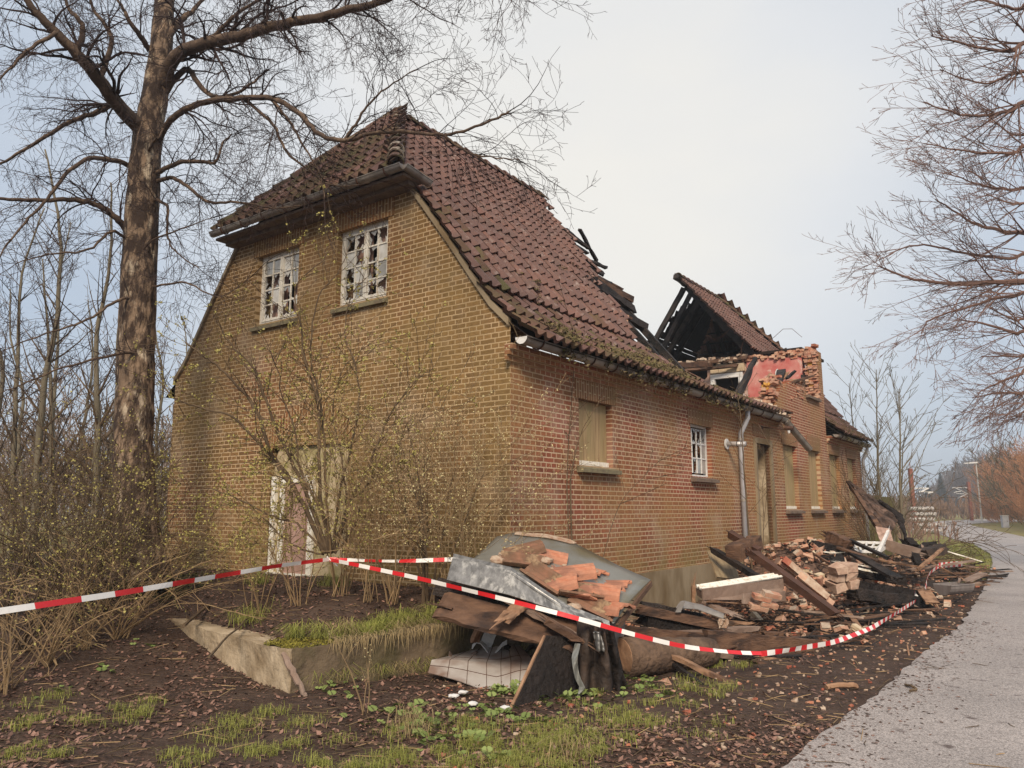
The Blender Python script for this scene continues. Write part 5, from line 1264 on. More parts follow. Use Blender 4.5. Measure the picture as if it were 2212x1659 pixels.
tape([P3((-160, 1345), 4.4), P3((0, 1320), 4.7), P3((250, 1283), 5.6), P3((480, 1243), 7.0), P3((600, 1222), 7.8), P3((712, 1208), 8.6)], .040, 'red and white tape running from the left picture edge to the shrub', .33, 1.1, 2)
tape([P3((712, 1208), 8.6), P3((850, 1213), 8.7), P3((985, 1208), 8.6)], .045, 'red and white tape running straight from the shrub to the zinc sheet', .19, 1.3, 5)
tape([P3((712, 1209), 8.6), P3((760, 1218), 8.3), P3((900, 1248), 7.6), P3((1080, 1292), 7.0), P3((1250, 1336), 6.95), P3((1330, 1360), 7.0), P3((1400, 1379), 7.15), P3((1480, 1398), 7.4), P3((1600, 1411), 7.8), P3((1645, 1411), 7.95)], .040, 'red and white tape sagging from the shrub across the front of the heaps', .19, 1.0, 8)
tape([P3((1640, 1413), 7.95), P3((1700, 1405), 8.2), P3((1800, 1388), 8.9), P3((1880, 1358), 9.8), P3((1930, 1328), 10.8), P3((1978, 1298), 12.3)], .052, 'red and white tape rising on the right to the charred log', .13, 1.2, 12)
tape([P3(ZF(1180, 1495), 13.0), P3(ZF(1195, 1540), 12.7), P3(ZF(1215, 1560), 12.9)], .08, 'short loop of tape wound round the charred log', .13, 1, 3)
tape([P3(ZF(1265, 1505), 13.1), P3(ZF(1280, 1440), 13.4), P3(ZF(1290, 1360), 13.8), P3(ZF(1375, 1295), 14.2)], .08, 'tape strand rising upright from the charred log', .13, 1, 7)
tape([P3(ZF(1375, 1293), 14.2), P3(ZF(1450, 1285), 14.6), P3(ZF(1560, 1278), 15.0)], .10, 'last tape strand lying flat over the laths', .13, .5, 9)
g = MB(); k0 = P3((712, 1208), 8.59)
for a in ((-.03, 0, .03), (.05, 0, -.04), (.09, -.01, -.07)): g.tube([k0, k0 + Vector(a)], .008, 4)
S('tape_knot', g, M['tape_w'], 'white tape knot tied on the shrub stem', 'tape knot')
# ================================================================== TREES
def unit(): 
    while 1:
        v = Vector((rv.uniform(-1, 1), rv.uniform(-1, 1), rv.uniform(-1, 1)))
        if .05 < v.length < 1: return v.normalized()
rv = random.Random(5)
def twig(mb, p, d, L, r, lvl, P, tips=None):
    """one shoot with side shoots; P = dict(seg, wander, droop[], kids[], ang, ratio[])"""
    n = max(2, int(L / P['seg'][lvl])); st = L / n; pts = [p.copy()]; rad = [r]; d = d.normalized()
    for i in range(n):
        d = (d + unit() * P['wander'][lvl] + Vector((0, 0, P['droop'][lvl] * st))).normalized()
        p = p + d * st; pts.append(p.copy()); rad.append(max(r * (1 - .82 * (i + 1) / n), P['rmin']))
    mb.tube(pts, rad, 3 if r < P['thick'] else 6, cap=False)
    if lvl + 1 < len(P['kids']) + 1 and lvl < len(P['kids']):
        k = P['kids'][lvl] * L
        k = int(k) + (1 if rv.random() < k - int(k) else 0)
        for _ in range(k):
            f = rv.uniform(P.get('bare', .12), 1); i = min(n - 1, int(f * n)); q = pts[i].lerp(pts[i + 1], f * n - i)
            dd = (pts[i + 1] - pts[i]).normalized(); sd = (dd.cross(unit())).normalized(); a = rv.uniform(*P['ang'])
            nd = dd * math.cos(a) + sd * math.sin(a)
            twig(mb, q, nd, L * P['ratio'][lvl] * rv.uniform(.5, 1.15) * (1.15 - .5 * f), max(rad[i] * .55, P['rmin']), lvl + 1, P, tips)
    if tips is not None and lvl >= P.get('tiplvl', 1): tips.extend(pts[1:])
def smooth_path(pts, k=6, wob=.0):
    out_ = []; n = len(pts)
    for i in range(n - 1):
        p0, p1, p2, p3 = pts[max(i - 1, 0)], pts[i], pts[i + 1], pts[min(i + 2, n - 1)]
        for j in range(k):
            t = j / k
            out_.append(.5 * ((2 * p1) + (p2 - p0) * t + (2 * p0 - 5 * p1 + 4 * p2 - p3) * t * t + (3 * p1 - p0 - 3 * p2 + p3) * t ** 3) + unit() * wob)
    out_.append(pts[-1].copy()); return out_
def leaves(mb, tips, n, size, spread=.02):
    for _ in range(n):
        p = rv.choice(tips) + unit() * rv.uniform(0, spread); a = unit() * size * rv.uniform(.6, 1.3); b = a.cross(unit()).normalized() * size * rv.uniform(.25, .5)
        mb.cr = rv.random() + .01; mb.poly([p, p + a * .5 + b, p + a, p + a * .5 - b])
# ---- the big birch
BP = dict(seg=[.14, .09, .07, .05], wander=[.22, .26, .30, .3], droop=[-.05, -.35, -1.0, -1.2], kids=[4.2, 6.5, 7.5], ratio=[.55, .5, .45], ang=(.45, 1.2), rmin=.0023, thick=.012, bare=.15)
bt = thing('birch_tree', at(300, 1245, 11.0), 'big bare birch with a dark fissured trunk standing left of the gable', 'tree')
TR = [((296, 1262), 11.0, .50), ((298, 1225), 11.0, .40), ((297, 1170), 11.0, .325), ((290, 1080), 11.0, .285), ((288, 960), 11.05, .265), ((292, 830), 11.1, .26), ((296, 700), 11.15, .255), ((300, 580), 11.2, .25), ((306, 480), 11.3, .245), ((312, 380), 11.4, .235), ((322, 280), 11.5, .215), ((336, 200), 11.6, .20), ((346, 120), 11.7, .18), ((352, 50), 11.8, .165), ((355, 0), 11.9, .155), ((362, -120), 12.2, .12), ((375, -300), 12.6, .08), ((380, -520), 13, .03)]
tp = smooth_path([at(x, y, Y) for (x, y), Y, r in TR], 4, .008); rr_ = [TR[min(i // 4, len(TR) - 1)][2] * (1 - (i % 4) / 4) + TR[min(i // 4 + 1, len(TR) - 1)][2] * (i % 4) / 4 for i in range(len(tp))]
rr_ = [r * (1 + .05 * fbm(i * .7, 9)) for i, r in enumerate(rr_)]
g = MB(); g.tube(tp, rr_, 18); 
for a in (0.3, 1.7, 2.9, 4.2, 5.4):   # root flare
    b = tp[0] + Vector((0, 0, .35)); e_ = tp[0] + Vector((math.cos(a) * .75, math.sin(a) * .75, -.12)); g.tube(smooth_path([b, b.lerp(e_, .5) - Vector((0, 0, .08)), e_], 4), [.24, .22, .20, .18, .15, .13, .10, .08, .05], 8)
g.build('trunk', M['bark'], bt, smooth=True)
LIM = [  # (points with depth), start radius
 ([((300, 275), 11.4), ((262, 235), 11.0), ((215, 175), 10.5), ((165, 115), 10.1), ((105, 55), 9.8), ((60, 5), 9.6), ((10, -60), 9.4)], .125),
 ([((348, 190), 11.6), ((378, 125), 11.3), ((430, 98), 11.0), ((520, 78), 10.5), ((600, 55), 10.1), ((700, 35), 9.7), ((790, 12), 9.3), ((870, -15), 9.0), ((960, -60), 8.8)], .115),
 ([((345, 300), 11.4), ((375, 255), 11.1), ((430, 225), 10.8), ((520, 212), 10.3), ((585, 213), 10.0), ((640, 240), 9.7), ((690, 290), 9.3), ((742, 304), 9.1), ((800, 288), 8.9), ((880, 285), 8.6), ((960, 290), 8.4), ((1040, 270), 8.2), ((1100, 240), 8.1)], .052),
 ([((960, 290), 8.4), ((1010, 330), 8.3), ((1070, 340), 8.2), ((1120, 345), 8.1)], .016),
 ([((742, 304), 9.1), ((768, 270), 9.0), ((800, 220), 8.9), ((850, 180), 8.8), ((900, 150), 8.7)], .022),
 ([((345, 215), 11.6), ((400, 150), 11.5), ((440, 195), 11.3), ((480, 210), 11.1), ((530, 190), 10.9), ((580, 150), 10.8)], .055),
 ([((352, 95), 11.7), ((385, 50), 11.8), ((420, 20), 12.0), ((455, -20), 12.2)], .07),
 ([((300, 262), 11.4), ((250, 225), 11.8), ((215, 240), 12.0), ((150, 265), 12.2), ((75, 310), 12.4), ((0, 355), 12.6), ((-60, 400), 12.8)], .06),
 ([((275, 500), 11.3), ((250, 470), 11.1), ((205, 440), 10.9), ((150, 432), 10.6), ((60, 432), 10.3), ((-20, 425), 10.0), ((-90, 410), 9.8)], .055),
 ([((285, 360), 11.4), ((240, 345), 11.0), ((185, 345), 10.7), ((135, 385), 10.4), ((95, 440), 10.2), ((45, 490), 10.0), ((-5, 560), 9.9)], .042),
 ([((335, 375), 11.4), ((385, 352), 11.0), ((440, 350), 10.8), ((468, 348), 10.7), ((480, 310), 10.7), ((500, 290), 10.6)], .04),
 ([((330, 395), 11.4), ((375, 385), 11.1), ((420, 415), 10.9), ((455, 437), 10.7), ((520, 437), 10.4), ((590, 450), 10.1), ((650, 445), 9.9)], .035),
 ([((585, 213), 10.0), ((625, 262), 9.9), ((655, 315), 9.8), ((690, 375), 9.7), ((700, 430), 9.6)], .024),
 ([((530, 215), 10.3), ((590, 270), 10.2), ((620, 330), 10.1), ((670, 370), 9.9), ((720, 400), 9.7), ((800, 395), 9.5)], .026),
 ([((330, 430), 11.3), ((360, 445), 11.0), ((362, 500), 10.9), ((375, 540), 10.8), ((430, 580), 10.6)], .028),
 ([((320, 330), 11.3), ((350, 280), 10.8), ((340, 300), 10.6), ((310, 260), 10.5), ((290, 330), 10.3), ((265, 380), 10.3)], .02),
 ([((280, 520), 11.2), ((240, 500), 10.8), ((190, 540), 10.5), ((100, 550), 10.3), ((35, 570), 10.1)], .026),
 ([((290, 560), 11.2), ((330, 520), 10.9), ((400, 490), 10.6), ((460, 470), 10.5)], .02),
 ([((165, 115), 10.1), ((180, 60), 10.0), ((150, 20), 9.9), ((130, -30), 9.8)], .05),
 ([((215, 175), 10.5), ((240, 80), 10.5), ((200, 20), 10.4), ((190, -30), 10.3)], .045),
 ([((325, 110), 11.7), ((290, 60), 11.3), ((260, 10), 11.1), ((240, -40), 11.0)], .05),
 ([((120, 70), 9.8), ((60, 110), 9.6), ((20, 150), 9.5), ((-40, 200), 9.4)], .03),
 ([((450, 95), 10.9), ((500, 40), 10.6), ((560, 0), 10.4), ((640, -30), 10.3)], .04),
 ([((300, 640), 11.1), ((250, 650), 10.7), ((190, 690), 10.4), ((100, 720), 10.2), ((0, 760), 10.0)], .026),
 ([((300, 760), 11.0), ((230, 770), 10.5), ((120, 800), 10.3), ((0, 850), 10.1)], .026),
 ([((330, 620), 11.0), ((400, 610), 10.7), ((470, 640), 10.5), ((540, 600), 10.3)], .018),
]
g = MB(); tw = MB()
BPs = {k: (v[:] if isinstance(v, list) else v) for k, v in BP.items()}
for pts, r in LIM:
    P_ = smooth_path([at(x, y, Y) for (x, y), Y in pts], 6, .012); n = len(P_); rad = [max(r * (1 - .80 * i / n), .006) for i in range(n)]
    g.tube(P_, rad, 10 if r > .04 else 7)
    L_ = sum((b - a).length for a, b in zip(P_, P_[1:]))
    for i in range(int(L_ * 7.5)):
        f = rv.uniform(.10, 1); j = min(n - 2, int(f * n)); d = (P_[j + 1] - P_[j]).normalized(); sd = d.cross(unit()).normalized()
        if sd.z < -.2 and rv.random() < .3: sd.z *= -1
        a = rv.uniform(.5, 1.2); twig(tw, P_[j], d * math.cos(a) + sd * math.sin(a), rv.uniform(.35, 1.5) * (1.2 - .4 * f), max(.005, rad[j] * .32), 1, BP)
    twig(tw, P_[-1], (P_[-1] - P_[-2]).normalized(), .9, .007, 0, BP)
# hanging sprays from the boughs above the picture
for i in range(100):
    x = rv.uniform(20, 1150); Y = rv.uniform(8.2, 12.5); p = at(x, rv.uniform(-260, -20) if x < 900 else rv.uniform(-160, -10), Y)
    twig(tw, p, Vector((rv.uniform(-.5, .5), rv.uniform(-.3, .3), -.8)), rv.uniform(.9, 2.2) * (1 if x < 800 else .7), .006, 0, BP)
g.build('limb', M['limb'], bt, smooth=True); tw.build('twigs', M['twig_b'], bt)
g = MB()
for i in range(900):
    a = rv.uniform(-2.6, .5); r = rv.uniform(.3, 1.0); p = tp[0] + Vector((math.cos(a) * r, math.sin(a) * r, 0)); p.z = gz(p.x, p.y) + .28 * (1 - r) + .02; clump(g, p, .03, 3, rv, .035)
g.build('root_moss', M['moss_d'], bt)
# ---- thicket trees behind on the left
TP = dict(seg=[.35, .2, .15], wander=[.09, .16, .22], droop=[.10, .0, -.15], kids=[2.3, 3.0], ratio=[.34, .42], ang=(.35, .95), rmin=.004, thick=.02, bare=.2)
specs = [(75, 330, 14.5, .085, 'slim grey tree with a fork, second from the left behind the birch'), (125, 560, 15.5, .07, 'thin bare tree left of the birch, between two thicker stems'), (205, 400, 14.0, .08, 'straight bare tree close behind the left of the birch'), (235, 600, 17, .06, 'thin pole-like tree touching the left of the birch trunk'), (20, 450, 16, .07, 'leftmost thin bare tree at the picture edge'), (165, 650, 20, .07, 'slim bare tree in the middle of the left thicket'), (50, 620, 22, .08, 'distant thin tree in the left thicket'), (345, 600, 24, .08, 'distant thin tree right behind the birch trunk'), (100, 480, 27, .10, 'far tall bare tree behind the left thicket'), (375, 700, 30, .09, 'far bare tree between birch and gable corner'), (-20, 500, 13, .07, 'bare tree cut by the left picture edge'), (265, 500, 26, .09, 'far tree hidden behind the birch trunk')]
for (x, ytop, Y, r, lb) in specs:
    b = at(x, 1190, Y); b.z = .4; top = at(x + rv.uniform(-40, 60), ytop, Y); 
    t = thing('bare_tree', b, lb, 'tree', 'thin bare trees left of the house'); H_ = (top - b).length
    g = MB(); tips = []
    mid = [b.lerp(top, k) + Vector((rv.uniform(-.25, .25), rv.uniform(-.2, .2), 0)) * (k * 1.2) for k in (0, .2, .4, .6, .8, 1)]
    P_ = smooth_path(mid, 5, .015); n = len(P_); rad = [max(r * (1 - .85 * i / n), .012) for i in range(n)]; g.tube(P_, rad, 8)
    tg = MB(); TPk = dict(TP); TPk['rmin'] = .0035 * (Y / 14)
    for i in range(int(H_ * 3.4)):
        f = rv.uniform(.12, 1); j = min(n - 2, int(f * n)); d = (P_[j + 1] - P_[j]).normalized(); sd = d.cross(unit()).normalized(); a = rv.uniform(.4, 1.0)
        twig(tg, P_[j], d * math.cos(a) + sd * math.sin(a), rv.uniform(.8, 2.4) * (1.1 - .5 * f), max(.008, rad[j] * .4), 0, TPk)
    g.build('trunk', M['twig_g'], t, smooth=True); tg.build('crown', M['twig_d'], t)
# ---- undergrowth: multi-stem shrubs
def shrub(name, base, stems, hgt, spread, label, P, m_stem, leafn=0, leafm='leaf_y', lsize=.02, cat='shrub', group=None, r0=.012, lean=None, dirs=None, bud=False):
    t = thing(name, base, label, cat, group); g = MB(); tips = []
    for i in range(stems):
        if dirs: d = Vector(dirs[i % len(dirs)]) + unit() * .12
        else:
            a = rv.random() * 6.28; d = Vector((math.cos(a) * spread * rv.uniform(.2, 1), math.sin(a) * spread * rv.uniform(.2, 1), 1))
        if lean: d += Vector(lean)
        a = rv.random() * 6.28; p = Vector(base) + Vector((math.cos(a), math.sin(a), 0)) * rv.uniform(0, .12)
        twig(g, p, d, hgt * rv.uniform(.55, 1.05), r0 * rv.uniform(.6, 1.2), 0, P, tips)
    g.build('stems', M[m_stem], t)
    if leafn:
        l = MB(); leaves(l, tips, leafn, lsize); l.build('young_leaves', M[leafm], t)
    return t
SP = dict(seg=[.14, .10, .08, .06], wander=[.12, .2, .28, .3], droop=[.0, .0, -.1, -.1], kids=[3.2, 4.0, 3.0], ratio=[.5, .45, .4], ang=(.35, 1.0), rmin=.0026, thick=.012, bare=.22, tiplvl=1)
SB = at(712, 1222, 8.75); SB.z = gz(SB.x, SB.y)
big = dict(SP); big['wander'] = [.10, .18, .26, .3]
# traced main stems of the big shrub in front of the gable
t = thing('shrub', SB, 'large multi-stemmed shrub with young yellow leaves before the arched door', 'shrub')
g = MB(); tips = []
STM = [([(700, 1195), (660, 1100), (610, 1010), (560, 960), (500, 900), (430, 880), (372, 858), (330, 800)], .024), ([(705, 1195), (650, 1080), (590, 990), (560, 900), (520, 840), (470, 790), (440, 770), (400, 740)], .028),
      ([(708, 1195), (660, 1060), (612, 960), (580, 880), (545, 790), (500, 745), (470, 700)], .024), ([(712, 1195), (690, 1050), (690, 930), (685, 860), (660, 780), (650, 700), (640, 620), (700, 560)], .022),
      ([(716, 1195), (705, 1080), (700, 960), (690, 860), (670, 760), (690, 640), (730, 590), (760, 520)], .018), ([(720, 1195), (735, 1060), (760, 960), (775, 870), (770, 800), (745, 720), (760, 640), (790, 600)], .018),
      ([(722, 1195), (760, 1080), (800, 1000), (830, 920), (860, 870), (900, 820), (930, 800)], .018), ([(706, 1195), (640, 1130), (600, 1120), (540, 1090), (470, 1060), (420, 1050), (372, 1040)], .014),
      ([(712, 1195), (700, 1120), (650, 1020), (640, 940), (610, 860), (600, 800), (570, 740)], .016), ([(724, 1195), (770, 1130), (790, 1050), (850, 990), (880, 930), (960, 880)], .014),
      ([(715, 1195), (745, 1100), (740, 1000), (720, 900), (740, 800), (800, 740)], .014), ([(700, 1200), (640, 1180), (600, 1150), (560, 1110), (500, 1090), (450, 1100)], .012)]
for pts, r in STM:
    Y0 = 8.75; kk = rv.uniform(-.5, .35); P_ = smooth_path([at(x, y, Y0 + kk * i / len(pts) * 1.3) for i, (x, y) in enumerate(pts)], 6, .010); n = len(P_); rad = [max(r * (1 - .8 * i / n), .004) for i in range(n)]
    g.tube(P_, rad, 7); L_ = sum((b - a).length for a, b in zip(P_, P_[1:]))
    for i in range(int(L_ * 9)):
        f = rv.uniform(.18, 1); j = min(n - 2, int(f * n)); d = (P_[j + 1] - P_[j]).normalized(); sd = d.cross(unit()).normalized(); a = rv.uniform(.4, 1.1)
        twig(g, P_[j], d * math.cos(a) + sd * math.sin(a), rv.uniform(.25, .85), max(.004, rad[j] * .4), 1, SP, tips)
g.build('stems', M['twig_d'], t, smooth=True)
tips = [p for p in tips if rv.random() < (1 if p.z < 2.3 else .35)]
l = MB(); leaves(l, tips, 9000, .026, .03); l.build('young_leaves', M['leaf_y'], t)
def sg(x, y, Y, dz=0): p = at(x, y, Y); p.z = gz(p.x, p.y) + dz; return p
thin = dict(SP); thin['kids'] = [3.6, 3.4, 2.4]; thin['rmin'] = .0024; thin['droop'] = [.05, .05, 0, 0]
for i, (x, Y, st, h, r, ml, lb, lm_) in enumerate([(740, 8.9, 13, 2.3, .010, 'twig_t', 'clump of tan upright shoots at the foot of the large shrub', 'leaf_y'), (850, 8.8, 12, 2.6, .010, 'twig_t', 'tan-stemmed shrub with tiny pale leaves right of the large shrub', 'leaf_b'), (925, 8.9, 9, 2.5, .015, 'twig_d', 'dark forked shrub at the right part of the gable wall', 'leaf_b'), (985, 8.7, 11, 2.7, .008, 'twig_t', 'fine pale shrub with opening buds before the gable corner', 'leaf_b'), (1040, 8.7, 8, 2.5, .007, 'twig_t', 'wispy pale shrub spreading round the house corner', 'leaf_b'), (800, 8.7, 10, 2.2, .008, 'twig_t', 'slender tan shrub between the large shrub and its right neighbour', 'leaf_y'), (650, 8.8, 9, 1.9, .008, 'twig_t', 'low tan shrub left of the large shrub stems', 'leaf_y'), (560, 8.9, 8, 1.5, .007, 'twig_t', 'small arching shrub in front of the left half of the gable', 'leaf_y')]):
    shrub('shrub', sg(x, 1205, Y), st, h, .42, lb, thin, ml, 1500 if lm_ == 'leaf_b' else 1300, lm_, .019 if lm_ == 'leaf_b' else .024, group='shrubs along the gable', r0=r)
und = dict(SP); und['kids'] = [3.2, 3.2, 2.0]; und['droop'] = [-.35, -.3, -.2, -.1]; und['wander'] = [.18, .28, .34, .3]; und['bare'] = .08
lbs = ['leftmost dense yellow-leaved bush at the picture edge', 'yellow-leaved bush second from the left edge', 'yellow-leaved bush in the middle of the left undergrowth', 'yellow-leaved bush left of the birch foot', 'bush of tan arching shoots at the birch foot', 'yellow-leaved bush behind the tape near the left edge', 'tangled bare bush low in front of the birch', 'leafy bush just left behind the birch trunk', 'bare brambly bush at the lower left corner', 'dense bush behind the tan arching shoots', 'leafy bush in the gap between birch and gable', 'low bare tangle between two leafy bushes']
for i, (x, yb, Y, st, h, ln, ms) in enumerate([(20, 1240, 9.0, 13, 2.6, 1900, 'twig_d'), (95, 1240, 9.6, 13, 2.8, 2200, 'twig_d'), (165, 1240, 9.2, 13, 2.6, 2200, 'twig_d'), (225, 1240, 9.5, 12, 2.4, 1700, 'twig_d'), (262, 1262, 8.6, 12, 1.9, 250, 'twig_t'), (60, 1270, 7.9, 12, 1.8, 900, 'twig_d'), (190, 1280, 8.2, 12, 1.4, 150, 'twig_t'), (255, 1220, 11.6, 10, 2.6, 900, 'twig_d'), (15, 1330, 6.9, 10, 1.1, 40, 'twig_t'), (130, 1260, 8.6, 12, 2.0, 1200, 'twig_d'), (345, 1225, 13.2, 9, 2.2, 500, 'twig_d'), (110, 1300, 7.6, 12, 1.1, 60, 'twig_t')]):
    shrub('bush', sg(x, yb, Y), st + 4, h, 1.0, lbs[i], und, ms, int(ln * .62), 'leaf_y', .026, cat='bush', group='undergrowth below the birch', r0=.010)
# a band of scrub further back so that the wood floor is not empty
g = MB(); bp_ = dict(SP); bp_['kids'] = [2.6, 2.4]; bp_['rmin'] = .006; bp_['seg'] = [.3, .25, .2]
for i in range(120):
    Y = rv.uniform(13.5, 34); x = rv.uniform(-40, 372); p = at(x, 1180, Y); p.z = .35; twig(g, p, Vector((rv.uniform(-.5, .5), 0, 1)), rv.uniform(1.6, 4.2), .016, 0, bp_)
tag(g.build('scrub', M['twig_d'], base=(-9, 20, .3)), kind='stuff')
# ---- saplings in front of the front wall
sap = dict(seg=[.16, .12], wander=[.05, .12], droop=[.02, .12], kids=[3.0], ratio=[.26], ang=(.5, .85), rmin=.0035, thick=.008, bare=.3)
for (pts, Y, r, lb) in [([(1240, 1180), (1232, 1080), (1238, 1000), (1258, 930), (1300, 860)], 10.3, .013, 'bent sapling rising past the large boarded window'), ([(1238, 1180), (1225, 1050), (1232, 900), (1240, 780), (1235, 700)], 10.2, .008, 'thin upright sapling left of the large boarded window'), ([(1625, 1180), (1612, 1080), (1605, 980), (1600, 900), (1590, 840)], 13.2, .017, 'reddish sapling standing in front of the downpipe and doorway'), ([(1265, 1175), (1330, 1110), (1390, 1030), (1430, 990)], 10.5, .006, 'low arching sapling below the large boarded window'), ([(1640, 1180), (1650, 1120), (1648, 1040), (1670, 960)], 13.0, .007, 'thin dark sapling before the open doorway')]:
    b = at(*pts[0], Y); b.z = .1; t = thing('sapling', b, lb, 'sapling', 'saplings along the front wall'); P_ = smooth_path([b] + [at(x, y, Y + .1 * i) for i, (x, y) in enumerate(pts[1:])], 6, .005); n = len(P_); rad = [max(r * (1 - .75 * i / n), .004) for i in range(n)]
    g = MB(); g.tube(P_, rad, 6); L_ = sum((b_ - a).length for a, b_ in zip(P_, P_[1:]))
    for i in range(int(L_ * 4.5)):
        f = rv.uniform(.2, 1); j = min(n - 2, int(f * n)); d = (P_[j + 1] - P_[j]).normalized(); sd = d.cross(unit()).normalized(); twig(g, P_[j], d * .55 + sd * .8 + Vector((0, 0, .3)), rv.uniform(.2, .75), max(.0035, rad[j] * .45), 0, sap)
    g.build('stems', M['twig_d'], t)
# ---- bare young trees past the far end of the house
far_t = dict(seg=[.3, .2, .15], wander=[.06, .10, .16], droop=[.10, .12, .05], kids=[2.2, 2.2], ratio=[.34, .42], ang=(.35, .8), rmin=.006, thick=.014, bare=.2)
for (x0, x1, yt, Y, r, nb, lb) in [(1905, 1885, 800, 22, .05, 34, 'bare young tree with fan of branches just behind the far house corner'), (1950, 1940, 845, 20, .05, 34, 'slim straight young tree nearest the verge past the house'), (1870, 1835, 820, 25, .05, 30, 'bare young tree rising behind the far roof end'), (1925, 1960, 900, 26, .04, 26, 'small bare tree between the two taller young trees'), (1895, 1900, 930, 30, .04, 24, 'background sapling behind the leaning roof panel')]:
    b = at(x0, 1165, Y); b.z = 0; top = at(x1, yt, Y); t = thing('young_tree', b, lb, 'tree', 'bare young trees past the house'); P_ = smooth_path([b.lerp(top, k) + unit() * .12 * k for k in (0, .25, .5, .75, 1)], 6, .008); n = len(P_); rad = [max(r * (1 - .85 * i / n), .01) for i in range(n)]
    g = MB(); g.tube(P_, rad, 7); g.build('trunk', M['twig_g'], t, smooth=True); g = MB()
    for i in range(nb):
        f = rv.uniform(.12, .97); j = min(n - 2, int(f * n)); d = (P_[j + 1] - P_[j]).normalized(); sd = d.cross(unit()).normalized(); twig(g, P_[j], d * .75 + sd * .6, rv.uniform(.8, 2.4) * (1.15 - .6 * f), max(.008, rad[j] * .45), 0, far_t)
    g.build('crown', M['twig_g'], t)
b = at(1945, 1175, 19); b.z = 0
arc = dict(SP); arc['droop'] = [-.75, -.3, -.2, -.1]; arc['kids'] = [2.4, 2.4]; arc['rmin'] = .005
shrub('shrub', b, 14, 3.0, .9, 'arching bare shrub on the verge reaching over the road edge', arc, 'twig_d', cat='shrub', r0=.014, lean=(.35, -.1, 0))
b = at(1890, 1170, 21); b.z = 0
shrub('shrub', b, 16, 2.8, .5, 'bare reddish thicket shrub behind the leaning roof panel', dict(arc, droop=[0, 0, 0]), 'twig_d', cat='shrub', r0=.014)
# ---- tall beeches on the right whose trunks stand outside the picture
RPp = dict(seg=[.4, .3, .22, .16], wander=[.07, .12, .16, .2], droop=[.02, .04, .06, .05], kids=[2.2, 3.4, 4.2], ratio=[.48, .45, .42], ang=(.35, .8), rmin=.005, thick=.02, bare=.15)
def beech(base, label, boughs):
    t = thing('beech_tree', base, label, 'tree', 'tall bare trees on the right'); base = Vector(base)
    g = MB(); P_ = smooth_path([base, base + Vector((.1, 0, 4)), base + Vector((-.1, .2, 8)), base + Vector((.1, 0, 12)), base + Vector((0, 0, 17))], 5, .02); n = len(P_)
    g.tube(P_, [.38 * (1 - .7 * i / n) for i in range(n)], 12); g.build('trunk', M['bark'], t, smooth=True)
    g = MB()
    for pts, r in boughs:
        z0 = pts[0].z
        q = P_[min(n - 1, max(1, int((pts[0].z - 1.5) / 17 * n)))]
        Q = smooth_path([q] + pts, 6, .02); m_ = len(Q); rad = [max(r * (1 - .85 * i / m_), .012) for i in range(m_)]; g.tube(Q, rad, 6); L_ = sum((b_ - a).length for a, b_ in zip(Q, Q[1:]))
        for i in range(int(L_ * 3.6)):
            f = rv.uniform(.25, 1); j = min(m_ - 2, int(f * m_)); d = (Q[j + 1] - Q[j]).normalized(); sd = d.cross(unit()).normalized(); twig(g, Q[j], d * .8 + sd * .55, rv.uniform(.8, 2.3) * (1.2 - .45 * f), max(.010, rad[j] * .4), 1, RPp)
    g.build('crown', M['twig_r'], t)
Yb = 19
beech((15.6, 19.0, 0), 'tall bare tree at the right edge reaching lowest over the road', [
 ([at(2250, 620, Yb), at(2150, 610, Yb), at(2060, 615, Yb), at(1960, 600, Yb), at(1900, 575, Yb)], .09),
 ([at(2250, 520, Yb), at(2170, 500, Yb), at(2100, 480, Yb), at(2020, 430, Yb)], .08),
 ([at(2250, 730, Yb), at(2190, 720, Yb), at(2130, 700, Yb), at(2075, 690, Yb)], .07),
 ([at(2250, 800, Yb), at(2200, 810, Yb), at(2150, 830, Yb), at(2110, 850, Yb)], .06),
 ([at(2250, 650, Yb), at(2180, 640, Yb), at(2100, 660, Yb), at(2010, 690, Yb), at(1990, 720, Yb)], .06),
 ([at(2250, 560, Yb), at(2180, 560, Yb), at(2080, 545, Yb), at(1980, 530, Yb), at(1900, 560, Yb)], .06),
 ([at(2270, 860, Yb), at(2220, 870, Yb), at(2170, 900, Yb)], .05)])
beech((17.2, 17.5, 0), 'tall bare tree at the upper right corner, nearer one', [
 ([at(2260, 100, 17.5), at(2180, 110, 17.5), at(2080, 95, 17.5), at(2010, 75, 17.5)], .08),
 ([at(2260, 230, 17.5), at(2180, 240, 17.5), at(2090, 250, 17.5), at(1995, 220, 17.5)], .08),
 ([at(2260, 330, 17.5), at(2190, 330, 17.5), at(2110, 330, 17.5), at(1995, 310, 17.5)], .07),
 ([at(2260, 420, 17.5), at(2190, 410, 17.5), at(2120, 400, 17.5), at(2040, 370, 17.5)], .06),
 ([at(2260, 20, 17.5), at(2200, 20, 17.5), at(2120, 0, 17.5), at(2060, -20, 17.5)], .07),
 ([at(2260, 170, 17.5), at(2190, 160, 17.5), at(2120, 180, 17.5), at(2030, 150, 17.5)], .06)])
beech((21.5, 26, 0), 'bare tree farther back at the right edge above the orange thicket', [
 ([at(2250, 860, 26), at(2200, 850, 26), at(2150, 850, 26), at(2100, 860, 26)], .08), ([at(2250, 780, 26), at(2190, 770, 26), at(2120, 770, 26)], .08), ([at(2250, 700, 26), at(2190, 690, 26), at(2130, 660, 26)], .08),
 ([at(2250, 600, 26), at(2190, 590, 26), at(2130, 580, 26)], .08), ([at(2250, 450, 26), at(2190, 440, 26), at(2130, 420, 26)], .08), ([at(2250, 300, 26), at(2190, 290, 26), at(2140, 260, 26)], .08), ([at(2250, 900, 26), at(2200, 900, 26), at(2160, 920, 26)], .06)])
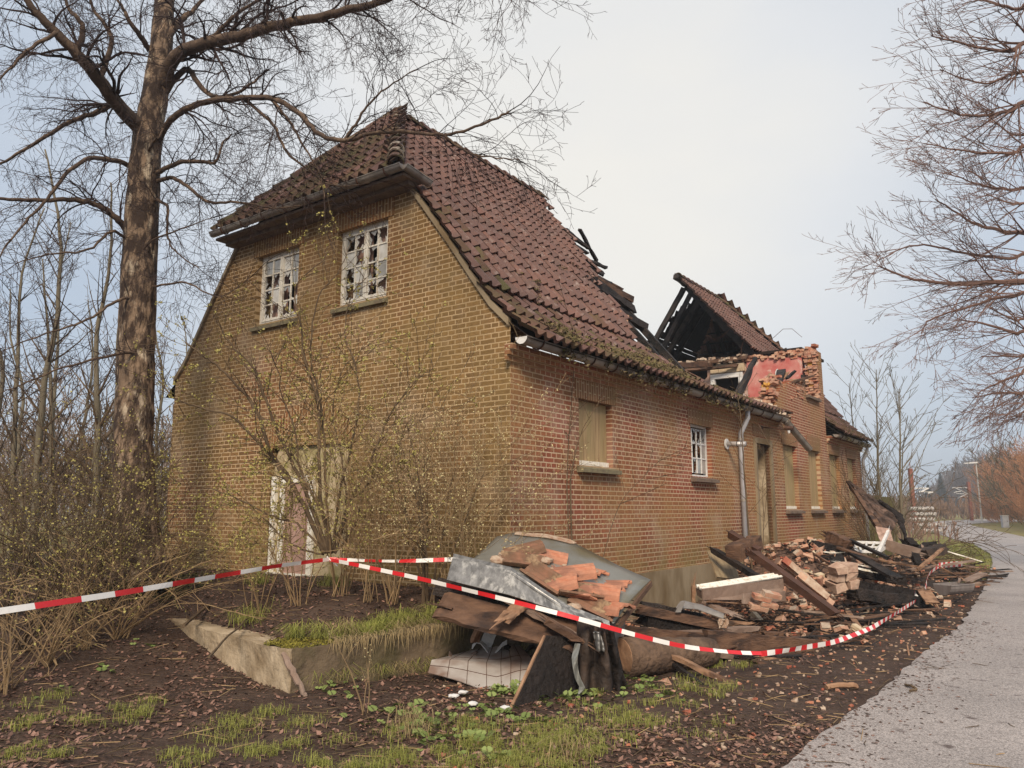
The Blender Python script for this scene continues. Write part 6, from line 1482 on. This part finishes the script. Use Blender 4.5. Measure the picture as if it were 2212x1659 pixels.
# ================================================================== GROUND COVER
def scatter_ok(x, y): return not on_road(x, y)
g = MB(); gl = random.Random(31); cnt = 0
while cnt < 24000:
    Y = 3.6 + 9.5 * gl.random() ** 1.5; X = gl.uniform(-.72, .40) * Y
    hs, ht = (X - C0.x) * D2.x + (Y - C0.y) * D2.y, (X - C0.x) * D1.x + (Y - C0.y) * D1.y
    if (hs > -.05 and ht > -.05) or on_road(X, Y): continue
    dens = fbm(X * .8, Y * .8, 9) + .35 - max(0, X * .25)
    if gl.random() > .35 + dens: continue
    cnt += 1
    z = gz(X, Y) + .008; s_ = gl.uniform(.010, .030); a = gl.random() * 6.28; tz = gl.uniform(-.5, .5)
    ux = Vector((math.cos(a), math.sin(a), tz * .8)) * s_; uy = Vector((-math.sin(a), math.cos(a), gl.uniform(-.5, .5))) * s_ * gl.uniform(.4, .75); c_ = Vector((X, Y, z + abs(tz) * s_ * .6)); up_ = Vector((0, 0, s_ * gl.uniform(.0, .5)))
    g.cr = gl.random() ** 1.6 + .01; g.poly([c_ - ux, c_ - uy * .9 - up_ * .3, c_ + uy * .0 + up_ * .0]); g.poly([c_ - ux, c_, c_ + uy]); g.poly([c_, c_ - uy * .9, c_ + ux + up_]); g.poly([c_, c_ + ux + up_, c_ + uy + up_ * .4])
tag(g.build('leaf_litter', M['litter'], base=(0, 7, 0)), kind='stuff')
def blades(name, m_, spots, hgt, droop, wid, seed, n):
    r_ = random.Random(seed); g = MB()
    for (X, Y, rad, cnt_) in spots:
        for _ in range(cnt_):
            x, y = X + r_.gauss(0, rad), Y + r_.gauss(0, rad)
            if on_road(x, y): continue
            a = r_.random() * 6.28; h = hgt * r_.uniform(.4, 1.2); w_ = wid * r_.uniform(.6, 1.3); d = Vector((math.cos(a), math.sin(a), 0)); sd = Vector((-d.y, d.x, 0)) * w_
            b = Vector((x, y, gz(x, y) - .01)); l1 = b + Vector((0, 0, h * .6)) + d * h * .2 * droop; l2 = b + Vector((0, 0, h * (1.0 - .5 * droop))) + d * h * (.35 + .5 * droop)
            g.cr = r_.random() + .01; g.poly([b - sd, b + sd, l1 + sd * .7, l1 - sd * .7]); g.poly([l1 - sd * .7, l1 + sd * .7, l2])
    tag(g.build(name, M[m_], base=(0, 6, 0)), kind='stuff')
gr_ = random.Random(77); sp = []
for (x, y, n_) in [(1000, 1630, 8), (1080, 1600, 8), (1180, 1600, 8), (1250, 1610, 8), (1300, 1560, 7), (1360, 1520, 6), (850, 1640, 6), (760, 1600, 3), (550, 1560, 5), (640, 1590, 3), (380, 1550, 3), (20, 1560, 8), (10, 1620, 6), (170, 1510, 3), (240, 1560, 3), (300, 1520, 2), (1450, 1500, 4), (1560, 1430, 3), (1600, 1440, 3), (1000, 1590, 4), (1130, 1650, 8), (1220, 1650, 6), (930, 1655, 6), (400, 1640, 4), (550, 1650, 4), (1400, 1560, 3), (1500, 1480, 3)]:
    p = gp(x, y)
    for _ in range(n_): sp.append((p.x + gr_.gauss(0, .22), p.y + gr_.gauss(0, .2), gr_.uniform(.03, .10), gr_.randint(45, 110)))
blades('grass', 'grass', sp, .10, .9, .0022, 41, 0)
sp = []
for _ in range(30):
    p = RA.lerp(RC, gr_.uniform(.05, .9)) + Vector((-.62, .78, 0)) * gr_.uniform(.06, .5); sp.append((p.x, p.y, .045, gr_.randint(60, 190)))
for (x, y) in [(555, 1290), (600, 1260), (640, 1250), (690, 1270), (720, 1300), (760, 1260), (540, 1330)]:
    p = gp(x, y, .45); sp.append((p.x, p.y, .10, 150))
blades('bank_grass', 'grass', sp, .25, 1.35, .003, 42, 0)
sp = []
for _ in range(26):
    p = RA.lerp(RC, gr_.uniform(.12, .95)) + Vector((-.62, .78, 0)) * gr_.uniform(.05, .28); sp.append((p.x, p.y, .05, 75))
for (x, y) in [(880, 1560), (890, 1590), (1230, 1640)]:
    p = gp(x, y); sp.append((p.x, p.y, .07, 50))
blades('dry_grass', 'straw', sp, .26, 1.5, .0022, 43, 0)
# straws hanging over the retaining wall
g = MB()
for _ in range(520):
    k = gr_.uniform(.12, .95); p = RA.lerp(RC, k) + Vector((-.62, .78, 0)) * .03; p.z = .38 + .08 * k + gr_.uniform(0, .05); d = Vector((.62, -.78, 0)) * gr_.uniform(.04, .12); L_ = gr_.uniform(.03, .22)
    q = p + d + Vector((gr_.uniform(-.04, .04), 0, .0)); e_ = q + Vector((gr_.uniform(-.05, .05), gr_.uniform(-.02, .0), -L_)); sd = Vector((.003, .001, 0)); g.cr = gr_.random() + .01
    g.poly([p - sd, p + sd, q + sd, q - sd]); g.poly([q - sd, q + sd, e_])
tag(g.build('hanging_straw', M['straw'], base=(-1, 8, .4)), kind='stuff')
# verge grass along the road far away
sp = []
for _ in range(420):
    Y = gr_.uniform(17, 40); X = gr_.uniform(.50, .66) * Y - 1.0
    if on_road(X, Y): continue
    sp.append((X, Y, .25, 26))
blades('verge_grass', 'grass', sp, .12, .7, .009, 44, 0)
# herbs: feathery leaves near the dark board
g = MB(); hr = random.Random(55)
spots = [(1090, 1500, 16), (1130, 1495, 18), (1170, 1510, 18), (1215, 1500, 16), (1250, 1520, 10), (1360, 1465, 14), (1390, 1480, 10), (1050, 1540, 10), (960, 1560, 10), (900, 1580, 10), (860, 1540, 10), (820, 1560, 8), (720, 1480, 4), (760, 1500, 4), (1000, 1600, 10), (1030, 1640, 8), (680, 1490, 3), (1330, 1500, 8), (930, 1600, 8), (1100, 1560, 12), (1180, 1560, 8), (1420, 1500, 6), (240, 1470, 3), (330, 1430, 3), (130, 1500, 3)]
for (x, y, n_) in spots:
    p = gp(x, y)
    for _ in range(int(n_ * 1.8)):
        X, Y = p.x + hr.gauss(0, .10), p.y + hr.gauss(0, .10); b = Vector((X, Y, gz(X, Y))); a = hr.random() * 6.28; L_ = hr.uniform(.06, .13); d = Vector((math.cos(a) * .7, math.sin(a) * .7, hr.uniform(.5, 1.1))).normalized(); sd = d.cross(Vector((0, 0, 1))).normalized(); g.cr = hr.random() + .01
        for k in range(3, 9):
            c_ = b + d * (L_ * k / 8) + Vector((0, 0, -.04 * (k / 8) ** 2)); wdt = L_ * .42 * (1 - abs(k / 8 - .45))
            for sgn in (-1, 1):
                e_ = c_ + sd * sgn * wdt + d * wdt * .4; m_ = c_.lerp(e_, .5); u_ = d * (.004 + wdt * .12); g.poly([c_, m_ + u_, e_, m_ - u_])
tag(g.build('herbs', M['herb'], base=(0, 6, 0)), kind='stuff')
# ground debris: little sticks, chips, pebbles
g = MB(); dr = random.Random(91); chip = MB()
for _ in range(2600):
    Y = 3.8 + 11 * dr.random() ** 1.3; X = dr.uniform(-.65, .62) * Y
    hs, ht = (X - C0.x) * D2.x + (Y - C0.y) * D2.y, (X - C0.x) * D1.x + (Y - C0.y) * D1.y
    if (hs > 0 and ht > -.05): continue
    rd = on_road(X, Y)
    if rd and dr.random() < .9: continue
    z = .035 if rd else gz(X, Y) + .012; a = dr.random() * 6.28; L_ = dr.uniform(.03, .16); d = Vector((math.cos(a), math.sin(a), dr.uniform(-.12, .12)))
    p = Vector((X, Y, z)); pts = [p - d * L_, p + Vector((dr.uniform(-.01, .01), dr.uniform(-.01, .01), 0)), p + d * L_]; g.cm = dr.choice([0, 0, 1]); g.tube(pts, [.003, .0035, .002], 3, cap=False)
for _ in range(2200):
    Y = 4 + 11 * dr.random(); X = Y * dr.uniform(-.1, .62)
    hs, ht = (X - C0.x) * D2.x + (Y - C0.y) * D2.y, (X - C0.x) * D1.x + (Y - C0.y) * D1.y
    if (hs > 0 and ht > -.05) or (on_road(X, Y)): continue
    g.cm = 2 if dr.random() < .6 else 3; s_ = dr.uniform(.005, .018) * (1.5 if dr.random() < .1 else 1); Rm = Matrix.Rotation(dr.random() * 6, 3, 'Z') @ Matrix.Rotation(dr.uniform(-.5, .5), 3, 'X'); g.obox((X, Y, gz(X, Y) + .008), (s_ * 2, s_ * 1.4, s_), Rm, s_ * .3, dr)
tag(g.build('ground_debris', [M['twig_d'], M['twig_t'], M['mortar'], M['brick_raw']], base=(0, 7, 0)), kind='stuff')
# fallen branches (individual)
for (pts, Y, r, lb) in [([(395, 1352), (450, 1310), (520, 1268)], 0, .022, 'long dead branch resting on the left end of the retaining wall'), ([(450, 1420), (520, 1350), (580, 1300)], 0, .012, 'thinner dead branch beside the long one on the retaining wall')]:
    P_ = smooth_path([gp(x, y, .42) for x, y in pts], 6, .01); g = MB(); g.tube(P_, [r * (1 - .5 * i / len(P_)) for i in range(len(P_))], 6); S('dead_branch', g, M['twig_d'], lb, 'branch')
P_ = smooth_path([gp(660, 1505, .0), gp(648, 1480, .1), gp(632, 1450, .2), P3((612, 1412), 7.15)], 5, .008); g = MB(); g.tube(P_, [.022] * 6 + [.03] * 8 + [.022] * 10, 7); S('tree_stump_root', g, M['wood_g'], 'broken pale branch stub leaning on the retaining wall corner', 'branch')
P_ = smooth_path([gp(1500 - 20, 2745 / 1.8517 - 0), gp(1830, 1485 + 5)], 4, .01) if False else smooth_path([gp(1785, 1484, .03), gp(1830, 1480, .04), gp(1852, 1482, .03)], 5, .006); g = MB(); g.tube(P_, .025, 7); S('dead_branch', g, M['wood_l'], 'short pale dead branch lying alone on the bare verge', 'branch')
P_ = smooth_path([gp(1955, 1479, .04), gp(1968, 1482, .05), gp(1980, 1488, .04), gp(1966, 1492, .04)], 5, .003); g = MB(); g.tube(P_, .012, 5); S('dead_branch', g, M['twig_d'], 'dark curled twig lying alone on the asphalt', 'twig')
sp_ = dict(seg=[.08, .06], wander=[.14, .22], droop=[.1, .1], kids=[5.0], ratio=[.5], ang=(.4, .9), rmin=.0018, thick=.01, bare=.2)
b = gp(790, 1545); twig_p = dict(sp_)
t = shrub('sapling', (b.x, b.y, gz(b.x, b.y)), 3, .85, .35, 'small bare tan sapling in the foreground before the dark retaining wall', twig_p, 'twig_t', 30, 'leaf_b', .015, cat='sapling', r0=.007)

# splinters, charcoal and brick grit strewn round the heaps
g = MB(); cr_ = random.Random(17)
for _ in range(5200):
    s_ = cr_.uniform(2.0, 17.5); t_ = -.2 - abs(cr_.gauss(1.4, .95)); p = H(s_, t_, 0)
    if on_road(p.x, p.y) and cr_.random() < .93: continue
    hz = heap_z(p.x, p.y) + .5 * math.exp(-((s_ - 13.2) / 1.9) ** 2 - ((t_ + 2.0) / 1.0) ** 2)
    z = max(.03, hz) + cr_.uniform(0, .06); a = cr_.gauss(HA, .8); L_ = cr_.uniform(.03, .22); d = Vector((math.cos(a), math.sin(a), cr_.uniform(-.25, .25))); q = Vector((p.x, p.y, z)); g.cm = cr_.choice([0, 0, 1, 2, 2, 3, 4])
    if g.cm >= 3: k = cr_.uniform(.015, .05); g.obox(q, (k * 1.6, k, k * .7), Matrix.Rotation(a, 3, 'Z') @ Matrix.Rotation(cr_.uniform(-1, 1), 3, 'X'), k * .25, cr_)
    else: g.beam(q - d * L_, q + d * L_, cr_.uniform(.006, .03), cr_.uniform(.004, .014), taper=cr_.uniform(.2, 1))
tag(g.build('wood_chips', [M['wood'], M['wood_l'], M['char'], M['brick_raw'], M['mortar']], base=(5, 12, 0)), kind='stuff')
# mud, leaves and needles spilling over the asphalt edge
g = MB()
for _ in range(2200):
    i = cr_.randrange(3, 110); p = LP[i]; off = abs(cr_.gauss(0, .28)); q = p + Vector((.82, -.57, 0)) * off * cr_.choice([1, 1, 1, -1]) + Vector((.57, .82, 0)) * cr_.uniform(-.1, .1)
    if q.y < 2: continue
    g.cm = cr_.choice([0, 0, 1, 2]); k = cr_.uniform(.006, .024); c_ = Vector((q.x, q.y, .031 + .002 * cr_.random())); a = cr_.random() * 6.28; u_ = Vector((math.cos(a), math.sin(a), .1)) * k; v_ = Vector((-u_.y, u_.x, .0)) * cr_.uniform(.3, .8)
    g.cr = cr_.random() + .01; g.poly([c_ - u_ - v_ * .4, c_ + u_ * .4 - v_, c_ + u_, c_ + v_])
tag(g.build('edge_litter', [M['litter'], M['wood'], mat('mud_crumb', (.07, .045, .033), .9)], base=(4, 8, 0)), kind='stuff')
# ================================================================== FAR SCENERY
fr = random.Random(3)
def hedge(name, path, depth, height, n, m_, label, cat, seed, lean, shoot=(1.2, 2.6), rmin=.012, side=0, kids=2.0):
    """dense mass of upright shoots along a path: one thing that reads as one hedge"""
    global rv; rv = random.Random(seed)
    Pp = dict(seg=[.5, .35, .25], wander=[.08, .14, .18], droop=[0, .02, 0], kids=[kids, 2.0], ratio=[.45, .5], ang=(.25, .6), rmin=rmin, thick=.01, bare=.1)
    g = MB()
    for _ in range(n):
        u = rv.random() * (len(path) - 1); i = min(int(u), len(path) - 2); p = path[i].lerp(path[i + 1], u - i); dv = (path[i + 1] - path[i]).normalized(); nn = Vector((-dv.y, dv.x, 0))
        q = p + nn * rv.uniform(0, depth); h = height * rv.uniform(.0, .62) * (1 if rv.random() < .8 else .1); q.z = h
        twig(g, q, Vector(lean) + unit() * .35, rv.uniform(*shoot), rmin * 1.6, 0, Pp)
    o = g.build(name, M[m_] if isinstance(m_, str) else m_); tag(o, label, cat); return o
rt_path = [Vector(p) for p in ((33.5, 46, 0), (41, 60, 0), (50, 78, 0), (58, 95, 0), (64.5, 107, 0))][::-1]
hedge('thicket', rt_path, 8, 9.0, 3000, 'twig_o', 'dense orange brown thicket behind the lamp post on the right verge', 'thicket', 3, (-.45, -.1, .8), (1.6, 3.2), .015, kids=1.5)
hedge('thicket', [Vector(p) for p in ((56, 92, 0), (52, 84, 0), (46, 72, 0))], 3, 8.5, 30, 'twig_g', 'grey bare shoots sticking out over the top of the orange thicket', 'thicket', 5, (-.55, -.1, .9), (3, 5.5), .02)
hedge('hedge', [Vector(p) for p in ((52, 112, 0), (62, 122, 0), (74, 128, 0), (88, 132, 0))][::-1], 5, 3.2, 850, mat('rusty_hedge_twig', (.25, .155, .10), .95, (.15, .10, .07), .8), 'low rusty brown hedge beyond the far bend of the road', 'hedge', 7, (0, 0, 1), (1.0, 2.2), .04, kids=1.2)
g = MB(); rv = random.Random(12)
pp = dict(seg=[.6, .5, .4], wander=[.12, .16, .2], droop=[.02, 0, 0], kids=[1.5, 1.6], ratio=[.4, .45], ang=(.35, .9), rmin=.022, thick=.01, bare=.15)
for _ in range(330):
    Y = rv.uniform(38, 95); X = rv.uniform(.455, .57) * Y; 
    if on_road(X, Y) or (X > 33 and Y < 60): continue
    twig(g, Vector((X, Y, 0)), Vector((rv.uniform(-.4, .4), 0, 1)), rv.uniform(.7, 1.7) * Y / 60, .03, 0, pp)
tag(g.build('far_scrub', mat('far_scrub_twig', (.26, .165, .12), .95, (.17, .11, .085), .5), base=(35, 60, 0)), kind='stuff')
g = MB()
for _ in range(260):
    Y = rv.uniform(36, 80); X = rv.uniform(-.72, -.36) * Y; twig(g, Vector((X, Y, .3)), Vector((rv.uniform(-.3, .3), 0, 1)), rv.uniform(2.5, 7.5), .035, 0, pp)
tag(g.build('far_wood_edge', mat('grey_wood_twig', (.21, .16, .135), .95), base=(-30, 55, 0)), kind='stuff')
# hazy wood in the distance
g = MB(); pw = dict(seg=[2.2, 1.4, 1.0], wander=[.10, .16, .2], droop=[.01, 0, 0], kids=[.85, 1.3], ratio=[.42, .45], ang=(.35, .8), rmin=.06, thick=.01, bare=.25)
for _ in range(620):
    k = rv.random(); px = 1960 + 290 * k; Y = rv.uniform(235, 300); X = (px - 1106) / 1684 * Y
    hh_ = 4 + 13.5 * sstep(0, .62, k) ** .8 + rv.uniform(-1.5, 1.2)
    twig(g, Vector((X, Y, 0)), Vector((rv.uniform(-.12, .12), 0, 1)), hh_ * rv.uniform(.65, 1), .12, 0, pw)
tag(g.build('distant_wood', M['twig_far'], base=(150, 260, 0)), kind='stuff')
# spruces
for (px, yt, Y, lb) in [(2030, 1021, 205, 'dark pointed spruce standing highest before the hazy wood'), (2004, 1046, 190, 'second dark spruce left of the highest one')]:
    top = at(px, yt, Y); t = thing('spruce', (top.x, top.y, 0), lb, 'tree'); Hh = top.z
    g = MB(); g.tube([Vector((top.x, top.y, 0)), top], [.3, .05], 6); g.build('trunk', M['twig_far'], t); g = MB()
    for _ in range(900):
        k = rv.random(); z = Hh * (1 - .95 * k); r_ = (.3 + 3.4 * k) * rv.uniform(.5, 1); a = rv.random() * 6.28; c_ = Vector((top.x, top.y, z)); d = Vector((math.cos(a), math.sin(a), -.25)); sd = Vector((-math.sin(a), math.cos(a), 0)) * .35
        e_ = c_ + d * r_; m_ = c_ + d * r_ * .5; g.poly([m_, m_ + sd + Vector((0, 0, -.1)), e_, m_ - sd + Vector((0, 0, -.1))])
    g.build('crown', mat('spruce_needles', (.035, .045, .035), .95), t)
# catenary masts
def mast(px, yt, Y, w_, label, arms):
    p = at(px, yt, Y); t = thing('railway_mast', (p.x, p.y, 0), label, 'mast'); g = MB(); g.beam((p.x, p.y, 0), p, w_, w_, seg=2); g.tube([p, p + Vector((0, 0, .5))], .03, 5); g.build('post', M['mast'], t)
    g = MB()
    for (x0, y0, x1, y1) in arms: g.tube([at(x0, y0, Y), at(x1, y1, Y)], .045, 5)
    build_each(g, 'bracket_arm', M['white_clean'], t)
Z8 = zc(3500, 1750, 3.686)
def ar(*q): a, b = Z8(q[0], q[1]), Z8(q[2], q[3]); return (*a, *b)
mast(1966, 1012, 60, .26, 'rusty brown railway mast nearer the house with white bracket arms', [ar(545, 750, 790, 748), ar(790, 748, 680, 800), ar(640, 798, 860, 802), ar(860, 802, 780, 822)])
mast(2091.5, 1041, 110, .38, 'rusty brown railway mast beside the lamp post with zigzag white arms', [ar(1135, 742, 1360, 742), ar(1185, 745, 1345, 820), ar(1200, 830, 1370, 830), ar(1370, 828, 1215, 895), ar(1310, 868, 1425, 872), ar(1160, 812, 1215, 800), ar(1200, 798, 1265, 797)])
for i, (a, b) in enumerate([((670, 458), (910, 545)), ((560, 550), (780, 612)), ((560, 635), (740, 690))]):
    g = MB(); pa, pb = at(*Z8(*a), 62), at(*Z8(*b), 150); g.tube([pa.lerp(pb, k / 8) - Vector((0, 0, .2 * math.sin(math.pi * k / 8))) for k in range(9)], .035, 4); S('overhead_wire', g, M['rust'], ['topmost overhead wire running from the nearer mast to the wood', 'middle overhead wire running from the nearer mast', 'lowest overhead wire running from the nearer mast'][i], 'wire')
# street lamp
t = thing('street_lamp', (55.4, 91.9, 0), 'tall slim pale street lamp at the edge of the orange thicket', 'street lamp')
g = MB(); g.tube([Vector((55.4, 91.9, 0)), Vector((55.4, 91.9, 1.2)), Vector((55.35, 91.9, 7.05))], [.11, .085, .07], 8); g.build('pole', M['wall_in'], t)
g = MB(); g.beam((55.5, 91.9, 7.1), (53.9, 91.9, 7.0), .3, .16, seg=3, taper=.6); g.build('lamp_head', M['white_clean'], t)
# utility box
p = gp(2172, 1139.5); t = thing('utility_cabinet', p, 'small grey utility cabinet on the right verge before the thicket', 'cabinet')
g = MB(); g.box((p.x - .27, p.y - .15, 0), (p.x + .27, p.y + .15, 1.02)); g.build('cabinet_body', M['pipe'], t)
g = MB(); g.box((p.x - .31, p.y - .19, 1.022), (p.x + .31, p.y + .19, 1.08)); g.build('cabinet_lid', M['wall_in'], t)
g = MB(); g.box((p.x + .10, p.y - .165, .5), (p.x + .14, p.y - .152, .6)); g.build('lock', M['rust'], t)
# board fence continuing the house front
t = thing('board_fence', H(18.9, 0, 0), 'olive stained board fence joining the far corner of the house', 'fence')
g = MB(); s_ = 18.85
while s_ < 23.4:
    a, b = H(s_, -.02, 0), H(s_ + .125, -.02, 0); g.beam(a.lerp(b, .5), a.lerp(b, .5) + Vector((0, 0, 2.02 + rv.uniform(-.01, .01))), .022, .13, up=(D2.x, D2.y, 0)); s_ += .15
build_each(g, 'board', M['fence'], t)
g = MB()
for z in (.4, 1.7): g.beam(H(18.8, .05, z), H(23.5, .05, z), .05, .09)
build_each(g, 'rail', M['fence'], t)
# pale stacked blocks beside the road
t = thing('block_stack', (29.0, 53, 0), 'pale mottled stack of rounded blocks beside the road behind bare twigs', 'block stack'); g = MB()
for r_ in range(5):
    for c_ in range(5 if r_ > 1 else 7):
        for d_ in range(2):
            m_ = rock_mb(.17, r_ * 3 + c_ * 1.7 + d_, .8, 8); o_ = Vector((26.9 + c_ * .29 + (.14 if r_ % 2 else 0), 52 + d_ * .4, .2 + r_ * .36)); n0 = len(g.v); g.mark(); g.v += [v + o_ + Vector((0, 0, 0)) for v in m_.v]; g.f += [tuple(i + n0 for i in f) for f in m_.f]; g.m += m_.m; g.r += m_.r
build_each(g, 'block', mat('pale_block', (.50, .47, .44), .9, (.28, .25, .23), 5), t)

# thin spring haze
hz_ = bpy.data.materials.new('haze_air'); hz_.use_nodes = True; t_ = hz_.node_tree; t_.nodes.remove(t_.nodes['Principled BSDF']); pv = t_.nodes.new('ShaderNodeVolumePrincipled'); pv.inputs['Density'].default_value = .0013; pv.inputs['Color'].default_value = (.82, .86, .92, 1); pv.inputs['Anisotropy'].default_value = .2
t_.links.new(pv.outputs[0], t_.nodes['Material Output'].inputs['Volume'])
g = MB(); g.box((-2100, -2100, -1.4), (2100, 2100, 24)); o = g.build('haze', hz_, base=(0, 0, -1.4)); tag(o, kind='stuff')
